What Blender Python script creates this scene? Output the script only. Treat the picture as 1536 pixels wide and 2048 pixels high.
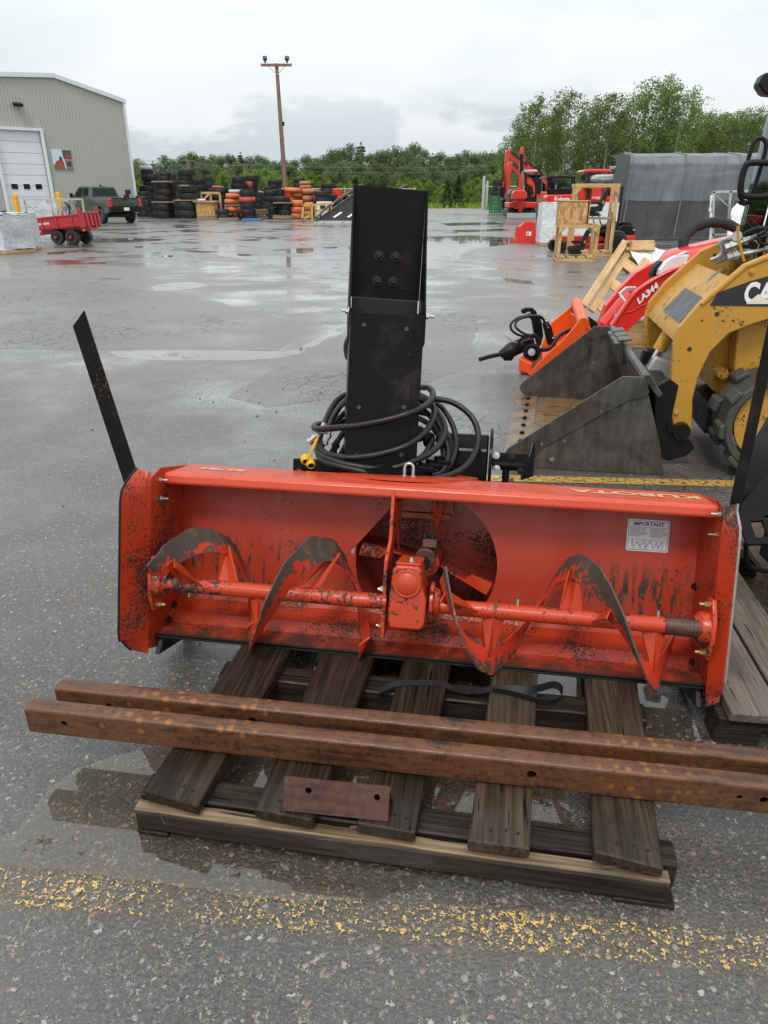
import bpy, bmesh, math, random
from mathutils import Vector, Matrix, Euler, noise
R = math.radians
S = bpy.context.scene
for o in list(bpy.data.objects):
    bpy.data.objects.remove(o, do_unlink=True)
COL = S.collection
rnd = random.Random(7)

# ---------------------------------------------------------------- camera
EYE = 1.6
FPX = 1420.0
TILT = R(24.2)
cam = bpy.data.objects.new('camera', bpy.data.cameras.new('camera'))
COL.objects.link(cam)
cam.location = (0, 0, EYE)
cam.rotation_euler = (R(90) - TILT, 0, 0)
cam.data.sensor_fit = 'VERTICAL'
cam.data.sensor_height = 36.0
cam.data.lens = FPX / 2048 * 36.0
cam.data.clip_end = 3000
cam.data.clip_start = 0.05
S.camera = cam

# ---------------------------------------------------------------- world
SUN_EL, SUN_AZ = R(58), R(200)
W = bpy.data.worlds.new('World')
S.world = W
W.use_nodes = True
nt = W.node_tree
nt.nodes.clear()
def wn(t, **k):
    n = nt.nodes.new(t)
    for a, b in k.items():
        setattr(n, a, b)
    return n
out = wn('ShaderNodeOutputWorld')
bg = wn('ShaderNodeBackground')
sky = wn('ShaderNodeTexSky', sky_type='NISHITA', sun_disc=False, sun_elevation=SUN_EL, sun_rotation=SUN_AZ)
sky.air_density = 1.0
sky.dust_density = 3.0
tc = wn('ShaderNodeTexCoord')
sep = wn('ShaderNodeSeparateXYZ')
nt.links.new(tc.outputs['Generated'], sep.inputs[0])
def wm(op, a, b=None, clamp=False):
    n = wn('ShaderNodeMath', operation=op)
    n.use_clamp = clamp
    for i, x in enumerate((a, b)):
        if x is None:
            continue
        if isinstance(x, (int, float)):
            n.inputs[i].default_value = x
        else:
            nt.links.new(x, n.inputs[i])
    return n.outputs[0]
def wmix(f, a, b):
    n = wn('ShaderNodeMix', data_type='RGBA')
    for i, x in ((0, f), (6, a), (7, b)):
        if isinstance(x, (int, float)):
            n.inputs[i].default_value = x
        elif isinstance(x, tuple):
            n.inputs[i].default_value = (*x, 1)
        else:
            nt.links.new(x, n.inputs[i])
    return n.outputs[2]
def wramp(x, a, b):
    n = wn('ShaderNodeMapRange', interpolation_type='SMOOTHSTEP')
    nt.links.new(x, n.inputs[0])
    n.inputs[1].default_value = a
    n.inputs[2].default_value = b
    return n.outputs[0]
zc = wm('MAXIMUM', sep.outputs[2], 0.0)
den = wm('ADD', zc, 0.16)
cmb = wn('ShaderNodeCombineXYZ')
nt.links.new(wm('DIVIDE', sep.outputs[0], den), cmb.inputs[0])
nt.links.new(wm('DIVIDE', sep.outputs[1], den), cmb.inputs[1])
def wnoise(scale, detail, vec, off=0.0, dist=0.0):
    n = wn('ShaderNodeTexNoise')
    n.noise_dimensions = '3D'
    n.inputs['Scale'].default_value = scale
    n.inputs['Detail'].default_value = detail
    n.inputs['Roughness'].default_value = 0.55
    n.inputs['Distortion'].default_value = dist
    m = wn('ShaderNodeMapping')
    m.inputs['Location'].default_value = (off, off * 0.7, off * 0.3)
    nt.links.new(vec, m.inputs[0])
    nt.links.new(m.outputs[0], n.inputs['Vector'])
    return n.outputs['Fac']
hi = wnoise(0.55, 5, cmb.outputs[0], 3.1, 0.4)
sq = wn('ShaderNodeVectorMath', operation='MULTIPLY')
nt.links.new(tc.outputs['Generated'], sq.inputs[0]); sq.inputs[1].default_value = (1, 1, 2.6)
lo = wnoise(5.0, 7, sq.outputs[0], 11.3, 0.15)
bright = (8.1, 8.5, 8.6)
greyc = (6.8, 7.3, 7.55)
dark = (4.6, 5.3, 5.8)
c1 = wmix(wramp(hi, 0.36, 0.66), greyc, bright)
lump = wm('SUBTRACT', lo, wm('MULTIPLY', sep.outputs[2], 1.5))
band = wm('MULTIPLY', wramp(lump, 0.36, 0.43), wm('SUBTRACT', 1.0, wramp(sep.outputs[2], 0.06, 0.15)))
c2 = wmix(wm('MULTIPLY', band, 0.6), c1, dark)
# an overcast sky brightens steadily towards the zenith
grad = wm('ADD', wm('MULTIPLY', zc, 0.9), 0.92)
gv = wn('ShaderNodeVectorMath', operation='SCALE')
nt.links.new(c2, gv.inputs[0]); nt.links.new(grad, gv.inputs['Scale'])
c3 = wmix(0.94, sky.outputs[0], gv.outputs[0])
nt.links.new(c3, bg.inputs[0])
bg.inputs[1].default_value = 0.1
nt.links.new(bg.outputs[0], out.inputs[0])

# ---------------------------------------------------------------- sun and view
sl = bpy.data.lights.new('sun', 'SUN')
sl.energy = 1.5
sl.angle = R(14)
sl.color = (1.0, 0.97, 0.92)
so = bpy.data.objects.new('sun', sl)
COL.objects.link(so)
so.rotation_euler = (R(90) - SUN_EL, 0, R(180) - SUN_AZ)
S.view_settings.view_transform = 'Standard'
S.view_settings.look = 'None'
S.view_settings.gamma = 1.0
S.view_settings.use_curve_mapping = False
S.view_settings.exposure = 0.22
S.cycles.max_bounces = 8
S.cycles.transparent_max_bounces = 16
S.cycles.use_denoising = True

# ---------------------------------------------------------------- measuring helpers (photo pixel -> place)
_c, _s = math.cos(TILT), math.sin(TILT)
def ray(u, v):
    y = (v - 1024) / FPX
    return Vector(((u - 768) / FPX, _c - y * _s, -_s - y * _c))
def gp(u, v, z=0.0):
    r = ray(u, v)
    return Vector((0, 0, EYE)) + r * ((z - EYE) / r.z)
def dp(u, v, Y):
    r = ray(u, v)
    return Vector((0, 0, EYE)) + r * (Y / r.y)

# ---------------------------------------------------------------- mesh building
class G:
    def __init__(s):
        s.v = []; s.f = []
    def add(s, vs, fs):
        n = len(s.v)
        s.v += [tuple(p) for p in vs]
        s.f += [tuple(i + n for i in f) for f in fs]
        return s
    def box(s, c, d, rot=None):
        m = (rot if isinstance(rot, Matrix) else Euler((0, 0, rot or 0)).to_matrix()) if rot is not None else Matrix.Identity(3)
        vs = [Vector(c) + m @ Vector((d[0] * x / 2, d[1] * y / 2, d[2] * z / 2)) for z in (-1, 1) for x, y in ((-1, -1), (1, -1), (1, 1), (-1, 1))]
        return s.add(vs, [(3, 2, 1, 0), (4, 5, 6, 7), (0, 1, 5, 4), (1, 2, 6, 5), (2, 3, 7, 6), (3, 0, 4, 7)])
    def bar(s, a, b, w, h, up=(0, 0, 1)):
        a, b = Vector(a), Vector(b)
        d = (b - a).normalized(); up = Vector(up)
        if abs(d.dot(up)) > 0.98: up = Vector((0, 1, 0)) if abs(d.y) < .9 else Vector((1, 0, 0))
        x = d.cross(up).normalized(); z = x.cross(d)
        vs = [p + x * (w / 2 * i) + z * (h / 2 * j) for p in (a, b) for i, j in ((-1, -1), (1, -1), (1, 1), (-1, 1))]
        return s.add(vs, [(3, 2, 1, 0), (4, 5, 6, 7), (0, 1, 5, 4), (1, 2, 6, 5), (2, 3, 7, 6), (3, 0, 4, 7)])
    def prism(s, poly, d0, d1, ax='x'):
        n = len(poly)
        def P(p, d):
            return {'x': (d, p[0], p[1]), 'y': (p[0], d, p[1]), 'z': (p[0], p[1], d)}[ax]
        vs = [P(p, d0) for p in poly] + [P(p, d1) for p in poly]
        fs = [tuple(reversed(range(n))), tuple(range(n, 2 * n))] + [(i, (i + 1) % n, n + (i + 1) % n, n + i) for i in range(n)]
        return s.add(vs, fs)
    def tube(s, pts, r, n=8, closed=False, caps=True):
        pts = [Vector(p) for p in pts]; m = len(pts)
        rr = r if isinstance(r, (list, tuple)) else [r] * m
        T = []
        for i in range(m):
            a = pts[(i - 1) % m] if (closed or i > 0) else pts[i]
            b = pts[(i + 1) % m] if (closed or i < m - 1) else pts[i]
            T.append((b - a).normalized())
        up = Vector((0, 0, 1)) if abs(T[0].z) < .9 else Vector((1, 0, 0))
        x = T[0].cross(up).normalized()
        vs = []
        for i in range(m):
            x = (x - T[i] * x.dot(T[i])).normalized(); y = T[i].cross(x)
            vs += [pts[i] + (x * math.cos(k * 2 * math.pi / n) + y * math.sin(k * 2 * math.pi / n)) * rr[i] for k in range(n)]
        fs = []
        for i in range(m if closed else m - 1):
            j = (i + 1) % m
            fs += [(i * n + k, i * n + (k + 1) % n, j * n + (k + 1) % n, j * n + k) for k in range(n)]
        if caps and not closed:
            fs += [tuple(reversed(range(n))), tuple(range((m - 1) * n, m * n))]
        return s.add(vs, fs)
    def cyl(s, a, b, r, n=12, r2=None):
        return s.tube([a, b], [r, r if r2 is None else r2], n)
    def lathe(s, prof, c, axis=(0, 0, 1), n=24):
        q = Vector((0, 0, 1)).rotation_difference(Vector(axis)); c = Vector(c)
        vs = []
        for r, h in prof:
            vs += [c + q @ Vector((r * math.cos(k * 2 * math.pi / n), r * math.sin(k * 2 * math.pi / n), h)) for k in range(n)]
        fs = []
        for i in range(len(prof) - 1):
            fs += [(i * n + k, i * n + (k + 1) % n, (i + 1) * n + (k + 1) % n, (i + 1) * n + k) for k in range(n)]
        if prof[0][0] > 1e-4: fs.append(tuple(reversed(range(n))))
        if prof[-1][0] > 1e-4: fs.append(tuple(range((len(prof) - 1) * n, len(prof) * n)))
        return s.add(vs, fs)
    def grid(s, nu, nv, fn):
        vs = [fn(i / nu, j / nv) for j in range(nv + 1) for i in range(nu + 1)]
        w = nu + 1
        return s.add(vs, [(j * w + i, j * w + i + 1, (j + 1) * w + i + 1, (j + 1) * w + i) for j in range(nv) for i in range(nu)])
    def bolt(s, p, d, r=.011, h=.012, stud=0.0):
        p = Vector(p); d = Vector(d).normalized()
        s.lathe([(r * 1.5, 0), (r * 1.5, h * .2), (0, h * .2)], p, d, 12)
        s.lathe([(r, h * .2), (r, h), (r * .8, h * 1.1), (0, h * 1.1)], p, d, 6)
        if stud: s.lathe([(r * .55, h), (r * .55, h + stud), (0, h + stud)], p, d, 8)
        return s
    def build(s, name, mat=None, parent=None, smooth=None, bevel=0, solid=0, seg=1, mesh_only=False):
        me = bpy.data.meshes.new(name)
        me.from_pydata(s.v, [], s.f)
        bm = bmesh.new(); bm.from_mesh(me)
        if solid:
            bmesh.ops.remove_doubles(bm, verts=bm.verts, dist=1e-5)
            bmesh.ops.recalc_face_normals(bm, faces=bm.faces)
            bmesh.ops.solidify(bm, geom=list(bm.faces), thickness=solid)
        bmesh.ops.recalc_face_normals(bm, faces=bm.faces)
        if bevel:
            ed = [e for e in bm.edges if len(e.link_faces) == 2 and e.calc_face_angle(0) > R(28)]
            bmesh.ops.bevel(bm, geom=ed, offset=bevel, segments=seg, profile=.6, affect='EDGES', clamp_overlap=True)
        bm.to_mesh(me); bm.free()
        if smooth is not None and smooth is not False:
            ang = R(35 if smooth is True else smooth)
            me.polygons.foreach_set('use_smooth', [True] * len(me.polygons))
            me.set_sharp_from_angle(angle=ang)
        if mat: me.materials.append(mat)
        if mesh_only: return me
        return link(name, me, parent)

def link(name, me, parent=None):
    o = bpy.data.objects.new(name, me)
    COL.objects.link(o)
    if parent: o.parent = parent
    return o
def tag(o, label, cat, group=None, kind=None):
    if label: o['label'] = label
    if cat: o['category'] = cat
    if group: o['group'] = group
    if kind: o['kind'] = kind
    return o
def struct(o, label=None):
    o['kind'] = 'structure'
    if label: o['label'] = label
    return o
def thing(name, label, cat, loc=(0, 0, 0), rz=0, group=None, rot=None):
    o = bpy.data.objects.new(name, None)
    o.empty_display_size = .2
    COL.objects.link(o)
    o.location = loc
    o.rotation_euler = rot if rot else (0, 0, rz)
    return tag(o, label, cat, group)
def kids(o):
    return [c for c in bpy.data.objects if c.parent == o]
def dup(root, loc, rz, label=None, group=None, tree=None):
    r = root.copy(); COL.objects.link(r)
    r.location = loc; r.rotation_euler = (0, 0, rz)
    if label: r['label'] = label
    if group: r['group'] = group
    for ch in (tree if tree is not None else kids(root)):
        c = ch.copy(); COL.objects.link(c); c.parent = r
        for g in kids(ch) if tree is None else ():
            d = g.copy(); COL.objects.link(d); d.parent = c
    return r
def smoothpath(pts, k=6, closed=False):
    pts = [Vector(p) for p in pts]; n = len(pts); res = []
    for i in range(n if closed else n - 1):
        p0 = pts[(i - 1) % n] if (closed or i > 0) else pts[i]
        p1 = pts[i]; p2 = pts[(i + 1) % n]
        p3 = pts[(i + 2) % n] if (closed or i + 2 < n) else p2
        for j in range(k):
            t = j / k
            res.append(.5 * ((2 * p1) + (p2 - p0) * t + (2 * p0 - 5 * p1 + 4 * p2 - p3) * t * t + (3 * p1 - p0 - 3 * p2 + p3) * t ** 3))
    if not closed: res.append(pts[-1])
    return res
def plate(outer, holes, thick, P, name, mat, parent, bevel=0):
    """flat plate with holes: P(a, b, d) maps plate coordinates to space"""
    bm = bmesh.new()
    es = []
    for loop in [outer] + holes:
        vs = [bm.verts.new((a, b, 0)) for a, b in loop]
        es += [bm.edges.new((vs[i], vs[(i + 1) % len(vs)])) for i in range(len(vs))]
    r = bmesh.ops.triangle_fill(bm, use_beauty=True, edges=es)
    fs = [f for f in bm.faces]
    ex = bmesh.ops.extrude_face_region(bm, geom=fs)
    for v in [g for g in ex['geom'] if isinstance(g, bmesh.types.BMVert)]:
        v.co.z = thick
    for v in bm.verts:
        v.co = Vector(P(*v.co))
    bmesh.ops.recalc_face_normals(bm, faces=bm.faces)
    me = bpy.data.meshes.new(name); bm.to_mesh(me); bm.free()
    me.materials.append(mat)
    return link(name, me, parent)
def circle(cx, cy, r, n=24, a0=0, a1=360):
    return [(cx + r * math.cos(R(a0 + (a1 - a0) * i / n)), cy + r * math.sin(R(a0 + (a1 - a0) * i / n))) for i in range(n if a1 - a0 == 360 else n + 1)]
def text(name, body, mat, M4, size, parent=None, bold=.0, ext=.0004, xs=1.0, align='CENTER', shear=0):
    cu = bpy.data.curves.new(name, 'FONT')
    cu.body = body; cu.size = size; cu.offset = bold; cu.extrude = ext
    cu.align_x = align; cu.align_y = 'CENTER'; cu.resolution_u = 3; cu.shear = shear
    t = bpy.data.objects.new(name, cu); COL.objects.link(t)
    me = bpy.data.meshes.new_from_object(t)
    bpy.data.objects.remove(t, do_unlink=True); bpy.data.curves.remove(cu)
    me.transform(M4 @ Matrix.Diagonal((xs, 1, 1, 1)))
    me.materials.clear(); me.materials.append(mat)
    return link(name, me, parent)
def frame4(o, x, y):
    """matrix with origin o, text direction x, text up y"""
    x = Vector(x).normalized(); y = Vector(y).normalized(); z = x.cross(y).normalized(); y = z.cross(x)
    m = Matrix((x, y, z)).transposed().to_4x4(); m.translation = Vector(o)
    return m
# ---------------------------------------------------------------- materials
class N:
    """small node-graph helper"""
    def __init__(s, name):
        s.m = bpy.data.materials.new(name); s.m.use_nodes = True
        s.t = s.m.node_tree; s.t.nodes.clear()
        s.out = s.n('ShaderNodeOutputMaterial'); s.b = s.n('ShaderNodeBsdfPrincipled')
        s.t.links.new(s.b.outputs[0], s.out.inputs[0])
        s.tc = s.n('ShaderNodeTexCoord'); s.co = s.tc.outputs['Object']
    def n(s, t, **k):
        x = s.t.nodes.new(t)
        for a, b in k.items(): setattr(x, a, b)
        return x
    def put(s, sock, x):
        if x is None: return
        if isinstance(x, (int, float)): sock.default_value = (x, x, x, 1) if sock.type == 'RGBA' else x
        elif isinstance(x, tuple):
            sock.default_value = (*x, 1) if (len(x) == 3 and sock.type == 'RGBA') else x
        else: s.t.links.new(x, sock)
    def map(s, scale=(1, 1, 1), loc=(0, 0, 0), rot=(0, 0, 0), vec=None):
        m = s.n('ShaderNodeMapping')
        m.inputs['Scale'].default_value = scale; m.inputs['Location'].default_value = loc; m.inputs['Rotation'].default_value = rot
        s.put(m.inputs[0], vec or s.co); return m.outputs[0]
    def noise(s, scale, detail=4, rough=.55, vec=None, dist=0, color=False):
        x = s.n('ShaderNodeTexNoise')
        x.inputs['Scale'].default_value = scale; x.inputs['Detail'].default_value = detail
        x.inputs['Roughness'].default_value = rough; x.inputs['Distortion'].default_value = dist
        s.put(x.inputs['Vector'], vec or s.co); return x.outputs[1 if color else 0]
    def voro(s, scale, feature='F1', vec=None, rand=1.0):
        x = s.n('ShaderNodeTexVoronoi', feature=feature)
        x.inputs['Scale'].default_value = scale; x.inputs['Randomness'].default_value = rand
        s.put(x.inputs['Vector'], vec or s.co); return x
    def math(s, op, a, b=None, c=None, clamp=False):
        x = s.n('ShaderNodeMath', operation=op); x.use_clamp = clamp
        s.put(x.inputs[0], a); s.put(x.inputs[1], b); s.put(x.inputs[2], c); return x.outputs[0]
    def step(s, x, a, b, lo=0, hi=1, smooth=True):
        m = s.n('ShaderNodeMapRange')
        m.interpolation_type = 'SMOOTHSTEP' if smooth else 'LINEAR'
        s.put(m.inputs[0], x)
        for i, v in zip((1, 2, 3, 4), (a, b, lo, hi)): m.inputs[i].default_value = v
        return m.outputs[0]
    def mix(s, f, a, b, mode='MIX'):
        x = s.n('ShaderNodeMix', data_type='RGBA', blend_type=mode)
        s.put(x.inputs[0], f); s.put(x.inputs[6], a); s.put(x.inputs[7], b); return x.outputs[2]
    def ramp(s, x, stops):
        r = s.n('ShaderNodeValToRGB'); e = r.color_ramp.elements
        while len(e) > 1: e.remove(e[0])
        e[0].position = stops[0][0]; e[0].color = (*stops[0][1], 1)
        for p, c in stops[1:]:
            k = e.new(p); k.color = (*c, 1)
        s.put(r.inputs[0], x); return r.outputs[0]
    def bump(s, h, strength=.3, dist=.01, normal=None):
        x = s.n('ShaderNodeBump'); x.inputs['Strength'].default_value = strength; x.inputs['Distance'].default_value = dist
        s.put(x.inputs['Height'], h)
        if normal is not None: s.put(x.inputs['Normal'], normal)
        return x.outputs[0]
    def xyz(s):
        x = s.n('ShaderNodeSeparateXYZ'); s.put(x.inputs[0], s.co); return x.outputs
    def set(s, **k):
        for a, v in k.items():
            key = {'col': 'Base Color', 'rough': 'Roughness', 'metal': 'Metallic', 'nor': 'Normal', 'spec': 'Specular IOR Level', 'coat': 'Coat Weight',
                   'coatr': 'Coat Roughness', 'alpha': 'Alpha', 'trans': 'Transmission Weight', 'ior': 'IOR', 'sub': 'Subsurface Weight'}[a]
            s.put(s.b.inputs[key], v)
        return s.m

def simple(name, col, rough=.5, metal=0., var=.15, scale=6., bump=0, bs=40., coat=0, spec=.5):
    m = N(name)
    c = m.mix(m.noise(scale, 5), tuple(x * (1 - var) for x in col), tuple(min(1, x * (1 + var)) for x in col))
    nor = m.bump(m.noise(bs, 4), bump, .004) if bump else None
    r = m.step(m.noise(scale * 2.3, 4), .3, .7, max(.03, rough - .08), min(1, rough + .08))
    return m.set(col=c, rough=r, metal=metal, nor=nor, coat=coat, spec=spec)

def paint(name, col, chip=(.025, .02, .018), amt=.5, fine=55., coarse=4., rough=.3, var=.12, scuff=None, rust=(.16, .06, .02), drops=True, fade=None, wear=None, spec=.42):
    """worn enamel: chips that cluster, thin rusty rims, water beads"""
    m = N(name)
    n1 = m.noise(fine * 1.7, 4, .62); n2 = m.noise(coarse, 3, .5)
    k = m.math('ADD', m.math('MULTIPLY', n1, .62), m.math('MULTIPLY', n2, .5))
    if wear:
        # rubbed bare towards the rim and over the top of each turn: (shaft y, shaft z)
        q = m.xyz(); dy = m.math('SUBTRACT', q[1], wear[0]); dz = m.math('SUBTRACT', q[2], wear[1])
        rad = m.math('SQRT', m.math('ADD', m.math('MULTIPLY', dy, dy), m.math('MULTIPLY', dz, dz)))
        k = m.math('ADD', k, m.math('ADD', m.step(rad, .135, .205, -.08, .10), m.step(dz, -.1, .16, -.06, .09)))
    t = .80 - .2 * amt
    msk = m.step(k, t, t + .015)
    rim = m.step(k, t - .014, t)
    base = m.mix(m.noise(2.2, 4), tuple(x * (1 - var) for x in col), tuple(min(1, x * (1 + var)) for x in col))
    if fade: base = m.mix(m.step(m.noise(1.3, 3), .45, .75, 0, .6), base, fade)
    if scuff:
        # upright scrape marks on a given band of heights: (z0, z1, strength)
        z = m.xyz()[2]
        st = m.noise(1, 6, .65, vec=m.map((46, 46, 5)))
        bandm = m.math('MULTIPLY', m.step(z, scuff[0] - .06, scuff[0] + .02), m.step(z, scuff[1] - .1, scuff[1] + .03, 1, 0))
        sm = m.math('MULTIPLY', m.step(m.math('ADD', m.math('MULTIPLY', st, .7), m.math('MULTIPLY', m.noise(3.1, 3), .42)), .590, .625), bandm)
        msk = m.math('MAXIMUM', msk, sm)
    ck = m.mix(m.step(m.noise(fine * .7, 4), .5, .68), chip, rust)
    c = m.mix(m.math('MULTIPLY', rim, .55), base, tuple(x * .45 for x in col))
    c = m.mix(msk, c, ck)
    scr = m.math('MULTIPLY', m.step(m.noise(1, 3, .5, vec=m.map((9, 9, 160), rot=(.5, .3, .2)), dist=.15), .70, .715), m.step(m.noise(2.6, 3), .5, .6))
    c = m.mix(m.math('MULTIPLY', scr, .45), c, tuple(min(1, x * 1.3 + .05) for x in col))
    # dried road film, patchy
    c = m.mix(m.step(m.noise(3.6, 6, .7), .55, .8, 0, .22), c, (.16, .12, .1))
    r = m.mix(msk, m.step(m.noise(7, 4), .3, .7, rough - .07, rough + .12), .62)
    h = m.math('MULTIPLY', msk, -.5)
    if drops:
        v = m.voro(150); rz = m.n('ShaderNodeSeparateColor'); m.put(rz.inputs[0], v.outputs['Color'])
        bead = m.math('MULTIPLY', m.step(v.outputs['Distance'], .12, .34, 1, 0), m.step(rz.outputs[0], .72, .74))
        h = m.math('ADD', h, m.math('MULTIPLY', bead, .7))
    nor = m.bump(m.math('ADD', h, m.math('MULTIPLY', m.noise(14, 3), .25)), .35, .0016)
    return m.set(col=c, rough=r, nor=nor, spec=spec)

def wood(name, tones, axis=0, grain=26., rough=.5, wet=0., scale=1., cracks=True):
    m = N(name)
    sc = [grain * scale] * 3; sc[axis] = 1.3 * scale
    oi = m.n('ShaderNodeObjectInfo')
    off = m.n('ShaderNodeVectorMath', operation='ADD'); cb = m.n('ShaderNodeCombineXYZ')
    rr = m.math('MULTIPLY', oi.outputs['Random'], 37.)
    for i in range(3): m.put(cb.inputs[i], rr)
    m.put(off.inputs[0], m.map(tuple(sc))); m.put(off.inputs[1], cb.outputs[0])
    g1 = m.noise(1.5, 6, .62, vec=off.outputs[0], dist=.5)
    g2 = m.noise(3.3, 3, .6, vec=off.outputs[0])
    blot = m.noise(3., 4, .6)
    c = m.ramp(m.math('ADD', m.math('MULTIPLY', g1, .62), m.math('MULTIPLY', g2, .4)), [(.3, tones[0]), (.48, tones[1]), (.62, tones[2]), (.8, tones[1])])
    c = m.mix(m.step(blot, .48, .72, 0, .55), c, tones[0])
    h = g1
    if cracks:
        ck = m.step(m.noise(2.6, 2, .4, vec=off.outputs[0], dist=.25), .68, .71)
        c = m.mix(ck, c, tuple(x * .25 for x in tones[0]))
        h = m.math('SUBTRACT', g1, ck)
    rg = m.step(m.noise(6, 4), .35, .65, rough - .15 * wet, rough + .1)
    return m.set(col=c, rough=rg, nor=m.bump(h, .6, .0026), spec=.5 if wet < .5 else .18)

def rust_mat(name, c0, c1, c2, rough=.55):
    m = N(name)
    n = m.noise(7, 7, .68, dist=.5); f = m.noise(60, 5, .65)
    st = m.noise(1, 5, .6, vec=m.map((3, 40, 40)))
    k = m.math('ADD', m.math('MULTIPLY', n, .36), m.math('ADD', m.math('MULTIPLY', f, .24), m.math('MULTIPLY', st, .42)))
    c = m.ramp(k, [(.38, c0), (.46, c1), (.54, c2), (.60, c1), (.65, c0)])
    sp = m.voro(26, rand=.6)
    dots = m.math('MULTIPLY', m.step(sp.outputs['Distance'], .2, .34, 1, 0), m.step(m.noise(5, 3), .52, .62))
    c = m.mix(m.math('MULTIPLY', dots, .55), c, (.34, .13, .025))
    return m.set(col=c, rough=m.step(f, .3, .7, rough - .22, rough + .05), nor=m.bump(m.math('ADD', f, n), .35, .0015), metal=.15)

def water_mat(name, tint=(.75, .74, .72), ripple=.0, ior=2.1):
    m = N(name)
    gl = m.n('ShaderNodeBsdfGlossy'); gl.inputs['Roughness'].default_value = .015
    tr = m.n('ShaderNodeBsdfTransparent'); tr.inputs[0].default_value = (*tint, 1)
    fr = m.n('ShaderNodeFresnel'); fr.inputs['IOR'].default_value = ior
    mx = m.n('ShaderNodeMixShader')
    if ripple:
        nor = m.bump(m.noise(9, 3), ripple, .01)
        m.put(gl.inputs['Normal'], nor); m.put(fr.inputs['Normal'], nor)
    hol = m.step(m.math('ADD', m.math('MULTIPLY', m.noise(3.2, 4), .6), m.math('MULTIPLY', m.noise(45, 4, .65), .4)), .405, .43)
    at = m.n('ShaderNodeAttribute'); at.attribute_name = 'shore'
    fr_ = m.math('ADD', at.outputs['Fac'], m.math('MULTIPLY', m.math('SUBTRACT', m.math('ADD', m.math('MULTIPLY', m.noise(26, 5, .7), .6), m.math('MULTIPLY', m.noise(6, 3), .4)), .5), 2.6))
    geo = m.n('ShaderNodeNewGeometry')
    hol = m.math('MULTIPLY', m.math('MULTIPLY', hol, m.step(fr_, .30, .62)), m.math('SUBTRACT', 1.0, geo.outputs['Backfacing']))
    m.put(mx.inputs[0], m.math('MULTIPLY', fr.outputs[0], hol)); m.put(mx.inputs[1], tr.outputs[0]); m.put(mx.inputs[2], gl.outputs[0])
    m.t.links.new(mx.outputs[0], m.out.inputs[0])
    return m.m

def glass_mat(name, tint=(.55, .6, .6), refl=1.45, rough=.02, dens=1.0):
    m = N(name)
    gl = m.n('ShaderNodeBsdfGlossy'); gl.inputs['Roughness'].default_value = rough
    tr = m.n('ShaderNodeBsdfTransparent'); tr.inputs[0].default_value = (*tint, 1)
    fr = m.n('ShaderNodeFresnel'); fr.inputs['IOR'].default_value = refl
    mx = m.n('ShaderNodeMixShader')
    m.put(mx.inputs[0], fr.outputs[0]); m.put(mx.inputs[1], tr.outputs[0]); m.put(mx.inputs[2], gl.outputs[0])
    m.t.links.new(mx.outputs[0], m.out.inputs[0])
    return m.m

def film_mat(name, col=(.75, .77, .78), op=.75, rough=.2):
    """creased plastic sheet"""
    m = N(name)
    w = m.noise(7, 5, .6, dist=1.6); w2 = m.noise(26, 4, .6, dist=.8)
    c = m.mix(m.step(w, .35, .7), tuple(x * .72 for x in col), col)
    nor = m.bump(m.math('ADD', w, m.math('MULTIPLY', w2, .4)), .9, .03)
    m.set(col=c, rough=rough, nor=nor, spec=.6)
    if op < 1: m.set(alpha=m.step(w, .3, .7, op - .18, min(1, op + .18)))
    return m.m

MT = {}
RED = (.44, .043, .011)
MT['red'] = paint('blower red enamel', RED, amt=.50, fine=62, coarse=5, scuff=None)
MT['red_scuff'] = paint('blower red enamel scraped', (.35, .030, .009), amt=.52, fine=48, coarse=4, scuff=(.12, .36), rough=.36)
MT['red_side'] = paint('blower red enamel stone chipped', (.41, .036, .010), amt=.95, fine=75, coarse=6)
def grimy(src, name, z0, z1):
    m = src.copy(); m.name = name; t = m.node_tree; b = [n for n in t.nodes if n.type == 'BSDF_PRINCIPLED'][0]
    old = b.inputs['Base Color'].links[0].from_socket; new = t.nodes.new
    tc = new('ShaderNodeTexCoord'); sp = new('ShaderNodeSeparateXYZ'); t.links.new(tc.outputs['Object'], sp.inputs[0])
    nz = new('ShaderNodeTexNoise'); nz.inputs['Scale'].default_value = 22; nz.inputs['Detail'].default_value = 6; t.links.new(tc.outputs['Object'], nz.inputs['Vector'])
    ad = new('ShaderNodeMath'); ad.operation = 'MULTIPLY_ADD'; t.links.new(nz.outputs[0], ad.inputs[0]); ad.inputs[1].default_value = .09; t.links.new(sp.outputs[2], ad.inputs[2])
    mr = new('ShaderNodeMapRange'); mr.interpolation_type = 'SMOOTHSTEP'; t.links.new(ad.outputs[0], mr.inputs[0])
    for i, v in zip((1, 2, 3, 4), (z0 + .045, z1 + .045, .85, 0)): mr.inputs[i].default_value = v
    mx = new('ShaderNodeMix'); mx.data_type = 'RGBA'; t.links.new(mr.outputs[0], mx.inputs[0]); t.links.new(old, mx.inputs[6]); mx.inputs[7].default_value = (.035, .022, .016, 1)
    t.links.new(mx.outputs[2], b.inputs['Base Color']); return m
MT['red_low'] = grimy(MT['red_side'], 'blower red enamel with mud line', .004, .05)
MT['red_clean'] = paint('blower red enamel wet', (.54, .062, .026), amt=.40, fine=90, coarse=5, fade=(.62, .10, .065), rough=.28)
MT['red_shaft'] = paint('auger shaft red', (.46, .043, .012), amt=1.02, fine=42, coarse=7)
MT['flight'] = paint('auger flight bare steel and red', (.52, .04, .016), chip=(.06, .047, .038), amt=1.22, fine=24, wear=(-.045, .203), coarse=6, rust=(.13, .075, .04), rough=.4)
MT['flight_r'] = paint('auger flight red', (.52, .04, .016), chip=(.06, .047, .038), amt=1.0, fine=24, wear=(-.045, .203), coarse=6, rust=(.13, .075, .04), rough=.35)
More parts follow.
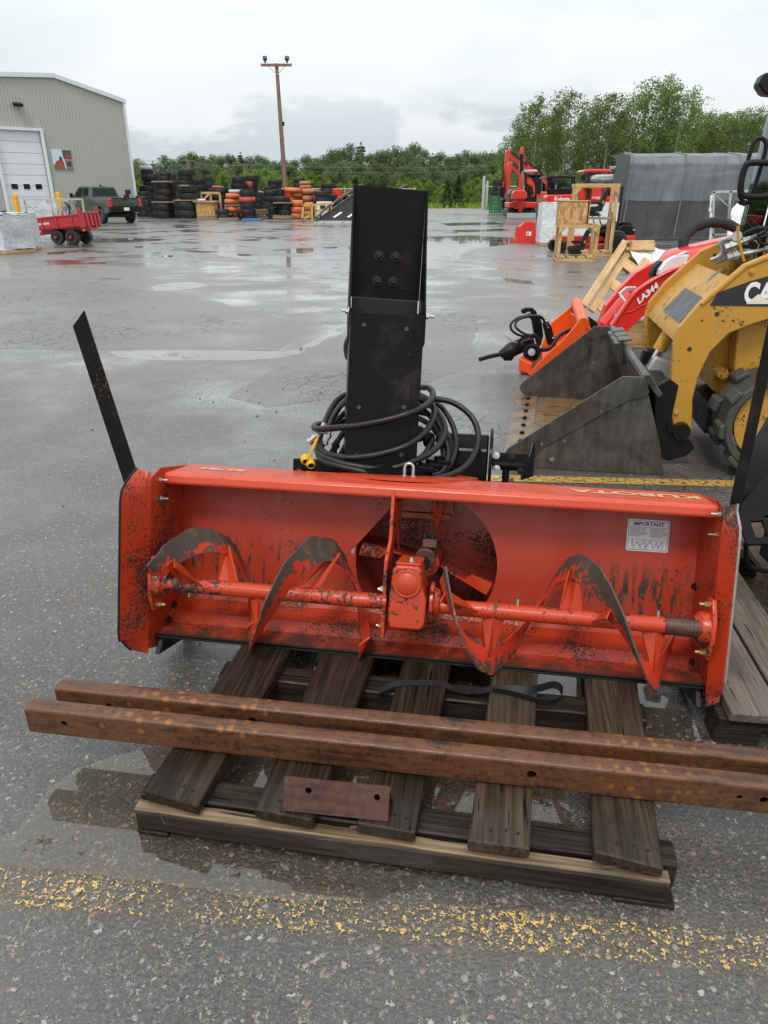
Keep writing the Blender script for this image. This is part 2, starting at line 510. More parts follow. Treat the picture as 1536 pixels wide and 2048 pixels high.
MT['black'] = paint('black wet enamel', (.0055, .0055, .006), chip=(.03, .018, .013), amt=.40, fine=80, coarse=4, rough=.22, spec=.10, rust=(.06, .03, .02), var=.3)
MT['blackin'] = paint('black enamel worn inside', (.006, .005, .0045), chip=(.014, .009, .007), amt=.38, fine=45, coarse=3, rough=.40, spec=.10, rust=(.05, .02, .015), var=.3)
MT['dark'] = simple('dark grimy metal', (.011, .0105, .010), .45, .3, .3, 9, .3, spec=.35)
MT['steel'] = simple('zinc plated steel', (.55, .54, .5), .3, .9, .15, 20)
MT['brass'] = simple('yellowed zinc bolt', (.42, .30, .13), .35, .8, .3, 30)
MT['worn_edge'] = simple('scraped bright edge', (.34, .32, .30), .4, .7, .35, 40, .3)
MT['hose'] = simple('black rubber hose', (.010, .010, .011), .36, 0, .2, 30, .25, 260, spec=.35)
MT['ycap'] = simple('yellow rubber cap', (.62, .34, .02), .4, 0, .15, 20)
MT['stake'] = paint('black painted flat bar', (.006, .005, .0045), chip=(.06, .03, .02), amt=.45, fine=50, coarse=3, rough=.36, spec=.10, rust=(.07, .03, .02))
MT['decalw'] = simple('pale decal print', (.62, .34, .25), .35, 0, .1)
MT['decalk'] = simple('cream decal print', (.60, .38, .2), .35, 0, .1)
MT['sticker'] = simple('off white sticker', (.60, .60, .61), .35, 0, .08, 20)
MT['ink'] = simple('black print ink', (.02, .02, .022), .5)
MT['inkg'] = simple('grey print ink', (.16, .16, .17), .5)
MT['deck'] = wood('wet dark pallet board', ((.005, .0036, .0027), (.019, .013, .0088), (.044, .030, .020)), 1, 38, .36, 1)
MT['deck_pale'] = wood('wet grey brown pallet board', ((.011, .008, .0054), (.036, .0257, .017), (.076, .054, .035)), 1, 38, .38, 1)
MT['beam'] = wood('wet dark pallet beam', ((.005, .004, .0032), (.017, .013, .010), (.040, .030, .022)), 0, 38, .42, 1)
MT['split'] = wood('split pale timber', ((.04, .026, .014), (.14, .092, .048), (.26, .175, .095)), 0, 44, .55, .3)
MT['deck2'] = wood('weathered grey plank', ((.045, .037, .029), (.105, .087, .068), (.17, .143, .115)), 1, 34, .45, .6)
MT['pine'] = wood('fresh pine', ((.30, .17, .065), (.50, .31, .13), (.62, .42, .2)), 0, 18, .55, .2, cracks=False)
MT['pine_y'] = wood('fresh pine along y', ((.30, .17, .065), (.50, .31, .13), (.62, .42, .2)), 1, 18, .55, .2, cracks=False)
MT['pine_z'] = wood('fresh pine upright', ((.30, .17, .065), (.50, .31, .13), (.62, .42, .2)), 2, 18, .55, .2, cracks=False)
MT['pal_far'] = wood('grey brown far pallet', ((.10, .065, .04), (.24, .16, .1), (.34, .25, .16)), 0, 20, .6, .2, cracks=False)
MT['rust'] = rust_mat('rusted square tube', (.020, .012, .009), (.070, .028, .014), (.135, .054, .021))
MT['rust_dk'] = rust_mat('dark rusted angle', (.035, .016, .014), (.066, .026, .02), (.1, .042, .03), .5)
MT['webbing'] = simple('black nylon webbing', (.008, .0085, .0095), .55, 0, .2, 60, .4, 500)
MT['tyre'] = simple('black tyre rubber', (.026, .026, .027), .5, 0, .25, 4, .2, 60)
MT['tyre_b'] = simple('dusty tyre rubber', (.05, .049, .047), .6, 0, .3, 5, .3, 60)
MT['cat'] = paint('yellow loader enamel', (.50, .255, .035), chip=(.035, .028, .022), amt=.42, fine=34, coarse=7, rough=.36, var=.08, rust=(.08, .045, .02))
MT['cat_rim'] = paint('yellow loader enamel chipped', (.50, .255, .035), chip=(.035, .028, .022), amt=.72, fine=42, coarse=9, rough=.4, rust=(.08, .045, .02))
MT['tred'] = simple('tractor red paint', (.66, .028, .02), .22, 0, .06, 3, coat=.3)
MT['tred2'] = simple('machine red paint', (.60, .04, .02), .28, 0, .08, 3, coat=.2)
MT['orange'] = simple('implement orange paint', (.72, .085, .012), .32, 0, .08, 4, .1, 20)
MT['osb'] = None
def osb():
    m = N('strand board')
    v = m.voro(1, vec=m.map((16, 16, 9)))
    c = m.ramp(m.noise(3, 3, vec=v.outputs['Color']), [(.3, (.26, .12, .035)), (.5, (.50, .28, .10)), (.7, (.66, .43, .2))])
    return m.set(col=c, rough=.55, nor=m.bump(v.outputs['Distance'], .3, .004))
MT['osb'] = osb()
def bucket_steel():
    m = N('worn bucket steel')
    n = m.noise(5, 7, .65, dist=.7); st = m.noise(1, 5, .6, vec=m.map((30, 8, 6)))
    k = m.math('ADD', m.math('MULTIPLY', n, .6), m.math('MULTIPLY', st, .4))
    c = m.ramp(k, [(.34, (.04, .036, .033)), (.47, (.075, .069, .063)), (.6, (.115, .106, .096)), (.74, (.17, .158, .143))])
    z = m.xyz()[2]
    ru = m.math('MULTIPLY', m.step(m.noise(38, 6, .7), .5, .62), m.step(z, .03, .14, 1, 0))
    c = m.mix(m.math('MULTIPLY', ru, .85), c, (.11, .042, .016))
    c = m.mix(m.step(m.noise(9, 6, .72), .66, .7, 0, .8), c, (.3, .28, .23))
    return m.set(col=c, rough=m.step(n, .3, .7, .25, .5), metal=.35, nor=m.bump(m.noise(45, 4), .2, .002))
MT['bucket'] = bucket_steel()
def bucket_floor():
    m = N('rusty wet bucket floor')
    n = m.noise(4, 6, .62, dist=.6); st = m.noise(1, 5, .6, vec=m.map((4, 22, 10)))
    k = m.math('ADD', m.math('MULTIPLY', n, .65), m.math('MULTIPLY', st, .35))
    c = m.ramp(k, [(.36, (.04, .03, .024)), (.45, (.11, .072, .042)), (.51, (.25, .115, .028)), (.56, (.13, .105, .08)), (.68, (.19, .165, .135))])
    return m.set(col=c, rough=m.step(n, .3, .7, .16, .36), metal=.2, nor=m.bump(m.noise(30, 4), .15, .002))
MT['bucket_in'] = bucket_floor()
MT['track'] = simple('dusty rubber track', (.055, .053, .048), .6, 0, .45, 14, .5, 70)
MT['grey_tarp'] = None
def tarp(name, col, rough=.5, w=.035):
    m = N(name)
    a = m.noise(1, 5, .55, vec=m.map((2.6, 2.6, .7)), dist=1.3); b = m.noise(9, 4, .6, dist=.6)
    c = m.mix(m.step(a, .3, .7), tuple(x * .85 for x in col), tuple(x * 1.12 for x in col))
    return m.set(col=c, rough=rough, nor=m.bump(m.math('ADD', a, m.math('MULTIPLY', b, .15)), .8, w))
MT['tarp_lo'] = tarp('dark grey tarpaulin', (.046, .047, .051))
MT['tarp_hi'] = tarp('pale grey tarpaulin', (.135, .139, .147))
MT['wrapw'] = film_mat('white crate wrap', (.80, .82, .84), 1., .3)
MT['wraps'] = film_mat('silver grey crate wrap', (.64, .65, .66), 1., .32)
MT['wrapc'] = film_mat('clear stretch film', (.78, .8, .82), .42, .12)
MT['wrapo'] = film_mat('orange tyre wrap', (.72, .17, .045), 1., .2)
MT['wrapb'] = film_mat('brown orange tyre wrap', (.50, .20, .09), 1., .25)
MT['wrapr'] = film_mat('red tyre wrap', (.55, .07, .05), 1., .25)
MT['ygal'] = simple('cream steel crate tube', (.62, .58, .42), .4, .2, .1)
MT['wgal'] = simple('pale galvanised tube', (.5, .51, .5), .4, .5, .12)
MT['yel'] = simple('safety yellow paint', (.72, .36, .012), .4, 0, .1, 3, .1)
MT['osbyel'] = simple('yellow steel frame paint', (.55, .36, .09), .5, 0, .15)
MT['plast'] = simple('black plastic', (.008, .008, .0085), .42, 0, .2, 10, .2, 120, spec=.25)
MT['plast_g'] = simple('dark grey plastic', (.045, .047, .05), .4, 0, .15)
MT['fabric'] = simple('black seat fabric', (.013, .013, .014), .8, 0, .3, 30, .4, 400)
MT['glass'] = glass_mat('smoked cab glass', (.68, .71, .73), 1.5)
MT['glass_d'] = glass_mat('dark vehicle glass', (.05, .055, .06), 1.5)
MT['lens'] = simple('headlamp lens', (.66, .68, .66), .12, 0, .05, 8, coat=.6)
MT['lens_r'] = simple('red lamp lens', (.5, .012, .02), .12, 0, .05, 8, coat=.6)
MT['white'] = simple('white print', (.78, .78, .77), .4, 0, .04)
MT['silver'] = simple('silver paint', (.55, .56, .57), .3, .6, .1)
MT['chrome'] = simple('chromed rod', (.6, .6, .6), .15, 1., .05)
MT['truck'] = simple('dark green truck paint', (.030, .064, .042), .2, .12, .06, 2, coat=.6)
MT['maroon'] = simple('trailer crimson paint', (.42, .018, .026), .28, 0, .08, 3, coat=.3)
MT['rim_s'] = simple('grey steel rim', (.34, .35, .36), .4, .5, .1)
MT['rim_b'] = simple('bronze alloy rim', (.16, .11, .07), .35, .6, .1)
MT['wall'] = simple('beige metal siding', (.40, .396, .362), .5, 0, .035, .6)
MT['trim'] = simple('white metal trim', (.66, .68, .69), .45, 0, .05)
MT['doorw'] = simple('white sectional door', (.68, .69, .71), .45, 0, .05, 1.2)
MT['green_rack'] = simple('green rack paint', (.02, .16, .075), .4, 0, .15)
MT['pole'] = wood('brown weathered pole', ((.10, .055, .04), (.2, .115, .085), (.27, .17, .13)), 2, 8, .7, 0, .6, cracks=False)
MT['concrete'] = simple('concrete', (.36, .35, .33), .8, 0, .1, 5)
MT['blue'] = simple('blue pallet paint', (.03, .2, .42), .5, 0, .15)
MT['ramp'] = simple('ribbed steel deck', (.075, .068, .066), .5, .4, .3, 5)
MT['rampl'] = simple('galvanised ramp plate', (.30, .31, .32), .45, .6, .2)
MT['wire'] = simple('power cable', (.2, .2, .21), .6)
MT['silver_wrap'] = film_mat('grey roll cover', (.42, .45, .46), 1., .4)
MT['peb'] = None
def leafmat(name, a, b, tr=.25):
    m = N(name)
    oi = m.n('ShaderNodeObjectInfo')
    geo = m.n('ShaderNodeNewGeometry')
    c = m.mix(m.step(m.noise(.9, 3), .35, .65), a, b)
    c = m.mix(m.math('MULTIPLY', geo.outputs['Random Per Island'], .5), c, tuple(x * 1.5 for x in b))
    hs = m.n('ShaderNodeHueSaturation')
    m.put(hs.inputs['Value'], m.step(oi.outputs['Random'], 0, 1, .78, 1.2, False)); m.put(hs.inputs['Hue'], m.step(oi.outputs['Random'], 0, 1, .485, .515, False))
    m.put(hs.inputs['Color'], c)
    d = m.n('ShaderNodeBsdfDiffuse'); t = m.n('ShaderNodeBsdfTranslucent'); mx = m.n('ShaderNodeMixShader')
    m.put(d.inputs[0], hs.outputs[0]); m.put(t.inputs[0], hs.outputs[0]); mx.inputs[0].default_value = tr
    m.put(mx.inputs[1], d.outputs[0]); m.put(mx.inputs[2], t.outputs[0]); m.t.links.new(mx.outputs[0], m.out.inputs[0])
    return m.m
MT['leaf_p'] = leafmat('poplar leaves', (.085, .13, .035), (.16, .22, .065), .4)
MT['leaf_d'] = leafmat('dark wood leaves', (.088, .125, .062), (.155, .20, .092), .38)
MT['leaf_b'] = leafmat('bright bush leaves', (.10, .16, .03), (.19, .27, .055), .35)
MT['leaf_c'] = leafmat('spruce needles', (.024, .046, .028), (.046, .078, .042), .15)
MT['grass'] = leafmat('rank grass', (.12, .19, .03), (.21, .28, .06), .35)
MT['bark'] = simple('pale poplar bark', (.30, .29, .24), .8, 0, .3, 3, .5, 20)
MT['bark_d'] = simple('dark bark', (.09, .075, .06), .85, 0, .3, 3, .5, 20)
# ---------------------------------------------------------------- ground
def asphalt(name='wet asphalt', dry=0.0, crk=.55):
    m = N(name)
    co = m.co
    w = m.noise(.33, 5, .6, dist=.5)                  # broad wet and drier areas
    w2 = m.noise(1, 5, .62, vec=m.map((.9, 1.3, 1), rot=(0, 0, R(24))), dist=.3)
    wet = m.step(m.math('ADD', m.math('MULTIPLY', w, .6), m.math('MULTIPLY', w2, .45)), .45 + dry, .60 + dry)
    fine = m.noise(95, 5, .65)
    mid = m.noise(24, 4, .6)
    base = m.mix(m.step(fine, .3, .7), (.011, .0100, .0087), (.080, .074, .066))
    base = m.mix(m.step(m.noise(.8, 4), .3, .7, 0, .35), base, (.115, .107, .096))
    base = m.mix(m.step(m.xyz()[1], 2.5, 10.0, 0, .5), base, (.19, .184, .172))  # paler down the yard: bright wet sheen of the far ground painted into the colour
    def stones(scale, lo, keep):
        v = m.voro(scale, vec=m.mix(.035, co, m.noise(scale * 1.3, 2, color=True)))
        s = m.n('ShaderNodeSeparateColor'); m.put(s.inputs[0], v.outputs['Color'])
        dd = m.math('MULTIPLY', v.outputs['Distance'], m.step(s.outputs[2], 0, 1, .8, 1.7, False))
        k = m.math('MULTIPLY', m.step(dd, lo, lo + .1, 1, 0), m.step(s.outputs[0], keep, keep + .02))
        col = m.ramp(s.outputs[1], [(0, (.05, .05, .05)), (.18, (.16, .15, .14)), (.36, (.30, .285, .265)), (.5, (.34, .19, .14)), (.62, (.25, .215, .155)), (.76, (.12, .13, .13)), (.9, (.48, .46, .42)), (1, (.36, .21, .17))])
        return k, col
    k1, c1 = stones(62, .32, .62)
    k2, c2 = stones(125, .38, .55)
    k3, c3 = stones(36, .26, .80)
    c = m.mix(m.math('MULTIPLY', k2, .75), base, c2)
    c = m.mix(m.math('MULTIPLY', k1, .8), c, c1)
    c = m.mix(m.math('MULTIPLY', k3, .85), c, c3)
    # crazed cracks in the old surface
    vd = m.voro(6.5, 'DISTANCE_TO_EDGE', vec=m.mix(.06, co, m.noise(2.5, 3, color=True)))
    crack = m.math('MULTIPLY', m.step(vd.outputs['Distance'], .015, .045, 1, 0), m.step(m.noise(.28, 2), crk, crk + .07))
    c = m.mix(m.math('MULTIPLY', crack, .8), c, (.014, .014, .014))
    c = m.mix(m.math('MULTIPLY', wet, .25), c, (.03, .03, .029))
    relief = m.math('ADD', m.math('MULTIPLY', fine, .55), m.math('ADD', m.math('MULTIPLY', mid, .5), m.math('MULTIPLY', m.math('MAXIMUM', k1, k3), .5)))
    relief = m.math('SUBTRACT', relief, crack)
    # a water film levels the relief
    film = m.step(m.math('ADD', m.math('MULTIPLY', w, .5), m.math('ADD', m.math('MULTIPLY', w2, .4), m.math('ADD', m.math('MULTIPLY', mid, .16), m.step(m.xyz()[1], 2.0, 12.0, -.03, .025)))), .535 + dry, .64 + dry)
    b = m.n('ShaderNodeBump'); b.inputs['Distance'].default_value = .013
    m.put(b.inputs['Height'], relief); m.put(b.inputs['Strength'], m.step(film, 0, 1, .85, .10, False))
    rough = m.math('ADD', m.step(wet, 0, 1, .48, .26, False), m.math('MULTIPLY', film, -.18))
    m.b.inputs['Coat IOR'].default_value = 1.7
    cb = m.n('ShaderNodeBump'); cb.inputs['Distance'].default_value = .008; m.put(cb.inputs['Height'], relief); m.put(cb.inputs['Strength'], m.step(film, 0, 1, .55, .04, False)); m.put(m.b.inputs['Coat Normal'], cb.outputs[0])
    return m.set(col=c, rough=rough, nor=b.outputs[0], spec=.55, coat=m.step(wet, 0, 1, .40, .9, False), coatr=m.step(film, 0, 1, .20, .07, False))
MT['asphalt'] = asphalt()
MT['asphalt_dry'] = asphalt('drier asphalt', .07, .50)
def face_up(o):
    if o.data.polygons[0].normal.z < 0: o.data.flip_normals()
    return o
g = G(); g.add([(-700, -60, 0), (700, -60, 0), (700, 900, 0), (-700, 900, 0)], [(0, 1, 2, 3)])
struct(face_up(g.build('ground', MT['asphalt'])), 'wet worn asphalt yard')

def strip_ground(name, pts, mat, z, jit=.5, step=3.0, label=None):
    rr = random.Random(len(name) + len(pts)); P = []
    for i in range(len(pts)):
        a, b = Vector(pts[i]), Vector(pts[(i + 1) % len(pts)])
        k = max(1, int((b - a).length / step))
        for j in range(k):
            p = a.lerp(b, j / k)
            q = noise.noise_vector(Vector((p.x / step * .3, p.y / step * .3, 3.3))) * jit
            P.append((p.x + q.x, p.y + q.y, z))
    g = G(); g.add(P, [tuple(range(len(P)))])
    o = face_up(g.build(name, mat))
    return struct(o, label)
def gravel_mat():
    m = N('wet gravel')
    n = m.noise(.5, 6, .7); f = m.noise(30, 5, .7)
    c = m.mix(f, (.10, .095, .088), (.27, .26, .24))
    c = m.mix(m.step(n, .4, .62, 0, .7), c, (.20, .19, .175))
    return m.set(col=c, rough=.55, nor=m.bump(f, .6, .02))
MT['gravel'] = gravel_mat()
def turf():
    m = N('turf soil')
    n = m.noise(.6, 5, .65)
    return m.set(col=m.mix(n, (.05, .08, .02), (.14, .19, .045)), rough=.9)
MT['turf'] = turf()
strip_ground('gravel_road', [(-60, 70), (-6, 68), (2, 64), (14, 62), (60, 58), (120, 70), (120, 150), (-60, 150)], MT['gravel'], .004, 1.2, label='pale gravel apron beyond the asphalt')
strip_ground('grass_field', [(-160, 84), (-8, 84), (0, 86), (7.2, 88.5), (9.9, 86), (11.5, 74), (10.5, 66.5), (14, 64.5), (40, 66), (150, 66), (300, 300), (-300, 300)], MT['turf'], .008, .8, label='rough green field behind the yard')

strip_ground('asphalt_patch', [tuple(gp(u, v)) for u, v in ((448, 792), (600, 708), (655, 678), (740, 640), (960, 640), (930, 740), (800, 790), (640, 800), (540, 812))], MT['asphalt_dry'], 0.0009, .09, .15, 'drier patch of asphalt')
strip_ground('asphalt_patch', [tuple(gp(u, v)) for u, v in ((-500, 600), (-300, 560), (120, 556), (420, 600), (620, 650), (560, 700), (200, 699), (-600, 690))], MT['asphalt_dry'], 0.0009, .10, .2, 'older crazed strip of asphalt')
# worn yellow bay lines, paint left only on the high grains
def yline_mat():
    m = N('worn yellow line paint')
    n = m.noise(60, 5, .66, dist=.25); f = m.noise(170, 4, .65); lo = m.noise(2.6, 4)
    k = m.math('ADD', m.math('MULTIPLY', n, .50), m.math('ADD', m.math('MULTIPLY', f, .30), m.math('MULTIPLY', lo, .15)))
    msk = m.step(k, .500, .534)
    xyz = m.xyz()
    edge = m.math('ABSOLUTE', xyz[1])
    msk = m.math('MULTIPLY', msk, m.step(m.math('ADD', edge, m.math('MULTIPLY', n, .05)), .072, .09, 1, 0))
    fade = m.math('MULTIPLY', m.step(m.math('ADD', edge, m.math('MULTIPLY', m.noise(9, 4), .07)), .09, .125, 1, 0), m.step(m.math('ADD', m.math('MULTIPLY', n, .5), m.math('MULTIPLY', f, .5)), .42, .62, 0, .22))
    m.set(col=m.mix(msk, (.20, .135, .05), m.mix(f, (.45, .28, .075), (.68, .46, .16))), rough=.35, alpha=m.math('MAXIMUM', msk, fade), nor=m.bump(n, .4, .003))
    return m.m
def yline_dense():
    m = N('yellow line paint')
    n = m.noise(30, 5, .65); f = m.noise(120, 4, .6)
    k = m.math('ADD', m.math('MULTIPLY', n, .6), m.math('MULTIPLY', f, .4))
    msk = m.math('MULTIPLY', m.step(k, .46, .49), m.step(m.math('ADD', m.math('ABSOLUTE', m.xyz()[1]), m.math('MULTIPLY', n, .03)), .060, .075, 1, 0))
    m.set(col=m.mix(f, (.33, .19, .03), (.62, .38, .09)), rough=.35, alpha=msk)
    return m.m
MT['yline'] = yline_mat(); MT['yline2'] = yline_dense()
def yline(a, b, w, mat):
    a, b = Vector(a), Vector(b); L = (b - a).length
    g = G(); g.add([(0, -w / 2, 0), (L, -w / 2, 0), (L, w / 2, 0), (0, w / 2, 0)], [(0, 1, 2, 3)])
    o = face_up(g.build('road_marking', mat)); o.location = (a.x, a.y, .004); o.rotation_euler = (0, 0, math.atan2(b.y - a.y, b.x - a.x)); o.location.z = .0045
    return struct(o, 'worn yellow parking bay line')
pa, pb = gp(0, 1772), gp(1500, 1905)
d = (pb - pa).normalized(); yline(pa - d * 2, pb + d * 2.5, .20, MT['yline'])
pa, pb = gp(330, 941), gp(1452, 968)
d = (pb - pa).normalized(); yline(pa + d * .02, pb + d * 2.5, .15, MT['yline2'])

# puddles: thin water sheets with their own outline
MT['water'] = water_mat('puddle water', (.93, .91, .88), ior=2.6)
MT['water_near'] = water_mat('brown puddle water', (.84, .805, .73), ior=1.78)
PZ = [.0052]
def puddle(px, jit=.02, sub=10, shore=None, label='shallow rain puddle on the asphalt', freq=None):
    P = []
    n = len(px); PZ[0] += .0003
    for i in range(n):
        a, b = gp(*px[i]), gp(*px[(i + 1) % n])
        for j in range(sub):
            p = a.lerp(b, j / sub)
            s = (a - b).length
            f = freq or 1.6 / max(.15, s * .4)
            q = noise.noise_vector(Vector((p.x * f, p.y * f, 1.7))) * jit * max(.4, s)
            q += noise.noise_vector(Vector((p.x * f * 4, p.y * f * 4, 5.7))) * jit * .5 * max(.4, s)
            P.append((p.x + q.x, p.y + q.y, PZ[0]))
    g = G(); g.add(P, [tuple(range(len(P)))])
    bm = bmesh.new(); vs = [bm.verts.new(p) for p in P]; f = bm.faces.new(vs)
    if f.normal.z < 0: f.normal_flip()
    bm.normal_update()
    if f.normal.z < 0: f.normal_flip()
    per = sum((vs[i].co - vs[i - 1].co).length for i in range(len(vs))); th = shore or .22 * f.calc_area() / per
    old = set(vs)
    bmesh.ops.inset_region(bm, faces=[f], thickness=th, use_even_offset=False)
    lay = bm.verts.layers.float.new('shore')
    for v in bm.verts: v[lay] = 0.0 if v in old else 1.0
    for v in bm.verts: v.co.z = PZ[0]
    me = bpy.data.meshes.new('puddle'); bm.to_mesh(me); bm.free(); me.materials.append(MT['water' if P[0][1] > 3 else 'water_near'])
    return struct(face_up(link('puddle', me)), label)
puddle([(215, 704), (330, 700), (450, 701), (560, 704), (592, 700), (640, 675), (700, 640), (700, 646), (640, 688), (600, 708), (570, 716), (480, 722), (330, 722), (240, 716)], .008, 10, .02)
puddle([(300, 575), (340, 566), (390, 565), (418, 571), (395, 577), (350, 582), (310, 582)], .010)
puddle([(420, 506), (500, 509), (560, 513), (640, 518), (700, 524), (740, 530), (740, 548), (640, 541), (560, 533), (520, 523), (450, 514)], .03)
puddle([(540, 501), (600, 497), (700, 493), (760, 494), (750, 505), (640, 508), (580, 507)], .03)
puddle([(800, 478), (850, 474), (940, 471), (1035, 476), (1040, 487), (960, 496), (925, 508), (905, 532), (850, 540), (780, 536), (780, 500)], .03)
puddle([(925, 551), (1000, 555), (1082, 565), (1072, 571), (1000, 563), (940, 556)], .010)
puddle([(175, 477), (250, 477), (333, 478), (318, 482), (250, 486), (178, 486)], .010)
puddle([(94, 505), (135, 503), (128, 508), (96, 510)], .03)
puddle([(268, 493), (288, 492), (284, 496), (270, 496)], .03)
puddle([(322, 512), (348, 511), (344, 515), (325, 515)], .03)
puddle([(360, 500), (420, 503), (470, 506), (425, 508), (375, 504)], .01)
puddle([(880, 447), (990, 444), (1010, 449), (900, 452)], .03)
puddle([(900, 461), (1000, 458), (1020, 462), (930, 465)], .03)
puddle([(590, 520), (690, 528), (700, 560), (620, 552)], .05)
puddle([(640, 560), (700, 565), (700, 590), (660, 580)], .05)
puddle([(-60, 1705), (40, 1668), (85, 1600), (150, 1540), (300, 1500), (470, 1480), (760, 1500), (1120, 1560), (1150, 1660), (900, 1760), (760, 1800), (600, 1812), (440, 1795), (300, 1768), (120, 1745), (-20, 1735)], .03, 14, .06)
puddle([(560, 1290), (700, 1285), (930, 1310), (1060, 1350), (1300, 1370), (1420, 1480), (1330, 1510), (1230, 1440), (1060, 1420), (880, 1390), (640, 1370), (540, 1330)], .03, 10, .06)

# stones bedded in the near surface and loose crumbs
def pebble_mat():
    m = N('bedded stones')
    geo = m.n('ShaderNodeNewGeometry')
    c = m.ramp(geo.outputs['Random Per Island'], [(0, (.05, .05, .05)), (.2, (.10, .10, .095)), (.4, (.22, .20, .18)), (.55, (.27, .15, .115)), (.68, (.17, .145, .105)), (.8, (.32, .30, .275)), (1, (.12, .13, .135))])
    c = m.mix(m.noise(160, 3), tuple([0.0] * 3), c, 'MIX') if False else c
    return m.set(col=m.mix(m.step(m.noise(220, 3), .35, .7, 0, .4), c, (.05, .05, .05)), rough=.3, spec=.4)
MT['peb'] = pebble_mat()
RN = 8
icf = [(i, (i + 1) % RN, RN + (i + 1) % RN, RN + i) for i in range(RN)] + [(RN + i, RN + (i + 1) % RN, 2 * RN) for i in range(RN)]
def pebbles(name, n, region, rmin, rmax, mat, sink, label, flat=.5, seed=3):
    rr = random.Random(seed); g = G(); V = []; F = []
    for _ in range(n):
        x, y = region(rr)
        r = rmin + (rmax - rmin) * rr.random() ** 2.5
        a = rr.random() * 6.28; e = .6 + rr.random() * .4
        b = len(V); ca, sa = math.cos(a), math.sin(a)
        ks = [.72 + rr.random() * .5 for _i in range(RN)]; top_ = r * flat * (.25 if sink else 1.0); base_ = -.0015 if sink else 0.0
        for q_, zz in ((1.0, base_), (.68, top_)):
            for i_ in range(RN):
                t_ = 6.2832 * i_ / RN; k = ks[i_] * q_
                X, Y = math.cos(t_) * r * k, math.sin(t_) * r * k * e
                V.append((x + X * ca - Y * sa, y + X * sa + Y * ca, zz + (.0008 if sink else 0)))
        V.append((x, y, top_ * 1.15 + (.0008 if sink else 0)))
        F += [tuple(i + b for i in f) for f in icf]
    g.v, g.f = V, F
    return tag(g.build(name, mat, smooth=60), label, None, None, 'stuff')
def reg_near(rr):
    y = .82 + (rr.random() ** 1.6) * 2.3
    return ((rr.random() - .5) * (1.5 + y * 1.0), y)
pebbles('gravel', 5200, reg_near, .0022, .0100, MT['peb'], True, 'small pale and pink stones bedded in the asphalt', .34)
def reg_far(rr):
    if rr.random() < .55:
        p = gp(*rr.choice([(900, 690), (850, 700), (690, 800), (830, 690), (640, 790), (540, 800), (760, 640)])); return (p.x + rr.gauss(0, .35), p.y + rr.gauss(0, .3))
    y = 2.5 + rr.random() * 14
    return ((rr.random() - .5) * y * 1.0, y)
pebbles('debris', 230, reg_far, .004, .012, MT['ink'], False, 'loose dark crumbs of gravel on the asphalt', .6, 9)
# ---------------------------------------------------------------- snow blower (tilted back on its pallet)
BO = Vector((.1055, 2.0147, .14)); BYAW, BPHI = -.1586, .3229
BM = Matrix.Translation(BO) @ Euler((-BPHI, 0, BYAW)).to_matrix().to_4x4()
BI = BM.inverted()
def bl(u, v, ax, val):
    """photo pixel -> blower coordinates on the plane axis = val"""
    c = BI @ Vector((0, 0, EYE)); d = (BI.to_3x3() @ ray(u, v))
    return c + d * ((val - c[ax]) / d[ax])
blower = thing('snow_blower', 'worn red snow blower with black chute tilted back on the near pallet', 'snow blower', BO, rot=(-BPHI, 0, BYAW))
HW = .944
# back panel with the fan opening
hole = [(-.10, .535), (-.135, .500), (-.288, .315)] + circle(0.0, .295, .262, 26, 176, 428)
hole = [(x, z) for x, z in hole if z < .538]
plate([(-HW, .13), (HW, .13), (HW, .575), (-HW, .575)], [hole], .006, lambda a, b, d: (a, .216 + d, b), 'back_panel', MT['red_scuff'], blower)
# lower sheet bends forward to the cutting edge
prof = [(.216, .128), (.205, .098), (.165, .075), (.12, .062), (.085, .030), (.035, .020), (.004, .008)]
g = G()
g.prism([(y, z) for y, z in prof] + [(y + .006, z - .006) for y, z in reversed(prof)], -HW, HW, 'x')
g.build('lower_panel', MT['red_low'], blower)
g = G()
g.box((0, .012, -.002), (HW * 2, .05, .007)); g.box((0, -.003, .006), (HW * 2, .008, .007))
g.build('cutting_edge', MT['dark'], blower, bevel=.002)
for i in range(8):
    b_ = G().bolt((-.78 + i * .222, .045, .024), (0, -.25, 1), .0055, .008); b_.build('bolt', MT['red_low'], blower)
# top: rolled lip and roof sheet
g = G()
top = [(.046, .546), (.040, .554), (.040, .578), (.052, .588), (.275, .610), (.275, .602), (.060, .580), (.052, .574), (.052, .550)]
g.prism(top, -HW - .006, HW + .006, 'x')
g.build('top_panel', MT['red_clean'], blower, bevel=.002)
g = G(); g.prism([(.262, .60), (.262, .56), (.222, .545), (.222, .60)], -HW, HW, 'x'); g.build('rear_rail', MT['red'], blower)
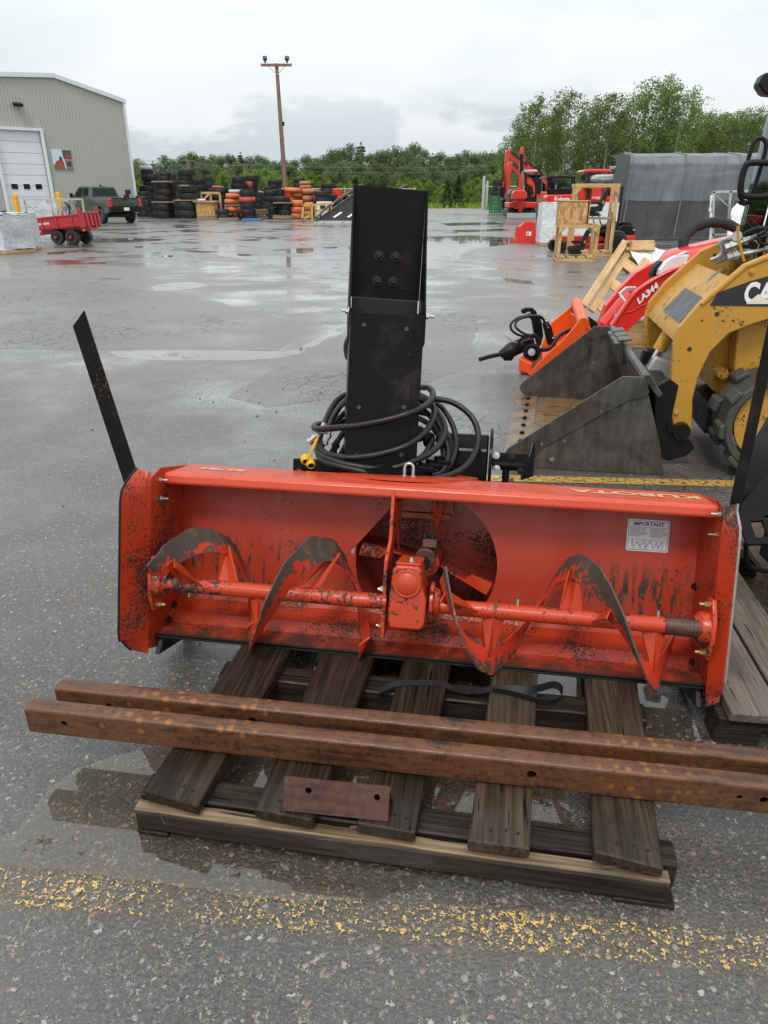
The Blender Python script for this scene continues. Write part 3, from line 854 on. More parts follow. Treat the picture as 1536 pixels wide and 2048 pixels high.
# side plates with forward flanges
def side(sx, fl):
    m = MT['red_side']
    x0 = HW * sx
    # wall: rear edge .30, front crease; flange bends out to the leading edge
    wall = [(.30, .55), (.29, .10), (.22, -.03), (.10, -.062), (fl[0], -.035), (fl[0], .57), (fl[0] + .07, .605), (.27, .608)]
    g = G(); g.prism(wall, x0, x0 + .006 * sx, 'x')
    w = g.build('side_plate', m, blower)
    # flange as a grid between crease and rounded leading edge
    def fn(s, t):
        z = -.055 + t * .645
        e = 0
        if z > .50: e = ((z - .50) / .09) ** 1.6 * fl[3]
        if z < .05: e = max(e, ((.05 - z) / .105) ** 2 * fl[3] * .8)
        y1 = fl[2] + min(e, fl[0] - fl[2] - .004)
        x1 = fl[1] * sx
        return (x0 + (x1 - x0) * s, fl[0] + (y1 - fl[0]) * s, z + (.012 * s if z > .5 else 0) + (.02 * s * (1 if z < 0 else 0)))
    g = G(); g.grid(4, 26, fn)
    g.build('side_flange', m, blower, solid=.006)
    g = G(); g.tube([Vector(fn(1, t / 26)) + Vector((.0028 * sx, 0, 0)) for t in range(27)], .0042, 6)
    g.build('leading_edge', MT['worn_edge'] if sx > 0 else MT['dark'], blower)
    # skid shoe
    g = G(); g.prism([(-.02, -.065), (.24, -.065), (.29, -.04), (.29, .04), (.02, .01)], x0 - .006 * sx - (.02 if sx > 0 else 0), x0 - .006 * sx + (0 if sx > 0 else .02), 'x')
    g.build('skid_shoe', MT['dark'], blower, bevel=.003)
    # bearing flange
    c = (x0 - .006 * sx, -.03, .203); ix = -sx
    def bx(dy, dz, r=.01):
        b = G().bolt((c[0] + ix * .014, c[1] + dy, c[2] + dz), (ix, 0, 0), r, .014, .016); b.build('bolt', MT['brass'], bf)
    g = G(); k = [(.056 * math.cos(a) + c[1], .09 * math.sin(a) * (1.0) + c[2]) for a in [R(x) for x in range(0, 360, 30)]]
    k = [(c[1] - .03, c[2] + .095), (c[1] - .055, c[2] + .03), (c[1] - .05, c[2] - .04), (c[1] - .025, c[2] - .1), (c[1] + .035, c[2] - .1), (c[1] + .055, c[2] - .04), (c[1] + .055, c[2] + .04), (c[1] + .03, c[2] + .095)]
    g.prism(k, c[0], c[0] + ix * .014, 'x')
    g.lathe([(.052, .0), (.050, .028), (.036, .036), (.036, .044), (0, .044)], (c[0] + ix * .012, c[1], c[2]), (ix, 0, 0), 24)
    bf = g.build('bearing_flange', MT['red_shaft'], blower, bevel=.002, smooth=True)
    for dy, dz in ((-.002, .075), (-.002, -.08), (.04, .0)): bx(dy, dz)
    # zinc bolts through the side
    for y, z in ((.03, .572), (.04, .505)):
        b = G(); b.bolt((x0 - .001 * sx, y - .02, z - .01), (ix, 0, 0), .007, .008, .02); b.build('bolt', MT['steel'] if sx < 0 or z > .53 else MT['brass'], blower)
side(-1, (-.055, .990, -.175, .11))
side(1, (-.030, .975, -.085, .10))
# bolts at the foot of the back panel corner
for x, z, y in ((-.925, .09, .10), (-.925, .045, .06), (.925, .06, .07), (.93, .30, .15)):
    sx = 1 if x > 0 else -1
    G().bolt((x, y, z), (-sx, 0, 0), .010, .012).build('bolt', MT['dark'], blower)

# ---- auger
SZ, SY = .203, -.045
auger = G()
auger.tube([(-.85, SY, SZ), (-.135, SY, SZ)], .0265, 20)
ag = auger.build('auger_shaft', MT['red_shaft'], blower, smooth=True)
auger = G(); auger.tube([(.125, SY, SZ), (.80, SY, SZ)], .0265, 20); auger.build('auger_shaft', MT['red_shaft'], blower, smooth=True)
for a_, b_, r_ in ((-.90, -.84, .020), (.79, .90, .030), (.05, .135, .024), (-.14, -.10, .026)):
    j_ = G(); j_.tube([(a_, SY, SZ), (b_, SY, SZ)], r_, 16); j_.build('shaft_journal', MT['red_shaft'] if a_ < .5 else MT['rust_dk'], blower, smooth=True)
for k in range(4):
    j_ = G(); j_.tube([(.84 + k * .012, SY, SZ), (.846 + k * .012, SY, SZ)], .0315, 16); j_.build('shaft_ring', MT['rust_dk'], blower, smooth=True)
for x in (-.80, .33, .77, -.80):
    G().cyl((x, SY, SZ - .042), (x, SY, SZ + .045), .005, 8).build('shear_bolt', MT['steel'], blower)
def hpos(x, th, r):
    a = R(th); return Vector((x, SY - r * math.sin(a), SZ - r * math.cos(a)))
def ribbon(x_of, th0, th1, mat, seed, worn, cone=.0):
    n = 150; ri, ro = .120, .203
    rr = random.Random(seed)
    def fn(s, t):
        th = th0 + (th1 - th0) * s
        up = max(0, -math.cos(R(th)))             # +1 at the top of the turn
        jag = noise.noise(Vector((th * .05, seed, 0))) * .011 * worn + noise.noise(Vector((th * .16, seed + 3, 0))) * .0035 * worn
        taper = min(1, (s) / .03 + .35, (1 - s) / .03 + .35)
        r = ri + (ro + jag - ri) * t * (taper if t > 0 else 1)
        return hpos(x_of(th) - t * cone, th, r)
    g = G(); g.grid(n, 3, fn)
    return g.build('auger_flight', mat, blower, smooth=40, solid=.006)
def lerp_tab(tab):
    def f(th):
        t = tab if tab[0][0] < tab[-1][0] else tab[::-1]
        if th <= t[0][0]: return t[0][1]
        for i in range(len(t) - 1):
            if th <= t[i + 1][0]:
                k = (th - t[i][0]) / (t[i + 1][0] - t[i][0]); return t[i][1] + (t[i + 1][1] - t[i][1]) * k
        return t[-1][1]
    return lambda th: sum(f(th + d) for d in range(-60, 61, 12)) / 11
xl = lerp_tab([(-300, -.905), (-240, -.875), (-180, -.705), (-90, -.645), (0, -.55), (90, -.436), (180, -.322), (270, -.215), (372, -.14)])
xr = lerp_tab([(150, .06), (90, .127), (0, .257), (-90, .42), (-180, .508), (-245, .60), (-360, .775), (-455, .90)])
fl1 = ribbon(xl, -246, -20, MT['flight'], 3, 1.2, .032)
fl2 = ribbon(xl, -24, 372, MT['flight'], 7, 1.1, .032)
fr1 = ribbon(xr, 146, -98, MT['flight_r'], 5, .8, -.016)
fr2 = ribbon(xr, -90, -455, MT['flight'], 9, 1.0, -.02)
def paddle(xs, th, xfun, w=.032):
    """folded plate brace from the shaft to the flight"""
    tip = hpos(xfun(th), th, .150); ax = Vector((1, 0, 0))
    a = R(th); rad = Vector((0, -math.sin(a), -math.cos(a))); tan = ax.cross(rad)
    base = Vector((xs, SY, SZ)) + rad * .024
    p = [base - ax * w * 1.15 + tan * .012, base + tan * -.012, base + ax * w * 1.15 + tan * .012]
    q = [tip - ax * w * .55 + tan * .022, tip - tan * .016, tip + ax * w * .55 + tan * .022]
    g = G(); g.add(p + q, [(0, 1, 4, 3), (1, 2, 5, 4)])
    g.build('auger_paddle', MT['red'], blower, solid=.006)
for xs, th in ((-.775, -226), (-.66, -150), (-.545, 6), (-.37, 205)):
    paddle(xs, th, xl)
for xs, th in ((.17, 118), (.255, 12), (.50, -168), (.60, -246), (.765, -352)):
    paddle(xs, th, xr)

# ---- gearbox, divider, flanges
g = G()
g.prism([(-.076, .138), (.028, .138), (.038, .17), (.038, .24), (.022, .29), (.018, .332), (.008, .345), (-.062, .345), (-.075, .332), (-.082, .25), (-.084, .17)], -.132, .02, 'y')
gb = g.build('gearbox', MT['red_shaft'], blower, bevel=.017, seg=4, smooth=50)
g = G(); g.lathe([(.046, 0), (.046, .008), (.040, .010), (.036, .006), (.034, .012), (0, .014)], (-.026, -.133, .288), (0, -1, 0), 32)
g.prism([(-.068, .345), (.014, .345), (.014, .353), (-.068, .353)], -.12, .03, 'y')
g.build('gearbox_cover', MT['red'], gb, bevel=.003, smooth=True)
g = G(); g.lathe([(.068, 0), (.068, .012), (.05, .014), (.046, .03), (.03, .034), (0, .034)], (.046, -.05, .215), (1, 0, 0), 28)
gf = g.build('gearbox_flange', MT['red_shaft'], gb, bevel=.002, smooth=True)
for k in range(6):
    a = R(60 * k + 20)
    G().bolt((.048, -.05 + .062 * math.cos(a), .215 + .062 * math.sin(a)), (1, 0, 0), .008, .012).build('bolt', MT['dark'], gb)
G().bolt((-.02, -.09, .354), (0, 0, 1), .008, .012).build('bolt', MT['steel'], gb)
g = G(); g.prism([(-.062, .085), (-.062, .34), (.02, .40), (.035, .575), (.22, .575), (.22, .548), (.06, .33), (.05, .085)], -.112, -.104, 'x')
dv = g.build('divider_plate', MT['red_shaft'], blower)
g = G(); g.prism([(-.064, .10), (-.064, .345), (.018, .405), (.033, .56), (.038, .56), (.024, .40), (-.058, .338), (-.058, .10)], -.1135, -.1025, 'x')
g.build('divider_edge', MT['worn_edge'] if False else MT['red_shaft'], dv)
g = G(); g.prism([(.03, .53), (.216, .53), (.216, .34)], -.104, -.098, 'x'); g.build('divider_gusset', MT['red'], dv)
for z in (.245, .12): G().bolt((-.112, -.045, z), (-1, 0, 0), .010, .012, .008).build('bolt', MT['brass'] if z < .2 else MT['steel'], dv)
# input shaft with clamp
g = G(); g.tube([(.01, .0, .33), (.01, .30, .36)], .022, 14); g.build('drive_shaft', MT['dark'], blower, smooth=True)
g = G(); g.tube([(.012, .03, .345), (.012, .10, .352)], .036, 16); g.box((.025, .065, .398), (.05, .05, .03))
cl = g.build('shaft_clamp', MT['rust_dk'], blower, bevel=.003)
for x in (.008, .034): G().bolt((x, .055, .412), (0, 0, 1), .010, .014, .01).build('bolt', MT['dark'], cl)
# ---- fan drum and impeller behind the opening
g = G()
n = 48
def drum(s, t):
    a = 2 * math.pi * s; return (0 + .272 * math.cos(a), .2225 + .30 * t, .295 + .272 * math.sin(a))
g.grid(n, 2, drum)
g.build('fan_drum', MT['red_side'], blower, smooth=60, solid=.006)
g = G(); g.lathe([(0, 0), (.272, 0), (.272, .008), (0, .008)], (0, .5225, .295), (0, 1, 0), 40); g.build('fan_back', MT['red_side'], blower)
g = G(); g.lathe([(.274, 0), (.278, .004), (.274, .008)], (0, .30, .295), (0, 1, 0), 48)
fan = thing('fan', None, None); fan.parent = blower; del_ = None
g = G(); g.tube([(0, .24, .295), (0, .52, .295)], .05, 20); g.build('fan_hub', MT['red_shaft'], fan, smooth=True)
for a0 in (76, 166, 256, -24):
    a = R(a0); r = Vector((math.cos(a), 0, math.sin(a))); t = Vector((-math.sin(a), 0, math.cos(a)))
    c = Vector((0, .36, .295))
    g = G()
    pts = [c + r * .05 + Vector((0, -.06, 0)), c + r * .245 + Vector((0, -.12, 0)), c + r * .245 + Vector((0, .10, 0)), c + r * .05 + Vector((0, .10, 0))]
    g.add(pts + [p + t * .008 for p in pts], [(3, 2, 1, 0), (4, 5, 6, 7), (0, 1, 5, 4), (1, 2, 6, 5), (2, 3, 7, 6), (3, 0, 4, 7)])
    pts = [c + r * .15 + Vector((0, -.09, 0)), c + r * .25 + Vector((0, -.12, 0)), c + r * .25 + Vector((0, -.12, 0)) + t * .05, c + r * .17 + Vector((0, -.1, 0)) + t * .04]
    g.add(pts + [p + Vector((0, .006, 0)) for p in pts], [(3, 2, 1, 0), (4, 5, 6, 7), (0, 1, 5, 4), (1, 2, 6, 5), (2, 3, 7, 6), (3, 0, 4, 7)])
    g.build('fan_blade', MT['red_shaft'], fan)
# chute throat wall seen inside, red with one bright square hole plug
g = G(); g.box((-.03, .40, .53), (.22, .006, .12)); g.box((-.03, .40, .455), (.20, .03, .02)); g.build('throat_plate', MT['red'], blower)
g = G(); g.box((-.015, .394, .525), (.012, .006, .012)); g.build('bolt', MT['steel'], blower)

# ---- stickers and lettering
lab = [bl(u, v, 1, .216) for u, v in ((1256, 1037), (1341, 1042), (1335, 1106), (1251, 1100))]
ctr = sum(lab, Vector()) / 4
lw, lh = .142, .112
def rrect(w, h, r, n=5):
    P = []
    for cx, cy, a0 in ((w / 2 - r, h / 2 - r, 0), (-w / 2 + r, h / 2 - r, 90), (-w / 2 + r, -h / 2 + r, 180), (w / 2 - r, -h / 2 + r, 270)):
        P += [(cx + r * math.cos(R(a0 + 90 * i / n)), cy + r * math.sin(R(a0 + 90 * i / n))) for i in range(n + 1)]
    return P
def flat(name, poly, y0, y1, mat, parent):
    g = G(); g.prism([(ctr.x + a, ctr.z + b) for a, b in poly], y0, y1, 'y'); return g.build(name, mat, parent)
st = flat('warning_sticker', rrect(lw, lh, .007), .2146, .2158, MT['sticker'], blower)
st['label'] = 'white IMPORTANT sticker'
ring = rrect(lw - .008, lh - .008, .005); inn = rrect(lw - .0105, lh - .0105, .004)
plate([(ctr.x + a, ctr.z + b) for a, b in ring], [[(ctr.x + a, ctr.z + b) for a, b in inn]], .0004, lambda a, b, d: (a, .2143 - d, b), 'sticker_border', MT['ink'], st)
def tx(body, x, z, size, mat, align='CENTER', bold=.0, xs=1.0):
    text('sticker_print', body, mat, frame4((ctr.x + x, .2141, ctr.z + z), (1, 0, 0), (0, 0, 1)), size, st, bold, .0002, xs, align)
tx('IMPORTANT', 0, .040, .0185, MT['ink'], bold=.0005)
g = G(); g.box((ctr.x, .2142, ctr.z + .0285), (lw - .012, .0004, .0012)); g.build('sticker_rule', MT['ink'], st)
for i, (a, b) in enumerate((('USE SPECIAL AUGER', 'USE SPECIAL FAN'), ('SHEAR BOLT ONLY', 'SHEAR BOLT ONLY'), ('UTILISER UN BOULON', 'UTILISER UN BOULON'), ('SPECIAL SEULEMENT', 'SPECIAL SEULEMENT'), ('#70060-01337', '#70060-01674'))):
    z = .0225 - i * .0062
    tx(a, -.063, z, .0062, MT['ink'], 'LEFT'); tx(b, .006, z, .0062, MT['ink'], 'LEFT')
g = G()
def ln(pts, w=.0009):
    for p, q in zip(pts, pts[1:]):
        g.bar((ctr.x + p[0], .2142, ctr.z + p[1]), (ctr.x + q[0], .2142, ctr.z + q[1]), w, .0004, (0, 1, 0))
ln([(-.052, -.014), (.05, -.016), (.052, -.046), (-.054, -.044), (-.052, -.014)])
ln([(-.052, -.016), (-.046, -.042), (-.034, -.022), (-.024, -.042), (-.012, -.02), (-.004, -.044), (.01, -.018), (.02, -.044), (.032, -.024), (.038, -.044), (.049, -.02)], .0022)
ln([(-.014 + .013 * math.cos(R(a)), -.03 + .014 * math.sin(R(a))) for a in range(0, 361, 30)])
g.build('sticker_drawing', MT['inkg'], st)
for x, t in ((-.06, 'SEE MANUAL / VOIR LE MANUEL'),): tx(t, x, -.050, .0045, MT['inkg'], 'LEFT')
# top lettering, read from behind
m4 = frame4(((bl(1265, 985, 2, .6045)).x, .165, .6042), (-1, 0, 0), (0, -1, 0))
c0 = bl(1240, 988, 2, .604)
text('top_lettering', 'KUBOTA', MT['decalk'], frame4((.71, .175, .6022), (-1, 0, 0), (0, -1, -.099)), .084, blower, .003, .0004, 1.28)
text('top_lettering', 'B2782', MT['decalw'], frame4((-.775, .18, .6027), (-1, 0, 0), (0, -1, -.099)), .058, blower, .002, .0004, 1.2)
# ---- marker stakes: steel angle on each end
def stake(p0, p1, w, lean, name='marker_stake'):
    p0, p1 = Vector(p0), Vector(p1); d = (p1 - p0).normalized()
    x = Vector(lean); x = (x - d * x.dot(d)).normalized(); y = d.cross(x)
    prof = [(-w / 2, 0), (w / 2, 0), (w / 2, .006), (-w / 2 + .006, .006), (-w / 2 + .006, w * .8), (-w / 2, w * .8)]
    vs = [p0 + x * a + y * b for a, b in prof]
    e = [p1 + x * a + y * b + d * (.04 * (a / w + .5)) for a, b in prof]
    g = G(); n = len(prof)
    g.add(vs + e, [tuple(reversed(range(n))), tuple(range(n, 2 * n))] + [(i, (i + 1) % n, n + (i + 1) % n, n + i) for i in range(n)])
    return g.build(name, MT['stake'], blower)
a_ = bl(275, 1000, 1, .14); b_ = bl(160, 647, 1, .14)
stake(a_, b_, .062, (1, 0, 0))
a_ = bl(1466, 1030, 1, .12); b_ = bl(1566, 560, 1, .12)
s2 = stake(a_, b_, .034, (1, -.5, 0))

# ---- chute, deflector
def cbox(u0, v0, u1, v1, y0, y1): ...
cx0, cx1 = -.338, -.068
g = G()
# lower chute: three sided channel with rear wall, front closed by a bolted cover
zb, zt = .64, 1.22
g.box(((cx0 + .004), .45, (zb + zt) / 2), (.006, .26, zt - zb)); g.box(((cx1 - .004), .45, (zb + zt) / 2), (.006, .26, zt - zb))
g.box(((cx0 + cx1) / 2, .58, (zb + zt + .05) / 2), (cx1 - cx0 - .002, .006, zt - zb + .05))
g.box((cx0 + .02, .322, (zb + zt) / 2), (.045, .006, zt - zb)); g.box((cx1 - .026, .322, (zb + zt) / 2), (.06, .006, zt - zb))
ch = g.build('chute', MT['black'], blower)
g = G(); g.box(((cx0 + cx1) / 2 - .012, .316, .925), (cx1 - cx0 - .042, .005, .57))
cv = g.build('chute_cover', MT['black'], ch, bevel=.0015)
for x, z in ((-.29, 1.165), (-.13, 1.16), (-.295, .86), (-.125, .87), (-.295, .68), (-.125, .69)):
    g = G(); g.lathe([(.0075, 0), (.0075, .003), (.004, .003), (.004, .001), (0, .001)], (x, .3135, z), (0, -1, 0), 12); g.build('rivet', MT['plast_g'], ch)
# deflector: open trough facing forward, leaning a little
g = G()
dz0, dz1 = 1.17, 1.708
def dfl(z): return .30 + (z - 1.2) * .06
for x, sx in ((cx0 - .004, -1), (cx1 + .004, 1)):
    P = [(.315, 1.11), (.36, 1.10), (.50, 1.20), (.452, dz1), (.437, dz1 - .004), (.40, 1.50), (.335, 1.26), (.315, 1.22)]
    g.prism(P, x, x + .006 * sx, 'x')
g.prism([(.50, 1.30), (.452, dz1), (.458, dz1), (.506, 1.30)], cx0 - .004, cx1 + .004, 'x')
g.build('deflector', MT['blackin'], ch)
g = G(); g.prism([(.478, dz1 + .001), (.484, dz1 + .001), (.484, dz1 - .02), (.478, dz1 - .02)], cx0 - .005, cx1 + .005, 'x'); g.build('deflector_edge', MT['worn_edge'], ch) if False else None
g = G(); g.prism([(.46, 1.20), (.455, 1.29), (.462, 1.29), (.467, 1.20)], cx0 + .004, cx1 - .006, 'x'); g.build('deflector_flap', MT['plast'], ch)
for dx_, u, v in ((-.032, 758, 513), (.034, 792, 513), (-.034, 757, 562), (.030, 790, 562)):
    z_ = bl(u, v, 1, .478).z; p = ((cx0 + cx1) / 2 + dx_, .50 - .048 * (z_ - 1.3) / .408 - .001, z_); G().bolt(p, (0, -1, 0), .013, .014).build('bolt', MT['dark'], ch)
for sx, x in ((-1, cx0 - .010), (1, cx1 + .010)):
    g = G(); g.bolt((x, .335, 1.215), (sx, 0, 0), .011, .012, .022 if sx > 0 else .012); g.build('hinge_bolt', MT['steel'], ch)
# the whole chute is swung a little to the right
CR = Matrix.Translation((-.203, .32, 0)) @ Matrix.Rotation(R(14), 4, 'Z') @ Matrix.Translation((.203, -.32, 0))
for o in [ch] + kids(ch): o.data.transform(CR)
# ---- turntable, motor and hitch behind
g = G(); g.lathe([(.20, 0), (.205, .03), (.18, .04), (.17, .05), (0, .05)], (-.19, .45, .60), (0, 0, 1), 36); g.build('chute_turntable', MT['black'], blower, smooth=True)
g = G(); g.lathe([(.27, 0), (.27, .012), (.2, .014), (0, .014)], (-.10, .40, .600), (0, 0, 1), 40); g.build('turntable_ring', MT['red'], blower, smooth=True)
g = G(); g.box((-.44, .37, .628), (.22, .08, .05)); g.box((-.2, .345, .618), (.34, .05, .03)); g.build('guide_rail', MT['black'], blower, bevel=.004)
for k, x in enumerate((-.03, 0.0, .035)):
    g = G(); g.lathe([(.045, 0), (.05, .006), (.05, .018), (.045, .024), (.02, .024), (.02, .034), (0, .034)], (-.02 + x * .8, .36 + .05 * k, .632 + .012 * k), (0.1, -.1, 1), 24); g.build('pulley_cover', MT['black'], blower, smooth=True)
for i, (u, v) in enumerate(((838, 868), (858, 880), (884, 880))):
    p = bl(u, v, 1, .52); g = G(); g.lathe([(.03, -.012), (.034, 0), (.03, .012), (.014, .014), (0, .014)], p, (1, -.5, .1), 20); g.build('chain_link', MT['dark'], blower, smooth=True)
c = bl(930, 915, 1, .70)
g = G(); g.prism([(.60, .585), (.82, .585), (.85, .62), (.85, .74), (.80, .785), (.66, .785), (.60, .72)], .01, .20, 'x'); g.build('gear_guard', MT['black'], blower, bevel=.006)
g = G(); g.lathe([(.15, 0), (.15, .012), (.12, .014), (0, .014)], (.205, .72, .665), (1, 0, 0), 32); g.build('guard_plate', MT['black'], blower, smooth=True)
g = G(); g.box((.29, .73, .685), (.16, .05, .055)); g.tube([(.22, .72, .66), (.36, .72, .66)], .022, 12); g.tube([(.28, .72, .68), (.28, .72, .58)], .016, 10)
hb = g.build('hitch_bracket', MT['black'], blower, bevel=.004)
g = G(); g.prism([(.345, .60), (.395, .62), (.395, .76), (.385, .76), (.375, .70), (.345, .70)], .70, .78, 'y'); g.build('hitch_hook', MT['black'], hb)
for x, z in ((.235, .70), (.30, .695), (.34, .64), (.24, .645)): G().bolt((x, .70, z), (0, -1, 0), .010, .01).build('bolt', MT['steel'] if x < .25 else MT['dark'], hb)
g = G(); g.prism([(.22, .0), (.60, .10), (.86, .40), (.86, .60), (.80, .60), (.55, .585), (.27, .585)], .30, .316, 'x'); g.build('rear_frame', MT['black'], blower)
g = G(); g.prism([(.22, .0), (.60, -.02), (.86, .20), (.86, .60), (.80, .60), (.55, .585), (.27, .585)], -.42, -.404, 'x'); g.build('rear_frame', MT['black'], blower)
p0, p1 = bl(1003, 953, 1, .55), bl(1022, 905, 1, .56)
p0 = bl(1008, 945, 1, .60)
g = G(); g.cyl(bl(915, 948, 1, .62), bl(930, 898, 1, .62), .0085, 10); lk = g.build('lever_rod', MT['steel'], blower, smooth=True)
# U-bolt lifting eye
c = bl(817, 958, 2, .604)
g = G(); g.tube([(c.x - .016, c.y, .600), (c.x - .016, c.y, .645)] + [(c.x - .016 * math.cos(R(a)), c.y, .645 + .016 * math.sin(R(a))) for a in range(20, 180, 20)] + [(c.x + .016, c.y, .645), (c.x + .016, c.y, .600)], .0055, 10)
g.build('lifting_eye', MT['rim_s'], blower, smooth=True)
g = G(); g.bolt((c.x - .016, c.y, .604), (0, 0, 1), .011, .012); g.bolt((c.x + .016, c.y, .604), (0, 0, 1), .011, .012); g.build('eye_nut', MT['steel'], blower)
# ---- hydraulic hoses coiled round the chute
def hose(pts, r=.0125, closed=False):
    P = [bl(u, v, 1, y) for u, v, y in pts]
    g = G(); g.tube(smoothpath(P, 8, closed), r, 10, closed); return g.build('hydraulic_hose', MT['hose'], blower, smooth=60)
FY, BY = .285, .63
hose([(838, 775, BY), (858, 776, .52), (866, 790, .44), (858, 806, .38), (830, 822, .31), (780, 838, .285), (720, 850, .285), (670, 856, .30), (634, 858, .36), (629, 852, .46), (640, 848, .58), (690, 842, BY)])
hose([(838, 790, BY), (862, 806, .50), (868, 830, .43), (852, 862, .36), (815, 890, .30), (760, 908, .285), (700, 915, .285), (655, 908, .31), (636, 890, .36), (640, 872, .42), (650, 855, .46)])
hose([(840, 800, BY), (866, 815, .60), (886, 842, .52), (888, 872, .46), (866, 902, .38), (820, 925, .31), (770, 938, .285), (700, 930, .27), (650, 915, .30), (640, 900, .36), (648, 885, .42)])
hose([(838, 812, .65), (872, 845, .60), (892, 890, .52), (894, 920, .46), (880, 945, .40), (860, 950, .36)])
hose([(866, 797, .60), (905, 805, .60), (940, 830, .58), (956, 865, .55), (950, 905, .50), (925, 938, .43), (880, 955, .36), (820, 960, .30), (760, 950, .27), (690, 935, .27), (646, 922, .30), (634, 900, .38)])
hose([(836, 836, .66), (860, 850, .62), (878, 875, .60), (886, 905, .56), (884, 930, .50)], .0115)
hose([(598, 938, .33), (604, 946, .27), (640, 952, .245), (720, 958, .235), (800, 962, .235), (860, 960, .24)], .0105)
hose([(598, 938, .33), (608, 934, .36), (640, 940, .38), (690, 944, .36)], .0105)
hose([(702, 784, .64), (675, 800, .60), (658, 826, .54), (648, 850, .48)])
hose([(702, 792, .62), (684, 808, .56), (668, 832, .48), (658, 856, .42)])
hose([(702, 815, .62), (680, 835, .58), (664, 850, .55)], .0115)
hose([(704, 836, .60), (686, 866, .5), (668, 892, .42)], .0115)
hose([(704, 850, .60), (694, 884, .5), (680, 912, .42)], .0115)
hose([(699, 672, .62), (692, 690, .62), (694, 712, .62), (702, 722, .62)], .0105)
hose([(840, 790, .66), (880, 812, .66), (905, 850, .62), (912, 890, .58), (900, 930, .50), (868, 948, .42), (820, 950, .33), (760, 943, .29), (700, 938, .28), (655, 928, .30)], .0115)
hose([(702, 800, .64), (668, 820, .60), (648, 850, .55), (640, 885, .46), (660, 918, .36), (720, 936, .29), (790, 934, .30), (842, 915, .38), (866, 880, .50)], .0115)
hose([(838, 825, .66), (868, 835, .66), (896, 870, .64), (905, 915, .58)], .0105)
def fitting(a, b, y, name='hose_fitting', mat='steel'):
    p, q = bl(*a, 1, y), bl(*b, 1, y); d = q - p
    g = G(); g.tube([p, p + d * .3, p + d * .32, p + d * .55, p + d * .57, p + d * .8, p + d * .82, q], [.012, .012, .017, .017, .013, .013, .016, .016], 8)
    return g.build(name, MT[mat], blower, smooth=40)
fitting((650, 846), (634, 880), .43); fitting((660, 858), (648, 888), .40); fitting((676, 880), (666, 905), .40, mat='dark'); fitting((640, 868), (618, 884), .40)
for (a, m_, b) in (((637, 872), (625, 900), (611, 920)), ((633, 878), (622, 905), (622, 928))):
    P = [bl(*q, 1, .335) for q in (a, m_, b)]
    g = G(); g.tube(smoothpath(P, 5), .0042, 6); g.build('cap_strap', MT['ycap'], blower)
    c = P[2]
    g = G(); g.lathe([(.019, -.018), (.021, -.006), (.018, .012), (.012, .018), (.012, .004), (0, .004)], c, (.25, -.8, -.35), 18); g.build('dust_cap', MT['ycap'], blower, smooth=40)
g = G(); g.lathe([(.012, 0), (.016, .004), (.012, .008)], bl(652, 862, 1, .39), (.3, -.4, .8), 14); g.build('dust_ring', MT['ycap'], blower, smooth=True)
# ---------------------------------------------------------------- near pallet
PY = math.atan2(1.182 - 1.411, .708 + .677)
PO = Vector((.0157, 1.2965, 0))
PM = Matrix.Translation(PO) @ Matrix.Rotation(PY, 4, 'Z'); PI_ = PM.inverted()
def pl(u, v, z): return PI_ @ gp(u, v, z)
pallet = thing('wooden_pallet', 'wet dark timber pallet under the snow blower with a split front beam', 'pallet', PO, PY)
def jag_board(name, mat, a0, a1, b0, b1, z0, z1, parent, seed, bev=.004, nseg=14):
    """board from front edge (a0,a1) to back edge (b0,b1), slightly uneven"""
    g = G(); rr = random.Random(seed)
    V = []
    for i in range(nseg + 1):
        t = i / nseg
        l = Vector(a0).lerp(Vector(b0), t); r = Vector(a1).lerp(Vector(b1), t)
        j = lambda s: noise.noise(Vector((t * 6, seed, s))) * .003
        V += [(l.x + j(0), l.y, z0), (r.x + j(1), r.y, z0), (r.x + j(1), r.y, z1 + j(2)), (l.x + j(0), l.y, z1 + j(3))]
    F = [(3, 2, 1, 0), tuple(nseg * 4 + k for k in range(4))]
    for i in range(nseg):
        for k in range(4):
            F.append((i * 4 + k, i * 4 + (k + 1) % 4, i * 4 + 4 + (k + 1) % 4, i * 4 + 4 + k))
    g.add(V, F)
    return g.build(name, mat, parent, bevel=bev)
ZT = .140
bd = [((287, 1580), (395, 1612), (483, 1290), (580, 1300), 'deck'), ((508, 1617), (625, 1640), (640, 1312), (745, 1322), 'deck'),
      ((712, 1645), (830, 1665), (805, 1328), (900, 1338), 'deck'), ((935, 1680), (1060, 1697), (985, 1345), (1076, 1353), 'deck_pale'),
      ((1188, 1702), (1328, 1737), (1172, 1362), (1276, 1372), 'deck_pale')]
for i, (a0, a1, b0, b1, mt) in enumerate(bd):
    q = [pl(*p, ZT) for p in (a0, a1, b0, b1)]
    e0 = q[0] + (q[2] - q[0]) * 1.62; e1 = q[1] + (q[3] - q[1]) * 1.62
    jag_board('deck_board', MT[mt], q[0][:2] + (0,), q[1][:2] + (0,), (e0.x, e0.y, 0), (e1.x, e1.y, 0), ZT - .036, ZT, pallet, i + 2)
    for fx, fy in ((.3, .03), (.55, .035), (.75, .03)):
        c = q[0].lerp(q[1], fx); g = G(); g.lathe([(.004, 0), (.004, .0015), (0, .0015)], (c.x + .01, c.y + fy + .01, ZT + .0008), (0, 0, 1), 8); g.build('nail', MT['dark'], pallet)
x0, x1 = -.702, .706
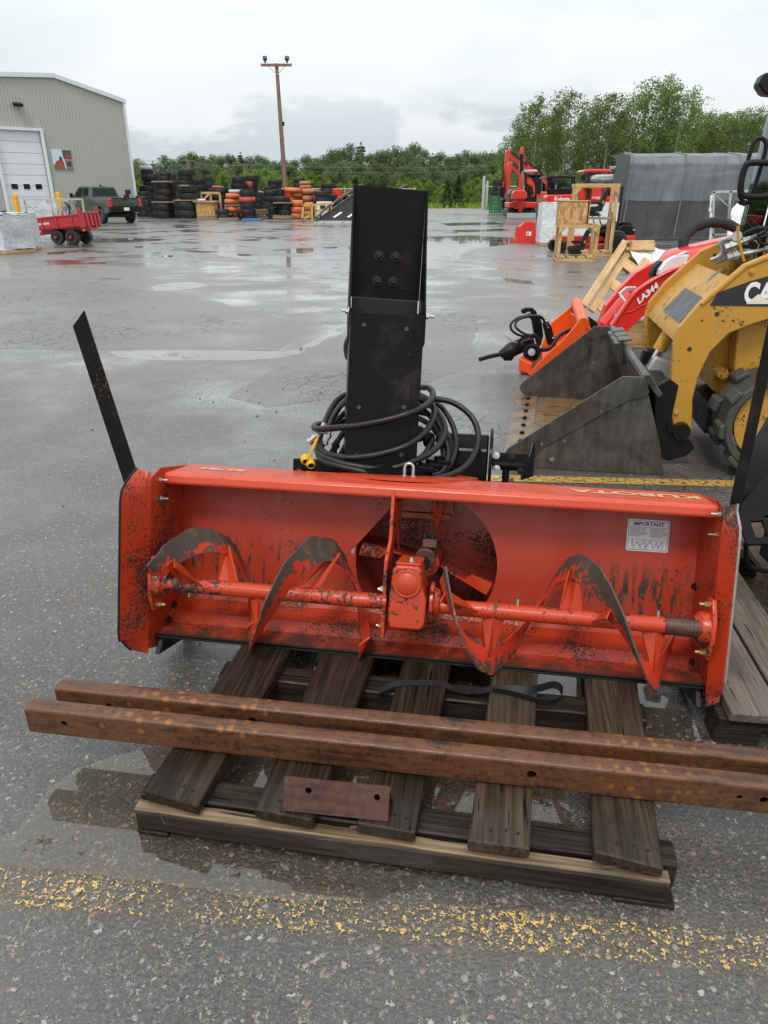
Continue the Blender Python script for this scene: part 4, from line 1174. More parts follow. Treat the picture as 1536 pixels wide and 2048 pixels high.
def beam(name, mat, x0, x1, y0, y1, z0, z1, seed, bev=.005, nseg=24, amp=.004):
    g = G(); V = []
    for i in range(nseg + 1):
        t = i / nseg; x = x0 + (x1 - x0) * t
        j = lambda s: noise.noise(Vector((t * 9, seed, s))) * amp
        V += [(x, y0 + j(0), z0), (x, y1 + j(1), z0), (x, y1 + j(1), z1 + j(2)), (x, y0 + j(0), z1 + j(3))]
    F = [(0, 1, 2, 3), tuple(nseg * 4 + k for k in (3, 2, 1, 0))]
    for i in range(nseg):
        for k in range(4): F.append((i * 4 + k, i * 4 + 4 + k, i * 4 + 4 + (k + 1) % 4, i * 4 + (k + 1) % 4))
    g.add(V, F); return g.build(name, mat, pallet, bevel=bev)
beam('stringer', MT['beam'], x0 + .004, x1 - .022, .0, .040, .018, .083, 1)
beam('split_strip', MT['split'], x0 + .005, x1 - .026, .001, .036, .0845, .094, 5, .002, 30, .004)
beam('stringer', MT['deck_pale'] if False else MT['beam'], x0, x1, .046, .125, .018, .102, 2)
q0, q1 = pl(560, 1363, .102), pl(1290, 1437, .102)
beam('stringer', MT['beam'], q0.x - .22, pl(1296, 1440, .102).x, q0.y, q0.y + .085, .016, .102, 3)
beam('stringer', MT['beam'], x0, x1, 1.07, 1.16, .016, .102, 4)
for xa in (-.70, .61):
    g = G(); g.box((xa + (.045 if xa < 0 else .018), .60, .008), (.09 if xa < 0 else .15, 1.2, .015)); g.build('base_board', MT['deck'], pallet, bevel=.003)
# broken slivers and a bent wire staple
g = G(); P = pl(325, 1628, .09)
g.tube([(P.x - .004, -.004, .088), (P.x + .008, -.012, .070), (P.x + .018, -.010, .066), (P.x + .014, -.004, .086)], .0013, 6); g.build('staple', MT['rust_dk'], pallet)
for i, (u, v) in enumerate(((1205, 1735), (700, 1655), (1010, 1705))):
    P = pl(u, v, .1); g = G(); g.bar((P.x, P.y, .099), (P.x + .05, P.y + .012, .102), .007, .004); g.build('splinter', MT['split'], pallet)
# split pale sliver lying along the front beam, dark top board behind it
# ---------------------------------------------------------------- rusty tubes
def sqtube(name, label, a, b, w, h, holes, group):
    a, b = Vector(a), Vector(b); L = (b - a).length; rz = math.atan2(b.y - a.y, b.x - a.x)
    o = thing(name, label, 'steel tube', a, rz, group)
    r = .010
    # front wall with holes, other walls as a rounded C
    def loop(hx, hz, hr, n=18): return [(hx + hr * math.cos(2 * math.pi * k / n), hz + hr * math.sin(2 * math.pi * k / n)) for k in range(n)]
    plate([(0, r), (L, r), (L, h - r), (0, h - r)], [loop(x, z, rr) for x, z, rr in holes], .005, lambda p, q, d: (p, d, q), 'front_wall', MT['rust'], o)
    pts = []
    def arc(cx, cz, a0):
        return [(cx + r * math.cos(R(a0 + k * 18)), cz + r * math.sin(R(a0 + k * 18))) for k in range(6)]
    out = arc(r, h - r, 180)[::-1]
    out = [(0.0 + 0, r)] if False else []
    o1 = [(r + r * math.cos(R(t)), h - r + r * math.sin(R(t))) for t in (180, 162, 144, 126, 108, 90)]
    o2 = [(w - r + r * math.cos(R(t)), h - r + r * math.sin(R(t))) for t in (90, 67, 45, 22, 0)]
    o3 = [(w - r + r * math.cos(R(t)), r + r * math.sin(R(t))) for t in (0, -22, -45, -67, -90)]
    o4 = [(r + r * math.cos(R(t)), r + r * math.sin(R(t))) for t in (270, 252, 234, 216, 198, 180)]
    out = o1 + o2 + o3 + o4
    k = 1 - .005 * 2 / w
    inn = [(w / 2 + (p - w / 2) * (1 - .010 / w), h / 2 + (q - h / 2) * (1 - .010 / h)) for p, q in out]
    g = G(); n = len(out)
    V = [(x, p, q) for x in (0, L) for p, q in out] + [(x, p, q) for x in (0, L) for p, q in inn]
    F = []
    for i in range(n - 1):
        F += [(i, i + 1, n + i + 1, n + i), (2 * n + i + 1, 2 * n + i, 3 * n + i, 3 * n + i + 1), (i + 1, i, 2 * n + i, 2 * n + i + 1), (n + i, n + i + 1, 3 * n + i + 1, 3 * n + i)]
    F += [(0, n, 3 * n, 2 * n), (n - 1, 2 * n - 1, 4 * n - 1, 3 * n - 1)]
    g.add(V, F)
    ob = g.build('tube_wall', MT['rust'], o, smooth=40)
    return o
a, b = gp(60, 1466, ZT + .003), gp(1536, 1631, ZT + .003)
d = (b - a).normalized(); nrm = Vector((-d.y, d.x, 0))
def hx(u, v, z=.19): 
    p = gp(u, v, z); return (p - a).dot(d)
hl = [(hx(130, 1447), .050, .0105), (hx(1063, 1551), .050, .013), (hx(1479, 1597), .050, .0075), (hx(1528, 1603), .050, .0105)]
sqtube('square_tube', 'front rusty steel tube with round bolt holes lying across the pallet', a, a + d * 2.75, .052, .092, hl, 'rusty square tubes')
a2 = gp(112, 1400, ZT + .05) ; off = nrm * .098 + d * .035
sqtube('square_tube', 'rear rusty steel tube close behind the holed front one on the pallet', a + off, a + off + d * 2.75, .052, .092, [(.17, .046, .009), (.62, .046, .012)], 'rusty square tubes')
# ---------------------------------------------------------------- rusted angle bracket
q = [gp(566, 1621, ZT + .004), gp(776, 1643, ZT + .004)]
bdv = (q[1] - q[0]).normalized(); L = (q[1] - q[0]).length
br = thing('angle_bracket', 'dark rusted angle plate with two holes leaning on the pallet boards', 'metal bracket', q[0], math.atan2(bdv.y, bdv.x))
tl = R(-24); hh = .088
Pm = lambda x, z, d_: (x, -math.sin(tl) * z + d_ * math.cos(tl), math.cos(tl) * z + d_ * math.sin(tl) + .0)
plate([(0, 0), (L, 0), (L, hh), (0, hh)], [[(L * .235 + .0085 * math.cos(R(t)), hh * .66 + .0085 * math.sin(R(t))) for t in range(0, 360, 20)], [(L * .885 + .0085 * math.cos(R(t)), hh * .66 + .0085 * math.sin(R(t))) for t in range(0, 360, 20)]], .006, Pm, 'front_leg', MT['rust_dk'], br)
g = G(); g.add([Pm(0, hh - .003, .0061), Pm(L, hh - .003, .0061), Pm(L + .006, .010, .085), Pm(.004, .010, .085), Pm(0, hh - .009, .0061), Pm(L, hh - .009, .0061), Pm(L + .006, .004, .085), Pm(.004, .004, .085)], [(0, 1, 2, 3), (7, 6, 5, 4), (0, 4, 5, 1), (1, 5, 6, 2), (2, 6, 7, 3), (3, 7, 4, 0)])
g.build('rear_leg', MT['rust_dk'], br)
# ---------------------------------------------------------------- webbing strap
def ribbon_px(name, pts, w, mat, parent=None, tilt=0.):
    P = smoothpath([gp(u, v, z) for u, v, z in pts], 8)
    g = G(); V = []
    for i, p in enumerate(P):
        V += [p, p]
    n = len(P); V = []
    for i, p in enumerate(P):
        t = (P[min(i + 1, n - 1)] - P[max(i - 1, 0)]).normalized()
        k = tilt(i / (n - 1)) if callable(tilt) else tilt
        s = Vector((-t.y, t.x, 0)).normalized() * math.cos(k) + Vector((0, 0, 1)) * math.sin(k)
        V += [p - s * w / 2, p + s * w / 2]
    g.add(V, [(2 * i, 2 * i + 1, 2 * i + 3, 2 * i + 2) for i in range(n - 1)])
    return g.build(name, mat, parent, smooth=60, solid=.0022)
strap = ribbon_px('webbing_strap', [(756, 1384, .112), (785, 1370, .138), (815, 1366, .1425), (880, 1368, .1425), (903, 1376, .134), (930, 1383, .118), (955, 1383, .128), (985, 1378, .1425), (1010, 1378, .148), (1050, 1380, .152), (1082, 1375, .154), (1106, 1369, .154), (1122, 1376, .154), (1124, 1392, .153), (1110, 1403, .152), (1085, 1404, .151), (1055, 1396, .151), (1015, 1386, .149), (985, 1382, .1455)], .026, MT['webbing'],
                  tilt=lambda t: R(6) if t < .42 else R(6 + min(1, (t - .42) / .12) * 76))
tag(strap, 'black nylon webbing strap with a loop end lying on the pallet boards', 'strap')
# ---------------------------------------------------------------- second pallet with black attachment
g0, g1 = gp(1460, 1237, .14), gp(1536, 1366, .14)
P2 = gp(1418, 1447, .10); dirp = (g0 - g1).normalized(); ry = math.atan2(dirp.y, dirp.x) - R(90)
p2 = thing('wooden_pallet', 'weathered grey pallet at the right holding a black attachment', 'pallet', (P2.x, P2.y, 0), ry)
M2 = (Matrix.Translation((P2.x, P2.y, 0)) @ Matrix.Rotation(ry, 4, 'Z')).inverted()
l0 = M2 @ g1
for i, (xa, xb) in enumerate(((l0.x - .165, l0.x - .004), (l0.x + .006, l0.x + .155), (l0.x + .27, l0.x + .42), (l0.x + .5, l0.x + .65))):
    g = G(); g.box(((xa + xb) / 2, .66, .122), (xb - xa, 1.30 + (.012 if i % 2 else 0), .034)); g.build('deck_board', MT['deck2'], p2, bevel=.004)
for y in (.07, .62, 1.2):
    g = G(); g.box((l0.x + .24, y, .085), (.86, .085, .038)); g.build('stringer', MT['beam'], p2, bevel=.004)
    for x in (l0.x - .12, l0.x + .25, l0.x + .58):
        g = G(); g.box((x, y + .01, .033), (.14, .10, .064)); g.build('block', MT['beam'], p2, bevel=.004)
# black attachment
att = thing('quick_attach_plate', 'glossy black steel attachment frame at the right edge on a pallet', 'loader attachment', gp(1500, 1130, .14))
A0 = gp(1500, 1130, .14)
def ap(u, v, Y): return dp(u, v, Y) - A0
g = G()
V = [ap(1477, 955, 2.62), ap(1540, 840, 3.0), ap(1640, 830, 3.0), ap(1640, 960, 2.62)]
V2 = [ap(1482, 1010, 2.45), ap(1500, 1052, 2.4), ap(1640, 1052, 2.4), ap(1640, 960, 2.62)]
def sheet(pa, pb, n=8):
    return pa
rows = [[ap(1536, 832, 3.05), ap(1700, 800, 3.05)], [ap(1505, 885, 2.85), ap(1690, 850, 2.85)], [ap(1478, 950, 2.68), ap(1690, 900, 2.68)], [ap(1480, 1000, 2.58), ap(1690, 960, 2.58)], [ap(1500, 1042, 2.56), ap(1690, 1010, 2.56)]]
g.add([p for r_ in rows for p in r_], [(2 * i, 2 * i + 1, 2 * i + 3, 2 * i + 2) for i in range(4)])
g.build('bent_sheet', MT['black'], att, smooth=60, solid=.008)
c0, c1, c2, c3 = ap(1472, 1030, 2.48), ap(1536, 955, 2.62), ap(1700, 960, 2.62), ap(1700, 1090, 2.3)
g = G(); g.add([ap(1470, 1024, 2.46), ap(1545, 935, 2.66), ap(1700, 920, 2.66), ap(1700, 1000, 2.5), ap(1545, 1030, 2.44), ap(1500, 1042, 2.43)], [(0, 1, 2, 3, 4, 5)])
g.build('hook_lip', MT['black'], att, solid=.01)
A = [ap(1470, 1030, 2.44), ap(1524, 1026, 2.46), ap(1548, 1090, 2.34), ap(1492, 1092, 2.32)]
u_ = (A[1] - A[0]); v_ = (A[3] - A[0]); 
def Q(a, b, d): 
    p = A[0] * (1 - a) * (1 - b) + A[1] * a * (1 - b) + A[2] * a * b + A[3] * (1 - a) * b; return p - u_.cross(v_).normalized() * d
plate([(0, 0), (1, 0), (1, 1), (0, 1)], [[(.38, .28), (.85, .28), (.85, .80), (.38, .80)]], .012, Q, 'foot_plate', MT['black'], att)
g = G(); g.tube(smoothpath([ap(1492, 1085, 2.33), ap(1494, 1120, 2.32), ap(1510, 1137, 2.32), ap(1560, 1145, 2.32), ap(1700, 1150, 2.3)], 5), .009, 8); g.build('frame_bar', MT['black'], att, smooth=60)
g = G(); g.box(tuple((ap(1640, 1100, 2.45))), (.30, .30, .20)); g.build('frame_block', MT['black'], att, bevel=.01)

# ---------------------------------------------------------------- yellow skid steer loader
KO = Vector((1.738, 4.107, 0)); KY = R(-9.8)
KM = Matrix.Translation(KO) @ Matrix.Rotation(KY, 4, 'Z'); KI = KM.inverted()
def kl(u, v, ax, val):
    c = KI @ Vector((0, 0, EYE)); d = KI.to_3x3() @ ray(u, v)
    return c + d * ((val - c[ax]) / d[ax])
def kp(px, y): return [(kl(u, v, 1, y).x, kl(u, v, 1, y).z) for u, v in px]
ss = thing('skid_steer_loader', 'chipped yellow skid steer loader with rubber tracks and steel bucket lowered', 'loader', KO, KY)
BW = 1.74
side_p = [(-.985, .075), (-.955, .03), (-.81, .004), (0, .004), (-.066, .229), (-.202, .60), (-.33, .604), (-.965, .115)]
bk = thing('bucket', None, None); bk.parent = ss
for y, inner in ((0, 1), (BW, -1)):
    kx = 1 if inner > 0 else .9
    sp_ = [(x * kx if x < -.5 else x, z) for x, z in side_p]
    g = G(); g.prism(sp_, y, y + .012 * inner, 'x' if False else 'y'); g.build('bucket_side', MT['bucket'], bk)
    rim = [(-.985, .078), (-.955, .03), (-.80, .0), (-.775, .10), (-.30, .42), (-.10, .50), (-.145, .625), (-.335, .612), (-.97, .122)]
    rim = [(-.99, .078), (-.955, .026), (-.81, -.0), (-.79, .10), (-.765, .135), (-.27, .475), (-.19, .49), (-.165, .52), (-.203, .612), (-.33, .612), (-.97, .122)]
    rim = [(x * kx if x < -.5 else x, z) for x, z in rim]
    g = G(); g.prism(rim, y - .010 * inner, y - .0005 * inner, 'y'); g.build('side_rim', MT['bucket'], bk, bevel=.002)
    for x, z, r in ((-.93, .06, .010), (-.69, .07, .016), (-.76, .165, .008), (-.43, .395, .007)):
        g = G(); g.lathe([(r, 0), (r, .003), (0, .003)], (x, y - .010 * inner, z), (0, -inner, 0), 14); g.build('rivet', MT['worn_edge'], bk)
g = G(); g.prism([(-.86, .012), (0, .012), (0, .0), (-.86, .0)], .013, BW - .013, 'y'); g.build('bucket_floor', MT['bucket_in'], bk)
g = G(); g.prism([(-.02, .015), (-.085, .235), (-.215, .60), (-.205, .604), (-.07, .235), (-.008, .015)], .013, BW - .013, 'y'); g.build('bucket_back', MT['bucket'], bk)
g = G(); g.add([(-1.005, -.03, .004), (-.83, -.03, .026), (-.83, -.03, .012), (-1.0, -.03, 0), (-.905, BW + .03, .004), (-.73, BW + .03, .026), (-.73, BW + .03, .012), (-.90, BW + .03, 0)], [(0, 1, 2, 3), (7, 6, 5, 4), (0, 4, 5, 1), (1, 5, 6, 2), (2, 6, 7, 3), (3, 7, 4, 0)]); g.build('cutting_edge', MT['bucket_in'], bk)
for k in range(9):
    G().bolt((-.90 + .011 * k, .10 + k * .19, .018), (-.1, 0, 1), .014, .014).build('bolt', MT['dark'], bk)
g = G(); g.prism([(-.215, .60), (-.208, .622), (-.17, .622), (-.08, .50), (-.105, .48)], .02, BW - .02, 'y'); g.build('bucket_top', MT['bucket'], bk, bevel=.006)
for y in (.95, 1.12, 1.30):
    g = G(); g.box((-.225, y, .57), (.05, .13, .16), Euler((0, R(-20), 0)).to_matrix()); g.box((-.205, y, .66), (.09, .12, .02), Euler((0, R(-8), 0)).to_matrix())
    g.build('step_cleat', MT['bucket'], bk, bevel=.008)
# quick coupler
g = G(); g.prism([(-.03, .05), (-.10, .50), (-.02, .56), (.04, .52), (.03, .30), (.10, .19), (.17, .17), (.20, .12), (.16, .07), (.06, .03)], .20, .235, 'y')
g.build('coupler_plate', MT['dark'], ss, bevel=.004)
g = G(); g.prism([(-.03, .05), (-.10, .50), (.03, .50), (.05, .10)], .26, 1.45, 'y'); g.build('coupler_frame', MT['dark'], ss, bevel=.006)
p = kl(1363, 862, 1, .19); q = kl(1342, 856, 1, .19)
g = G(); g.tube([(p.x, .165, p.z), (p.x, .30, p.z)], .052, 20); g.tube([(q.x, .178, q.z), (q.x, .30, q.z)], .026, 16); g.box(((p.x + q.x) / 2, .183, (p.z + q.z) / 2 + .0), (abs(p.x - q.x) + .01, .02, .045), Euler((0, R(12), 0)).to_matrix()); g.tube([(p.x, .155, p.z), (p.x, .17, p.z)], .024, 14)
g.build('pivot_pin', MT['dark'], ss, smooth=True)
# white and black latch pieces behind the bucket lip
g = G(); p = kl(1322, 735, 1, .75); g.box(p, (.17, .10, .11), Euler((0, R(25), 0)).to_matrix()); g.build('coupler_latch', MT['wgal'], ss, bevel=.012)
g = G(); p = kl(1298, 718, 1, .95); g.box(p, (.10, .10, .13), Euler((0, R(10), 0)).to_matrix()); g.build('coupler_latch', MT['plast'], ss, bevel=.012)
# lift arms
armpx = [(1358, 655), (1347, 690), (1341, 770), (1343, 830), (1350, 866), (1384, 868), (1385, 800), (1396, 755), (1420, 705), (1458, 667), (1500, 650), (1545, 636), (1600, 628), (1680, 640), (1900, 700), (1900, 520), (1700, 470), (1600, 480), (1536, 510), (1490, 529), (1440, 572), (1400, 606)]
AY = .22
apoly = kp(armpx, AY)
g = G(); g.prism(apoly, AY, AY + .05, 'y'); am = g.build('lift_arm', MT['cat'], ss, bevel=.006)
g = G(); g.prism(apoly, 1.30, 1.35, 'y'); g.build('lift_arm', MT['cat_rim'], ss, bevel=.006)
def edge_strip(i0, i1, y0, y1, t=.012, inset=0.0, mat='cat', name='arm_flange'):
    pts = apoly[i0:i1]; c = Vector((sum(p[0] for p in apoly) / len(apoly), sum(p[1] for p in apoly) / len(apoly)))
    g = G(); V = []
    for i, p in enumerate(pts):
        a_ = Vector(pts[max(0, i - 1)]); b_ = Vector(pts[min(len(pts) - 1, i + 1)]); tn = (b_ - a_).normalized(); nn = Vector((-tn.y, tn.x))
        if nn.dot(c - Vector(p)) < 0: nn = -nn
        P0 = Vector(p) + nn * inset; P1 = P0 + nn * t
        V += [(P0.x, y0, P0.y), (P0.x, y1, P0.y), (P1.x, y1, P1.y), (P1.x, y0, P1.y)]
    n = len(pts)
    F = [(0, 1, 2, 3), tuple((n - 1) * 4 + k for k in (3, 2, 1, 0))]
    for i in range(n - 1):
        for k in range(4): F.append((i * 4 + k, i * 4 + 4 + k, i * 4 + 4 + (k + 1) % 4, i * 4 + (k + 1) % 4))
    g.add(V, F); return g.build(name, MT[mat], ss, bevel=.003)
edge_strip(17, 22, AY - .012, AY - .0005, .02)
# cross member joining the arms over the front
cm = kp([(1352, 676), (1362, 655), (1402, 612), (1440, 580), (1476, 548)], AY)
cm2 = [(x + .012, z - .035) for x, z in cm]
V = []; g = G()
for i, (x, z) in enumerate(cm2):
    V += [(x, AY + .05, z), (x + .0, 1.30, z)]
g.add(V, [(2 * i, 2 * i + 1, 2 * i + 3, 2 * i + 2) for i in range(len(cm2) - 1)])
g.build('cross_member', MT['cat_rim'], ss, solid=.014, smooth=50)
P = [Vector((cm2[1][0], 0, cm2[1][1])), Vector((cm2[3][0], 0, cm2[3][1]))]
dd = (P[1] - P[0]).normalized(); nn = Vector((-dd.z, 0, dd.x))
g = G(); o_ = P[0].lerp(P[1], .48) + nn * .010
g.add([o_ + dd * a_ + Vector((0, b_, 0)) for a_, b_ in ((-.10, .40), (.09, .40), (.09, .95), (-.10, .95))], [(0, 1, 2, 3)]); g.build('grey_decal', MT['plast_g'], ss, solid=.002)
# lift arm side furniture
dec = kp([(1420, 611), (1436, 585), (1502, 562), (1536, 552), (1640, 530), (1690, 560), (1690, 613), (1536, 613)], AY - .003)
g = G(); g.prism(dec, AY - .003, AY - .0005, 'y'); g.build('name_decal', MT['ink'], ss)
c1 = kl(1484, 608, 1, AY); c2 = kl(1484, 567, 1, AY)
hgt = abs(c2.z - c1.z)
text('name_print', 'CAT', MT['white'], frame4((c1.x, AY - .0042, (c1.z + c2.z) / 2), (1, 0, 0.0), (0, 0, 1)), hgt * 1.40, ss, .006, .0006, .70, 'LEFT')
tr = kp([(1492, 608), (1517, 588), (1546, 608)], AY - .0055)
g = G(); g.prism(tr, AY - .0062, AY - .0050, 'y'); g.build('name_triangle', simple('cream triangle print', (.72, .66, .48), .4), ss)
for u, v, r, mt in ((1434, 628, .013, 'ink'), (1379, 698, .013, 'ink'), (1404, 641, .006, 'ink'), (1504, 543, .016, 'cat'), (1352, 825, .016, 'cat_rim'), (1429, 510, .010, 'ink')):
    p = kl(u, v, 1, AY)
    g = G()
    if mt == 'ink': g.lathe([(r, 0), (r, .002), (0, .002)], (p.x, AY - .0005, p.z), (0, -1, 0), 14)
    else: g.bolt((p.x, AY, p.z), (0, -1, 0), r * .8, .014)
    g.build('arm_hole' if mt == 'ink' else 'bolt', MT[mt], am)
# tilt cylinder
a_, b_ = kl(1345, 655, 1, .75), kl(1318, 700, 1, .75)
g = G(); g.cyl(a_ + (a_ - b_) * .8, b_, .045, 18); cy = g.build('tilt_cylinder', MT['cat_rim'], ss, smooth=True)
g = G(); g.cyl(b_, b_ + (b_ - a_) * .7, .022, 14); g.build('cylinder_rod', MT['chrome'], cy, smooth=True)
# hydraulic pipes on the arm
def kpipe(pts, y, r, name='hydraulic_pipe', mat='steel', n=10):
    P = [kl(u, v, 1, y_ if False else (y + (q if len(rest) else 0))) if False else kl(u, v, 1, y) for (u, v, *rest) in pts for q in (0,)]
    g = G(); g.tube(smoothpath(P, 6), r, n); return g.build(name, MT[mat], ss, smooth=60)
for k, (du, dv) in enumerate(((0, 0), (5, 3), (10, 7))):
    kpipe([(1420 + du, 520 + dv), (1438 + du, 512 + dv), (1443 + du, 500 + dv), (1438 + du, 487 + dv), (1448 + du, 478 + dv), (1462 + du, 478 + dv)], .62 + .03 * k, .011, mat='rim_s')
for (p0, p1, r0, mt) in (((1450, 497), (1476, 487), .024, 'steel'), ((1476, 487), (1500, 477), .018, 'steel'), ((1500, 477), (1540, 462), .012, 'rim_s'), ((1454, 516), (1482, 508), .026, 'rim_s'), ((1482, 508), (1505, 504), .018, 'steel'), ((1505, 504), (1560, 492), .012, 'rim_s')):
    a_, b_ = kl(*p0, 1, .60), kl(*p1, 1, .60); d_ = b_ - a_
    g = G(); g.tube([a_, a_ + d_ * .4, a_ + d_ * .42, a_ + d_ * .75, a_ + d_ * .77, b_], [r0, r0, r0 * 1.25, r0 * 1.25, r0 * .9, r0 * .9], 10); g.build('pipe_coupling', MT[mt], ss, smooth=30)
a_ = kl(1474, 472, 1, .58)
g = G(); g.tube([kl(1474, 472, 1, .58), kl(1474, 472, 1, .64)], .030, 16); g.build('pipe_coupling', MT['steel'], ss, smooth=True)
g = G(); Pk = [kl(u, v, 1, .575) for u, v in ((1474, 452), (1480, 452), (1478, 470), (1482, 485), (1488, 512), (1492, 522), (1486, 524), (1480, 500), (1474, 480))]
g.prism([(p.x, p.z) for p in Pk], .575, .59, 'y'); g.build('pipe_bracket', MT['cat_rim'], ss)
kpipe([(1488, 470), (1502, 462), (1520, 456), (1534, 458), (1524, 466), (1515, 470)], .57, .013, 'hydraulic_hose', 'hose')
kpipe([(1540, 472), (1522, 474), (1518, 482), (1526, 488), (1540, 486)], .57, .009, 'hydraulic_hose', 'hose')
g = G()
for k in range(7): g.lathe([(.014, -.006), (.020, 0), (.014, .006)], kl(1490 + k * 4.5, 469 - k * 1.8, 1, .56), (1, 0, .3), 10)
ob = g.build('hose_spring', MT['hose'], ss); ob['kind'] = 'stuff'
for k in range(4):
    a_, b_ = kl(1405 + k * 6, 590 - k * 3, 1, .7), kl(1428 + k * 5, 548 - k * 3, 1, .7)
    g = G(); g.tube(smoothpath([a_, a_.lerp(b_, .5) + Vector((-.01, 0, .01)), b_], 4), .008, 8); g.build('hydraulic_pipe', MT['rim_s'], ss, smooth=60)
g = G(); g.add([kl(1392, 590, 1, .6), kl(1425, 548, 1, .6), kl(1440, 560, 1, .6), kl(1405, 604, 1, .6)], [(0, 1, 2, 3)]); 
# chassis
g = G(); g.prism([(.33, .42), (.28, .72), (.36, .98), (.55, 1.06), (2.3, 1.1), (2.3, .35), (.5, .30)], .52, 1.18, 'y'); g.build('chassis', MT['cat_rim'], ss, bevel=.01)
fp = kp([(1476, 660), (1470, 700), (1468, 760), (1470, 785), (1536, 770), (1700, 760), (1700, 600), (1536, 628)], .36)
g = G(); g.prism(fp, .36, .50, 'y'); g.build('side_cover', MT['cat_rim'], ss, bevel=.008)
g = G(); g.tube([(.34, .40, .56), (.34, .52, .56)], .035, 16); g.build('hose_port', MT['cat_rim'], ss, smooth=True)
g = G(); g.box((.46, .85, .22), (.25, .6, .2)); g.build('belly_plate', MT['dark'], ss)
# track
TY0, TY1 = .04, .36
cx, cz, r = .605, .335, .33
x2 = 2.05
def tloop(rad, n=18):
    P = [(cx + rad * math.cos(R(90 + 180 * k / n)), cz + rad * math.sin(R(90 + 180 * k / n))) for k in range(n + 1)]
    return P + [(x2 + rad * math.cos(R(-90 + 180 * k / n)), cz + rad * math.sin(R(-90 + 180 * k / n))) for k in range(n + 1)]
o_, i_ = tloop(r - .03), tloop(r - .075)
g = G(); n = len(o_)
g.add([(x, y, z) for L_ in (o_, i_) for y in (TY0, TY1) for x, z in L_], [f for i in range(n) for j in [(i + 1) % n] for f in ((i, j, n + j, n + i), (2 * n + j, 2 * n + i, 3 * n + i, 3 * n + j), (j, i, 2 * n + i, 2 * n + j), (n + i, n + j, 3 * n + j, 3 * n + i))])
tk = g.build('rubber_track', MT['track'], ss, bevel=.008)
peri = []
steps = 46
Lp = [Vector((x, 0, z)) for x, z in o_ + [o_[0]]]
tot = sum((Lp[i + 1] - Lp[i]).length for i in range(len(Lp) - 1))
lugmesh = G()
lugmesh.prism([(-.05, 0), (.05, 0), (.038, .034), (-.038, .034)], 0, .15, 'y')
lm = lugmesh.build('track_lug', MT['track'], bevel=.008, mesh_only=True)
acc = 0; pos = 0; i = 0
for k in range(steps):
    target = tot * k / steps
    while acc + (Lp[i + 1] - Lp[i]).length < target: acc += (Lp[i + 1] - Lp[i]).length; i += 1
    s_ = Lp[i + 1] - Lp[i]; p = Lp[i] + s_.normalized() * (target - acc)
    an = math.atan2(s_.z, s_.x)
    lug = link('track_lug', lm, tk); y_ = TY0 - .012 if k % 2 else TY0 + .20
    if k % 2 == 0: y_ = TY0 + .185
    lug.location = (p.x, y_, p.z); lug.rotation_euler = (0, -an + math.pi, 0)
for xx, rr_ in ((cx, .235), (1.15, .12), (1.5, .12), (x2, .23)):
    g = G(); g.lathe([(rr_, 0), (rr_, .05), (rr_ * .82, .05), (rr_ * .78, .09), (rr_ * .35, .09), (rr_ * .32, .03), (rr_ * .2, .01), (0, .01)], (xx, TY0 + .05, cz if rr_ > .2 else .15), (0, 1, 0), 32); w_ = g.build('track_wheel', MT['cat_rim'], ss, smooth=35)
    for q in range(5):
        if rr_ > .2: G().bolt((xx + .09 * math.cos(q * 1.257), TY0 + .058, cz + .09 * math.sin(q * 1.257)), (0, -1, 0), .014, .02).build('bolt', MT['cat_rim'], w_)
# cab
g = G(); p_t = kl(1545, 215, 1, 1.12); p_b = kl(1476, 492, 1, 1.12)
CX0, CZ0 = p_b.x, p_b.z; CX1, CZ1 = p_t.x, p_t.z
sl_ = (CX1 - CX0) / (CZ1 - CZ0)
tx_ = CX0 + sl_ * (2.06 - 1.0)
for y in (.62, 1.12):
    g = G(); g.bar((CX0 + sl_ * (1.0 - CZ0), y, 1.0), (CX0 + sl_ * (2.06 - CZ0), y, 2.06), .028, .03); g.build('cab_post', MT['plast'], ss, bevel=.006); g = G(); g.bar((1.7, y, 1.0), (1.7, y, 2.06), .06, .06); g.build('cab_post', MT['plast'], ss, bevel=.006)
g = G(); g.box((1.25, .87, 2.10), (1.1, .62, .07)); g.build('cab_roof', MT['plast'], ss, bevel=.02)
g = G(); xa, xb = CX0 + sl_ * (1.02 - CZ0) + .0, CX0 + sl_ * (2.04 - CZ0)
g.add([(xa - .026, .635, 1.02), (xa - .026, 1.105, 1.02), (xb - .026, 1.105, 2.04), (xb - .026, .635, 2.04)], [(0, 1, 2, 3)]); g.build('windscreen', MT['glass'], ss, solid=.006)
g = G(); g.add([(xa + .03, .618, 1.04), (1.66, .618, 1.04), (1.66, .618, 2.03), (xb + .03, .618, 2.03)], [(0, 1, 2, 3)]); g.build('side_window', MT['glass'], ss, solid=.006)
g = G(); g.box((1.2, .87, 1.25), (.45, .42, .12)); g.box((1.42, .87, 1.55), (.12, .42, .6)); g.build('operator_seat', MT['fabric'], ss, bevel=.03)
p = kl(1545, 168, 1, .62)
g = G(); g.prism([(p.x - .075, p.z + .0), (p.x - .055, p.z + .055), (p.x + .06, p.z + .07), (p.x + .06, p.z - .06), (p.x - .03, p.z - .05)], .62, .74, 'y'); g.build('work_light', MT['plast'], ss, bevel=.01)
def kloop(px, y, r, mat='plast', closed=True, name='grab_handle'):
    P = smoothpath([kl(u, v, 1, y) for u, v in px], 6, closed); g = G(); g.tube(P, r, 10, closed); return g.build(name, MT[mat], ss, smooth=60)
kloop([(1479, 404), (1490, 408), (1482, 396), (1480, 380), (1502, 300), (1512, 280), (1522, 276), (1531, 284), (1531, 300), (1520, 340), (1500, 400), (1492, 404)], .56, .012)
kloop([(1483, 388), (1482, 366), (1490, 334), (1500, 326), (1536, 326), (1560, 332), (1550, 380), (1535, 392), (1500, 393)], .50, .018)
